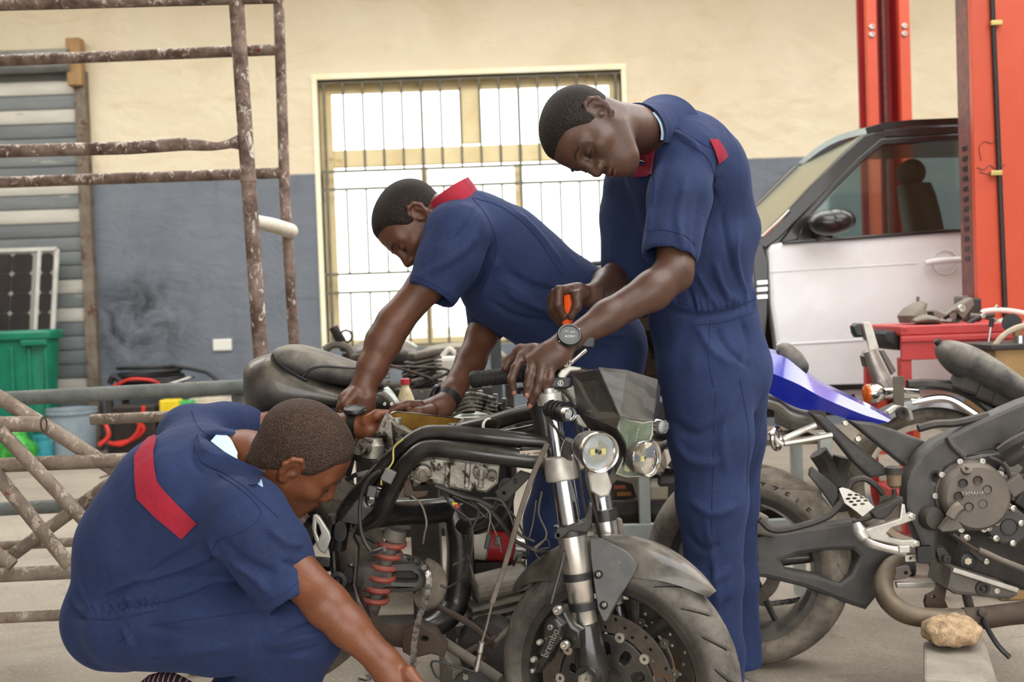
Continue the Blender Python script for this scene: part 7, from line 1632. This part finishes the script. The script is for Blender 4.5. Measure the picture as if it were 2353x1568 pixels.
MB().tube(pl([(1998, 806, 3.86), (2010, 838, 3.86), (2026, 872, 3.86), (2040, 892, 3.86)]), [.022, .026, .03, .03], 16, sm=4).build('sissy_bar_tube', mat('scuffed_chrome', (170, 164, 160), (140, 134, 130), 20, rough=.35, metal=.8, dust=.3), mD)
plate('sissy_bar', mat('pale_enamel', (204, 200, 190), (186, 180, 168), 40, rough=.5), mD, [(1983, 742), (1996, 740), (2004, 748), (2020, 800), (1998, 808), (1992, 780)], 3.85, .012, bev=.003)
plate('mirror_head', M_BLACKPLASTIC, mD, [(1961, 750), (1970, 743), (1982, 743), (1988, 770), (1984, 775), (1970, 776), (1964, 766)], 3.84, .05, bev=.008); plate('mirror_head', M_DUSTBLACK, mD, [(1986, 820), (1996, 806), (2006, 840), (1992, 844)], 3.9, .06, bev=.008)
plate('hinge_strap', M_DUSTCAST, mD, [(2022, 806), (2032, 804), (2060, 852), (2050, 862)], 3.95, .02, bev=.003)
b = MB(); b.lathe(W(1994, 905, 3.8), (1, .1, 0), [(0, .03), (.012, .034), (.03, .033), (.05, .024), (.06, .012)], 24); b.build('indicator', M_CHROME, mD); b = MB(); b.lathe(W(1994, 905, 3.8), (-1, -.1, 0), [(0, .033), (.008, .03), (.013, .016), (.014, .001)], 24); b.build('indicator_lens', mat('amber_lens', (206, 96, 24), (190, 80, 20), 20, rough=.15), mD)
MB().tube(pl([(2020, 903, 3.8), (2050, 902, 3.82), (2075, 902, 3.84)]), .017, 12).build('indicator_stem', M_CHROME, mD); MB().tube(pl([(2070, 903, 3.84), (2106, 906, 3.86)]), .018, 14).build('indicator', M_CHROME, mD)
plate('lamp_bracket', mat('brown_bracket', (92, 84, 74), (80, 72, 62), 20, rough=.7), mD, [(2052, 866), (2078, 864), (2078, 935), (2054, 930)], 3.78, .006, bev=.002)
plate('number_box', M_BLACKPLASTIC, mD, [(1938, 918), (1962, 904), (1974, 930), (1958, 928)], 3.95, .01, bev=.002)
hose(mD, [(2040, 950, 3.9), (2060, 938, 3.9), (2085, 945, 3.9), (2092, 965, 3.9)], .012, M_ALU, 'rack_loop'); MB().lathe(W(2070, 948, 3.88), (0, -1, 0), [(0, .02), (.02, .02), (.02, .008), (.012, .006)], 16).build('rack_mount', M_DIRTY, mD)
for yy in (-.14, .14): MB().tube([wD+V(.0, yy, 0), V(wD.x+.1, wD.y+yy, 0.01)], .016, 10).build('stand_leg', M_DIRTY, mD)

# ============================================================ block and stone under the exhaust
blk = MB(); bt = [W(2140, 1497, 2.86), W(2236, 1500, 2.86), W(2264, 1488, 2.9), W(2300, 1530, 2.62), W(2240, 1600, 2.5), W(2125, 1600, 2.52)]
b0 = G(2122, 1578); zt3 = .2
q = [V(.98, 2.6, 0), V(1.13, 2.54, 0), V(1.22, 2.62, 0), V(1.22, 2.98, 0), V(1.0, 2.98, 0)]
zb3 = W(2190, 1495, 2.95).z
q = [W(2122, 1560, 2.74), W(2290, 1580, 2.70), W(2330, 1560, 2.78), W(2262, 1478, 3.06), W(2122, 1482, 3.04)]
top = [V(p.x, p.y, zb3) for p in q]; top2 = [top[0], top[1]+V(-.03, .0, 0), top[2]+V(-.035, .02, -.03), top[3], top[4]]
blk.loft([[V(p.x, p.y, 0) for p in top], top2]); o = blk.build('concrete_block', mat('concrete_block', (146, 139, 127), (124, 116, 106), 9, rough=.85, bump=.3, bscale=60), smooth=False, bev=.008); tag(o, 'rough grey concrete block on the floor under the exhaust', 'block')
F = Field(.007); sc_ = W(2200, 1468, 2.98)
for i in range(9): F.ell(sc_+V(random.uniform(-.045, .045), random.uniform(-.03, .03), random.uniform(-.008, .008)), (random.uniform(.035, .05), .04, random.uniform(.022, .03)), None, .02)
A, lo = F.eval(); Vv, Fc = nets(A, lo, .007); Vv += .003*np.sin(Vv[:, [1, 2, 0]]*130+1.3)*np.sin(Vv[:, [2, 0, 1]]*90); Vv += np.random.normal(0, .001, Vv.shape); Vv[:, 2] += zb3-Vv[:, 2].min()
o = link('stone', np_mesh('stone', Vv, Fc), mat('tan_stone', (190, 164, 128), (140, 116, 92), 40, rough=.9, bump=.6, bscale=120, spots=((92, 76, 62), 50, .6)), None, angle=180); tag(o, 'lumpy tan stone resting on the concrete block', 'stone')
o = MB().tube([V(1.3, 2.9, .008), V(1.36, 2.78, .008), V(1.37, 2.74, .008)], .006, 8).build('metal_pin', M_RUST); tag(o, 'thin rusty pin on the floor right of the concrete block', 'pin')
# ============================================================ things behind the main motorcycle
def engine(name, label, c, s, yaw, seed, mt=(None,), fins=True):
    rnd = random.Random(seed); base = V(c.x, c.y, c.z); e = thing(name, label, 'engine', base); R = Matrix.Rotation(yaw, 3, 'Z')
    P = lambda x, y, z: base+R @ V(x*s, y*s, z*s)
    MB().box(P(0, 0, .16), (.34*s, .26*s, .26*s), R).build('case', M_CASTD, e, smooth=False, bev=.02*s)
    if fins:
        b = MB()
        for i in range(7): b.box(P(.05, 0, .32+i*.032), (.26*s, .24*s, .014*s), R @ Matrix.Rotation(-.15, 3, 'Y'))
        b.build('cooling_fins', M_CASTD, e, smooth=False); MB().box(P(.05, 0, .42), (.17*s, .17*s, .26*s), R @ Matrix.Rotation(-.15, 3, 'Y')).build('barrel', M_DIRTY, e, smooth=False, bev=.01*s); MB().box(P(.06, 0, .56), (.24*s, .22*s, .06*s), R @ Matrix.Rotation(-.15, 3, 'Y')).build('head_cover', M_CASTD, e, smooth=False, bev=.02*s)
    for (x, z, r) in ((-.07, .17, .12), (.1, .13, .085)):
        ax = R @ V(0, -1, 0); MB().lathe(P(x, -.13, z), ax, [(0, r*s), (.03*s, r*s), (.045*s, r*.85*s), (.05*s, r*.3*s), (.05*s, .001)], 28).build('side_cover', rnd.choice([M_DIRTY, M_CASTD]), e)
        for k in range(6): a = 2*math.pi*k/6; MB().lathe(P(x+r*.93*math.cos(a), -.16, z+r*.93*math.sin(a)), ax, [(0, .011*s), (.02*s, .011*s)], 8).build('bolt', M_STEEL, e)
    for i in range(4): MB().tube([P(rnd.uniform(-.15, .15), rnd.uniform(-.15, 0), .3), P(rnd.uniform(-.25, .25), -.2, .35+rnd.uniform(0, .2)), P(rnd.uniform(-.3, .3), -.12, .25+rnd.uniform(0, .3))], .012*s, 7, sm=5).build('pipe', rnd.choice([M_CABLE, M_RUST, M_DUSTCAST]), e)
    MB().lathe(P(-.05, .05, .3), R @ V(-.3, 0, 1), [(0, .05*s), (.05*s, .05*s), (.06*s, .035*s), (.11*s, .035*s), (.11*s, .02*s)], 20).build('carburettor', M_DUSTCAST, e)
    return e
M_CASTD = mat('grimy_alloy', (98, 92, 82), (60, 56, 50), 12, rough=.6, metal=.35, dust=.35, bump=.2)
# low steel trestle that carries the engines by the window
def table(name, label, x0, x1, y0, y1, z, mt, shelf=None):
    t = thing(name, label, 'table', V((x0+x1)/2, (y0+y1)/2, 0)); MB().box(((x0+x1)/2, (y0+y1)/2, z-.02), (x1-x0, y1-y0, .04)).build('tabletop', mt, t, smooth=False, bev=.004)
    for xx in (x0+.04, x1-.04):
        for yy in (y0+.04, y1-.04): MB().box((xx, yy, z/2-.02), (.05, .05, z-.04)).build('leg', mt, t, smooth=False)
    if shelf: MB().box(((x0+x1)/2, (y0+y1)/2, shelf), (x1-x0-.06, y1-y0-.06, .03)).build('shelf', mt, t, smooth=False)
    return t
zt4 = W(930, 985, 4.4).z
table('work_table', 'dusty steel table by the window covered with engine parts', W(760, 980, 4.4).x, W(1140, 980, 4.4).x, 4.2, 5.0, zt4, M_DIRTY, .3)
engine('engine', 'grimy dismantled engine on the steel table, beside the red-capped bottle', V(W(960, 960, 4.55).x, 4.6, zt4), .5, .35, 3)
engine('engine', 'grimy engine half hidden behind the seat hump', V(W(836, 960, 4.6).x, 4.66, zt4), .5, -.5, 11)
bt_ = thing('bottle', 'stained plastic bottle with red cap holding dark red fluid', 'bottle', V(W(934, 960, 3.9).x, 3.9, W(934, 962, 3.9).z))
bz = W(934, 962, 3.9); b = MB(); r_ = S(21, 3.9); hB_ = S(92, 3.9)
b.lathe(bz, (0, 0, 1), [(0, r_*.85), (.006, r_), (hB_*.32, r_), (hB_*.5, r_*.93), (hB_*.72, r_*.55), (hB_*.8, r_*.42), (hB_*.86, r_*.4)], 24); b.build('bottle_body', mat('stained_bottle', (214, 204, 168), (176, 158, 120), 40, rough=.35), bt_)
b = MB(); b.lathe(bz, (0, 0, 1), [(.002, r_*.9), (.006, r_*1.015), (hB_*.36, r_*1.015), (hB_*.38, r_*.9)], 24); b.build('fluid', mat('dark_red_fluid', (120, 40, 34), (96, 34, 30), 30, rough=.25), bt_)
b = MB(); b.lathe(bz+V(0, 0, hB_*.85), (0, 0, 1), [(0, r_*.5), (hB_*.13, r_*.5), (hB_*.15, r_*.42)], 18); b.build('bottle_cap', mat('red_cap', (176, 40, 50), rough=.4), bt_)
MB().box((bz.x+.05, 3.95, bz.z-.02), (.5, .22, .04)).box((bz.x+.05, 3.95, (bz.z-.04)/2), (.1, .1, bz.z-.04)).box((bz.x+.05, 3.95, .015), (.4, .3, .03)); 
o = MB().box((bz.x+.05, 3.95, bz.z-.02), (.5, .22, .04)).box((bz.x+.05, 3.95, (bz.z-.04)/2), (.1, .1, bz.z-.04)).box((bz.x+.05, 3.95, .015), (.4, .3, .03)).build('pedestal_stand', M_DIRTY, smooth=False, bev=.004); tag(o, 'dark pedestal stand under the red-capped bottle', 'stand')
# cylinder head with studs and springs, right of the watch
ch = thing('cylinder_head', 'oily cylinder head with upright springs behind the black grip', 'engine part', W(1100, 965, 3.5)); zc0 = W(1100, 985, 3.5)
MB().box(zc0+V(0, 0, .02), (.24, .2, .05)).build('head_plate', M_CAST, ch, smooth=False, bev=.006)
b = MB()
for i in range(5): b.tube([zc0+V(-.09, -.1, .045+i*.012), zc0+V(-.02, -.11, .07+i*.012), zc0+V(.06, -.1, .05+i*.012)], .005, 6, sm=5)
b.build('head_fins', M_CAST, ch)
for q in ((1075, 930), (1105, 922), (1140, 930), (1160, 940)):
    p = W(q[0], q[1]+20, 3.5); MB().cyl(p, p+V(0, 0, .06), .008, n=8).build('stud', M_STEEL, ch); MB().lathe(p, (0, 0, 1), [(0, .022), (.01, .022), (.01, .016), (.02, .016), (.02, .022), (.03, .022), (.03, .01)], 16).build('valve_spring', M_DARK, ch)
for i in range(5): MB().tube([W(1150+i*10, 975-i*6, 3.45), W(1200, 950+i*14, 3.4), W(1250, 960+i*8, 3.4)], .012, 8, sm=3).build('intake_pipe', random.choice([M_CAST, M_DUSTCAST, M_CABLE]), ch)
o = MB().box((zc0.x, 3.52, (zc0.z-.006)/2), (.2, .2, zc0.z-.006)).build('oil_drum', M_DARK, smooth=False, bev=.02); tag(o, 'dark square drum standing under the cylinder head', 'drum')
# wrecked bike by the window
mE = thing('motorcycle', 'dusty wrecked motorcycle by the window with black grip and tank', 'motorcycle', V(W(880, 900, 5.6).x, 5.6, 0))
loftx('fuel_tank', M_DUSTBLACK, mE, [(800, 805, 845, .1), (830, 785, 850, .16), (870, 772, 850, .18), (920, 775, 848, .16), (960, 795, 845, .1)], 5.6, 2.2)
MB().tube(pl([(766, 752, 5.4), (778, 775, 5.4), (792, 800, 5.45)]), [.022, .024, .026], 12).build('handle_grip', M_RUBBER, mE); MB().ring(W(795, 773, 5.4), (0, -1, 0), S(14, 5.4), .005, 20, 6).build('mirror_ring', M_RUBBER, mE); hose(mE, [(792, 800, 5.45), (812, 812, 5.5), (840, 800, 5.6)], .015, M_CABLE, 'bar_tube')
hose(mE, [(745, 805, 5.4), (770, 792, 5.4), (800, 800, 5.4), (815, 830, 5.4)], .02, M_DUSTCAST, 'fork_yoke')
wE = W(790, 1010, 5.6); tyre_mesh(V(wE.x, 5.6, .31), V(.1, 1, 0), .31, .12, .225, slash(16), 'front_tyre', M_TYRE2, mE); tyre_mesh(V(wE.x+1.3, 5.7, .31), V(.1, 1, 0), .31, .14, .225, slash(16), 'rear_tyre', M_TYRE2, mE)
MB().tube([V(wE.x, 5.5, .31), W(800, 812, 5.5)], .03, 12).build('fork_tube', M_DIRTY, mE); MB().tube([V(wE.x+1.3, 5.6, .31), W(1000, 900, 5.6), W(930, 850, 5.6)], .03, 12).build('frame_tube', M_DIRTY, mE); MB().tube([W(820, 840, 5.6), W(860, 950, 5.6), W(1000, 980, 5.6)], .03, 12, sm=4).build('frame_tube', M_DIRTY, mE)
for i in range(7): MB().box(W(850+random.uniform(-40, 120), 900+random.uniform(-30, 60), 5.55+random.uniform(-.1, .1)), (random.uniform(.1, .2), .15, random.uniform(.08, .16)), Matrix.Rotation(random.uniform(-.6, .6), 3, 'Y')).build('engine_part', random.choice([M_DIRTY, M_CASTD, M_DUSTCAST]), mE, smooth=False, bev=.015)
# grey bumper cover on trestle, white can, black post
bp = thing('car_bumper', 'grey car bumper cover standing in front of the window', 'bumper', V(W(1040, 900, 7.2).x, 7.2, 0))
zb5 = []
for q in [(955, 860), (962, 825), (985, 805), (1020, 797), (1060, 794), (1100, 796), (1140, 806), (1165, 830), (1172, 860)]: zb5.append([W(q[0], q[1], 7.2), W(q[0], q[1]+9, 7.1), W(q[0], q[1]+24, 7.12)])
MB().sheet([smoothpath([r[k] for r in zb5], 4) for k in range(3)], .02).build('bumper_skin', mat('faded_bumper', (132, 128, 116), (110, 106, 96), 6, rough=.6, dust=.4), bp); MB().tube([W(962, 850, 7.2), W(958, 960, 7.2), V(W(956, 960, 7.2).x, 7.2, 0)], .03, 10).tube([W(1170, 850, 7.2), W(1172, 960, 7.2), V(W(1174, 960, 7.2).x, 7.2, 0)], .03, 10).build('bumper_stay', M_DIRTY, bp)
jc = thing('jerrycan', 'translucent white jerrycan on a crate below the window', 'can', V(W(1036, 880, 5.9).x, 5.9, W(1036, 885, 5.9).z)); j0 = W(1036, 885, 5.9)
MB().box(j0+V(0, 0, .075), (.14, .12, .15)).build('can_body', mat('milky_plastic', (206, 202, 192), (190, 184, 172), 8, rough=.45), jc, smooth=False, bev=.02); MB().tube([j0+V(-.04, 0, .15), j0+V(0, 0, .19), j0+V(.04, 0, .15)], .012, 8, sm=3).build('can_handle', mat('milky_plastic', (206, 202, 192)), jc); MB().cyl(j0+V(.05, 0, .15), j0+V(.05, 0, .175), .018, n=12).build('can_cap', M_RUBBER, jc)
o = MB().box((j0.x, 5.92, j0.z/2), (.5, .4, j0.z)).build('crate', M_DIRTY, smooth=False, bev=.01); tag(o, 'dusty dark crate carrying the white jerrycan', 'crate')
o = MB().box((W(1141, 850, 5.25).x, 5.25, W(1141, 770, 5.25).z/2), (.05, .05, W(1141, 770, 5.25).z)).box((W(1141, 850, 5.25).x, 5.25, .01), (.3, .3, .02)).build('steel_post', mat('dark_post', (52, 58, 62), (64, 68, 70), 8, rough=.6), smooth=False, bev=.003); tag(o, 'dark square steel post in front of the window', 'post')
# under the frame: engine on the floor, red canister, filter
engine('engine', 'grey engine with round dark covers on the floor behind the fork', V(W(1120, 1500, 3.0).x, 3.02, 0), .7, .25, 21)
dk = MB(); p_ = W(1128, 1482, 2.95); dk.lathe(p_, (-.2, -1, 0), [(0, .085), (.03, .085), (.05, .07), (.055, .03), (.055, .001)], 30); e2 = dk.build('clutch_drum', M_DARK); tag(e2, 'large dark round cover leaning against the floor engine', 'engine part')
e2.data.transform(Matrix.Translation((0, 0, .088-p_.z))) if False else None
kb = W(1120, 1332, 3.45); o = MB().box((kb.x, 3.5, kb.z/2), (.26, .26, kb.z)).build('wooden_crate', M_DARK, smooth=False, bev=.006); tag(o, 'low dark crate under the red and white canister', 'crate')
cn = thing('fuel_canister', 'red and white spray canister lying on the low crate', 'canister', V(kb.x, 3.5, kb.z)); c0 = W(1085, 1250, 3.4); c1 = W(1200, 1262, 3.4); dd = (c1-c0).normalized()
MB().lathe(c0, dd, [(0, .02), (.0, .04), (.01, .046), (.05, .046), (.055, .04)], 24).build('white_end', mat('white_enamel', (214, 208, 196), (190, 182, 168), 20, rough=.4), cn); MB().lathe(c0+dd*.045, dd, [(0, .046), (.08, .046), (.085, .05)], 24).build('red_shell', mat('red_enamel', (176, 36, 40), (150, 30, 34), 14, rough=.4), cn); MB().lathe(c0+dd*.12, dd, [(0, .03), (.05, .03)], 24).build('neck', M_STEEL, cn); MB().box(c0+dd*.07-V(0, 0, .066), (.12, .06, .045)).build('cradle', M_DARK, cn, smooth=False)
f0 = V(W(1176, 1310, 3.42).x, 3.44, kb.z+.002); fl_ = thing('filter', 'cream cylindrical filter standing on the crate by the fork', 'filter', f0); MB().lathe(f0, (0, 0, 1), [(0, .04), (.0, .044), (.06, .044), (.062, .038)], 24).build('filter_can', mat('cream_enamel', (206, 196, 172), (178, 166, 142), 16, rough=.5), fl_); MB().lathe(f0+V(-.055, -.01, 0), (0, 0, 1), [(0, .02), (.05, .02), (.05, .012), (.07, .012)], 16).build('filter_valve', M_ALU, fl_)
# steel shelf rack behind the tall person
M_RACK = mat('pale_rack_paint', (176, 182, 176), (156, 162, 156), 10, rough=.55, spots=((150, 120, 80), 12, .68))
rk = thing('storage_rack', 'pale grey steel rack full of oil jugs behind the tall person', 'shelf', V(W(1480, 1200, 3.9).x, 4.0, 0)); yr = 3.9
rx = lambda q, y=1200: W(q, y, yr).x
ztop_ = W(1480, 1010, yr).z; MB().box(((rx(1469)+rx(1494))/2, yr, ztop_/2), (rx(1494)-rx(1469), .04, ztop_)).build('upright', M_RACK, rk, smooth=False, bev=.003)
for xx in (rx(1900), ): MB().box((xx, yr, ztop_/2), (.04, .04, ztop_)).build('upright', M_RACK, rk, smooth=False)
for xx in (rx(1480), rx(1900)): MB().box((xx, yr+.4, ztop_/2), (.04, .04, ztop_)).build('upright', M_RACK, rk, smooth=False)
zb6 = W(1480, 1222, yr).z; MB().box(((rx(1380)+rx(1900))/2, yr-.01, zb6), (rx(1900)-rx(1380), .03, .06)).build('base_rail', M_RACK, rk, smooth=False, bev=.003)
z7 = W(1480, 1168, yr).z; MB().box(((rx(1380)+rx(1900))/2, yr+.03, z7), (rx(1900)-rx(1380), .03, .045)).build('shelf_rail', M_DIRTY, rk, smooth=False)
for z8 in (z7, zb6, ztop_-.02): MB().box(((rx(1380)+rx(1900))/2, yr+.22, z8-.01), (rx(1900)-rx(1380), .4, .02)).build('shelf_board', mat('old_plank', (120, 98, 76), (92, 74, 58), 8, rough=.85, stretch=(.2, 1, 1)), rk, smooth=False)
for (q, w, hgt, c, lb) in ((1428, .14, 92, (150, 140, 122), 'grey-beige oil jug with black and orange label on the rack'), (1512, .08, 60, (190, 180, 160), 'small pale bottle behind the rack upright'), (1540, .1, 74, (62, 58, 56), 'dark oil bottle near the trouser leg on the rack')):
    zb9 = z7+.0025; p = V(W(q, 1150, yr+.14).x, yr+.14, zb9); t_ = thing('oil_jug', lb, 'jug', p); hh = S(hgt, yr)
    b = MB(); b.loft([[p+V(sx*w/2*k, sy*.05*k, z) for sx, sy in ((-1, -1), (1, -1), (1, 1), (-1, 1))] for z, k in ((0, .95), (hh*.6, 1), (hh*.82, .8), (hh*.9, .35))]); b.build('jug_body', mat('jug_%d' % c[0], c, rough=.5), t_, smooth=False, bev=.01); MB().cyl(p+V(0, 0, hh*.88), p+V(0, 0, hh), .018, n=12).build('jug_cap', M_RUBBER, t_)
    if q == 1428:
        MB().prism([p+V(x, -.0535, z) for x, z in ((-.045, .01), (.05, .02), (.035, .07), (-.02, .085), (-.045, .06))], V(0, -.002, 0)).build('jug_label', mat('black_label', (34, 28, 24), (90, 60, 24), 30, .5, .7), t_, smooth=False); MB().box(p+V(-.01, -.056, .06), (.04, .003, .012)).build('label_mark', mat('faded_red', (170, 80, 66)), t_, smooth=False); MB().box(p+V(.005, -.056, .035), (.05, .003, .014)).build('label_mark', mat('label_orange', (156, 104, 36)), t_, smooth=False)
for (q, c) in ((1420, (130, 116, 96)), (1538, (44, 40, 40)), (1650, (60, 56, 54)), (1840, (74, 70, 66))):
    o = MB().box((W(q, 1060, yr+.2).x, yr+.2, ztop_+.062), (.13, .24, .12)).build('cardboard_box' if q != 1538 else 'battery', mat('parcel_%d' % c[0], c, rough=.85), smooth=False, bev=.006); tag(o, {1420: 'brown dusty carton on the rack beside the fork', 1538: 'black battery on the rack left of the trouser leg', 1650: 'dark carton on the rack hidden behind the tall person', 1840: 'grey carton on the rack above the dusty rear wheel'}[q], 'box')
o = MB().tube(pl([(1500, 1060, 3.85), (1530, 1020, 3.85), (1560, 1040, 3.86), (1540, 1075, 3.86)]), .012, 8, sm=5).build('hose', M_CABLE); tag(o, 'black hose looped on top of the rack', 'hose')
# ============================================================ worn and held things
def watch(name, label, c, axis, out, r_arm, wband, face=True, mt=None):
    c = Vector(c); a = Vector(axis).normalized(); o = Vector(out); o = (o-a*o.dot(a)).normalized(); s = o.cross(a)
    w = thing(name, label, 'watch', c); b = MB(); n = 28; vs = []; fs = []
    for k in range(n):
        an = 2*math.pi*k/n; d = o*math.cos(an)+s*math.sin(an)
        for rr, t in ((r_arm, -wband/2), (r_arm+.0035, -wband/2), (r_arm+.0035, wband/2), (r_arm, wband/2)): vs.append(c+d*rr+a*t)
    for k in range(n):
        j = (k+1) % n
        for q in range(4): fs.append((k*4+q, k*4+(q+1) % 4, j*4+(q+1) % 4, j*4+q))
    b.add(vs, fs); b.build('strap', mt or M_RUBBER, w, angle=40)
    p = c+o*(r_arm+.001); R_ = .0265
    b = MB(); b.lathe(p, o, [(0, R_*.9), (.002, R_*1.05), (.009, R_*1.05), (.012, R_*.96), (.012, R_*.82), (.0105, R_*.8)], 28); b.build('watch_case', M_BLACKPLASTIC, w)
    for sg in (1, -1): MB().cyl(p+a*(sg*R_)+o*.006, p+a*(sg*(R_+.003))+o*.006, .003, n=8).build('watch_button', M_STEEL, w)
    if face:
        b = MB(); b.lathe(p, o, [(.0106, R_*.8), (.0108, .0001)], 24); b.build('watch_face', mat('dark_glass_face', (24, 24, 25), rough=.15), w)
        b = MB(); b.ring(p+o*.012, o, R_*.93, .0012, 28, 6); b.build('bezel', mat('grey_bezel', (96, 98, 102), rough=.35, metal=.5), w)
        up_ = Vector((0, 0, 1)); up_ = (up_-o*up_.dot(o)).normalized(); rt = up_.cross(o)
        textobj('watch_digits', '10:5021', mat('lcd_digits', (206, 206, 200)), w, p+o*.0112-up_*.005, rt, up_, .0078, .0002)
        MB().box(p+o*.0112+up_*.006, (.001, .001, .001)); b = MB(); b.prism([p+o*.0109+up_*.008+rt*.002, p+o*.0109+up_*.008+rt*.013, p+o*.0109+up_*.003+rt*.013, p+o*.0109+up_*.003+rt*.002], o*.0004); b.prism([p+o*.0109+up_*.010-rt*.011, p+o*.0109+up_*.010-rt*.001, p+o*.0109+up_*.006-rt*.001, p+o*.0109+up_*.006-rt*.011], o*.0004); b.build('watch_marks', mat('lcd_marks', (120, 120, 118)), w, smooth=False)
    return w
watch('wristwatch', 'black digital watch with round face on the standing person', W(1304, 788, 2.573), W(1395, 728, 2.61)-W(1262, 812, 2.555), (-.25, -.93, .25), .0295, .02)
watch('wristwatch', 'black strap watch on the bending person, beside the bottle', W(1028, 918, 3.085), W(1108, 770, 3.25)-W(1020, 930, 3.06), (-.9, .2, .5), .0325, .024, False)
watch('wristwatch', 'black strap watch on the squatting person, under the bare hand', W(818, 977, 2.776), W(850, 985, 2.77)-W(780, 980, 2.8), (-.05, -.2, 1), .0315, .022, False)
rg = MB().ring(W(791, 944, 2.866), W(784, 936, 2.87)-W(790, 958, 2.865), .0125, .0022, 24, 8); tag(rg.build('finger_ring', M_CHROME), 'silver ring on the finger of the bending person', 'ring')
sdv = thing('screwdriver', 'screwdriver with orange handle held in the fist of the standing person', 'screwdriver', W(1306, 720, 2.8)); MB().tube(pl([(1303, 676, 2.81), (1308, 700, 2.80), (1304, 735, 2.79), (1300, 750, 2.785)]), [.013, .017, .014, .009], 8, sm=3).build('handle', mat('orange_plastic', (236, 96, 30), (224, 84, 24), 10, rough=.4), sdv); MB().cyl(W(1300, 750, 2.785), W(1296, 800, 2.77), .0035, n=8).build('shaft', M_STEEL, sdv)
# leads on the floor
o = MB().tube([V(p.x, p.y, .006) for p in (G(230, 1100), G(300, 1080), G(380, 1090))], .006, 6, sm=4).build('floor_cable', M_CABLE); tag(o, 'black cable on the floor beyond the scaffold', 'cable')
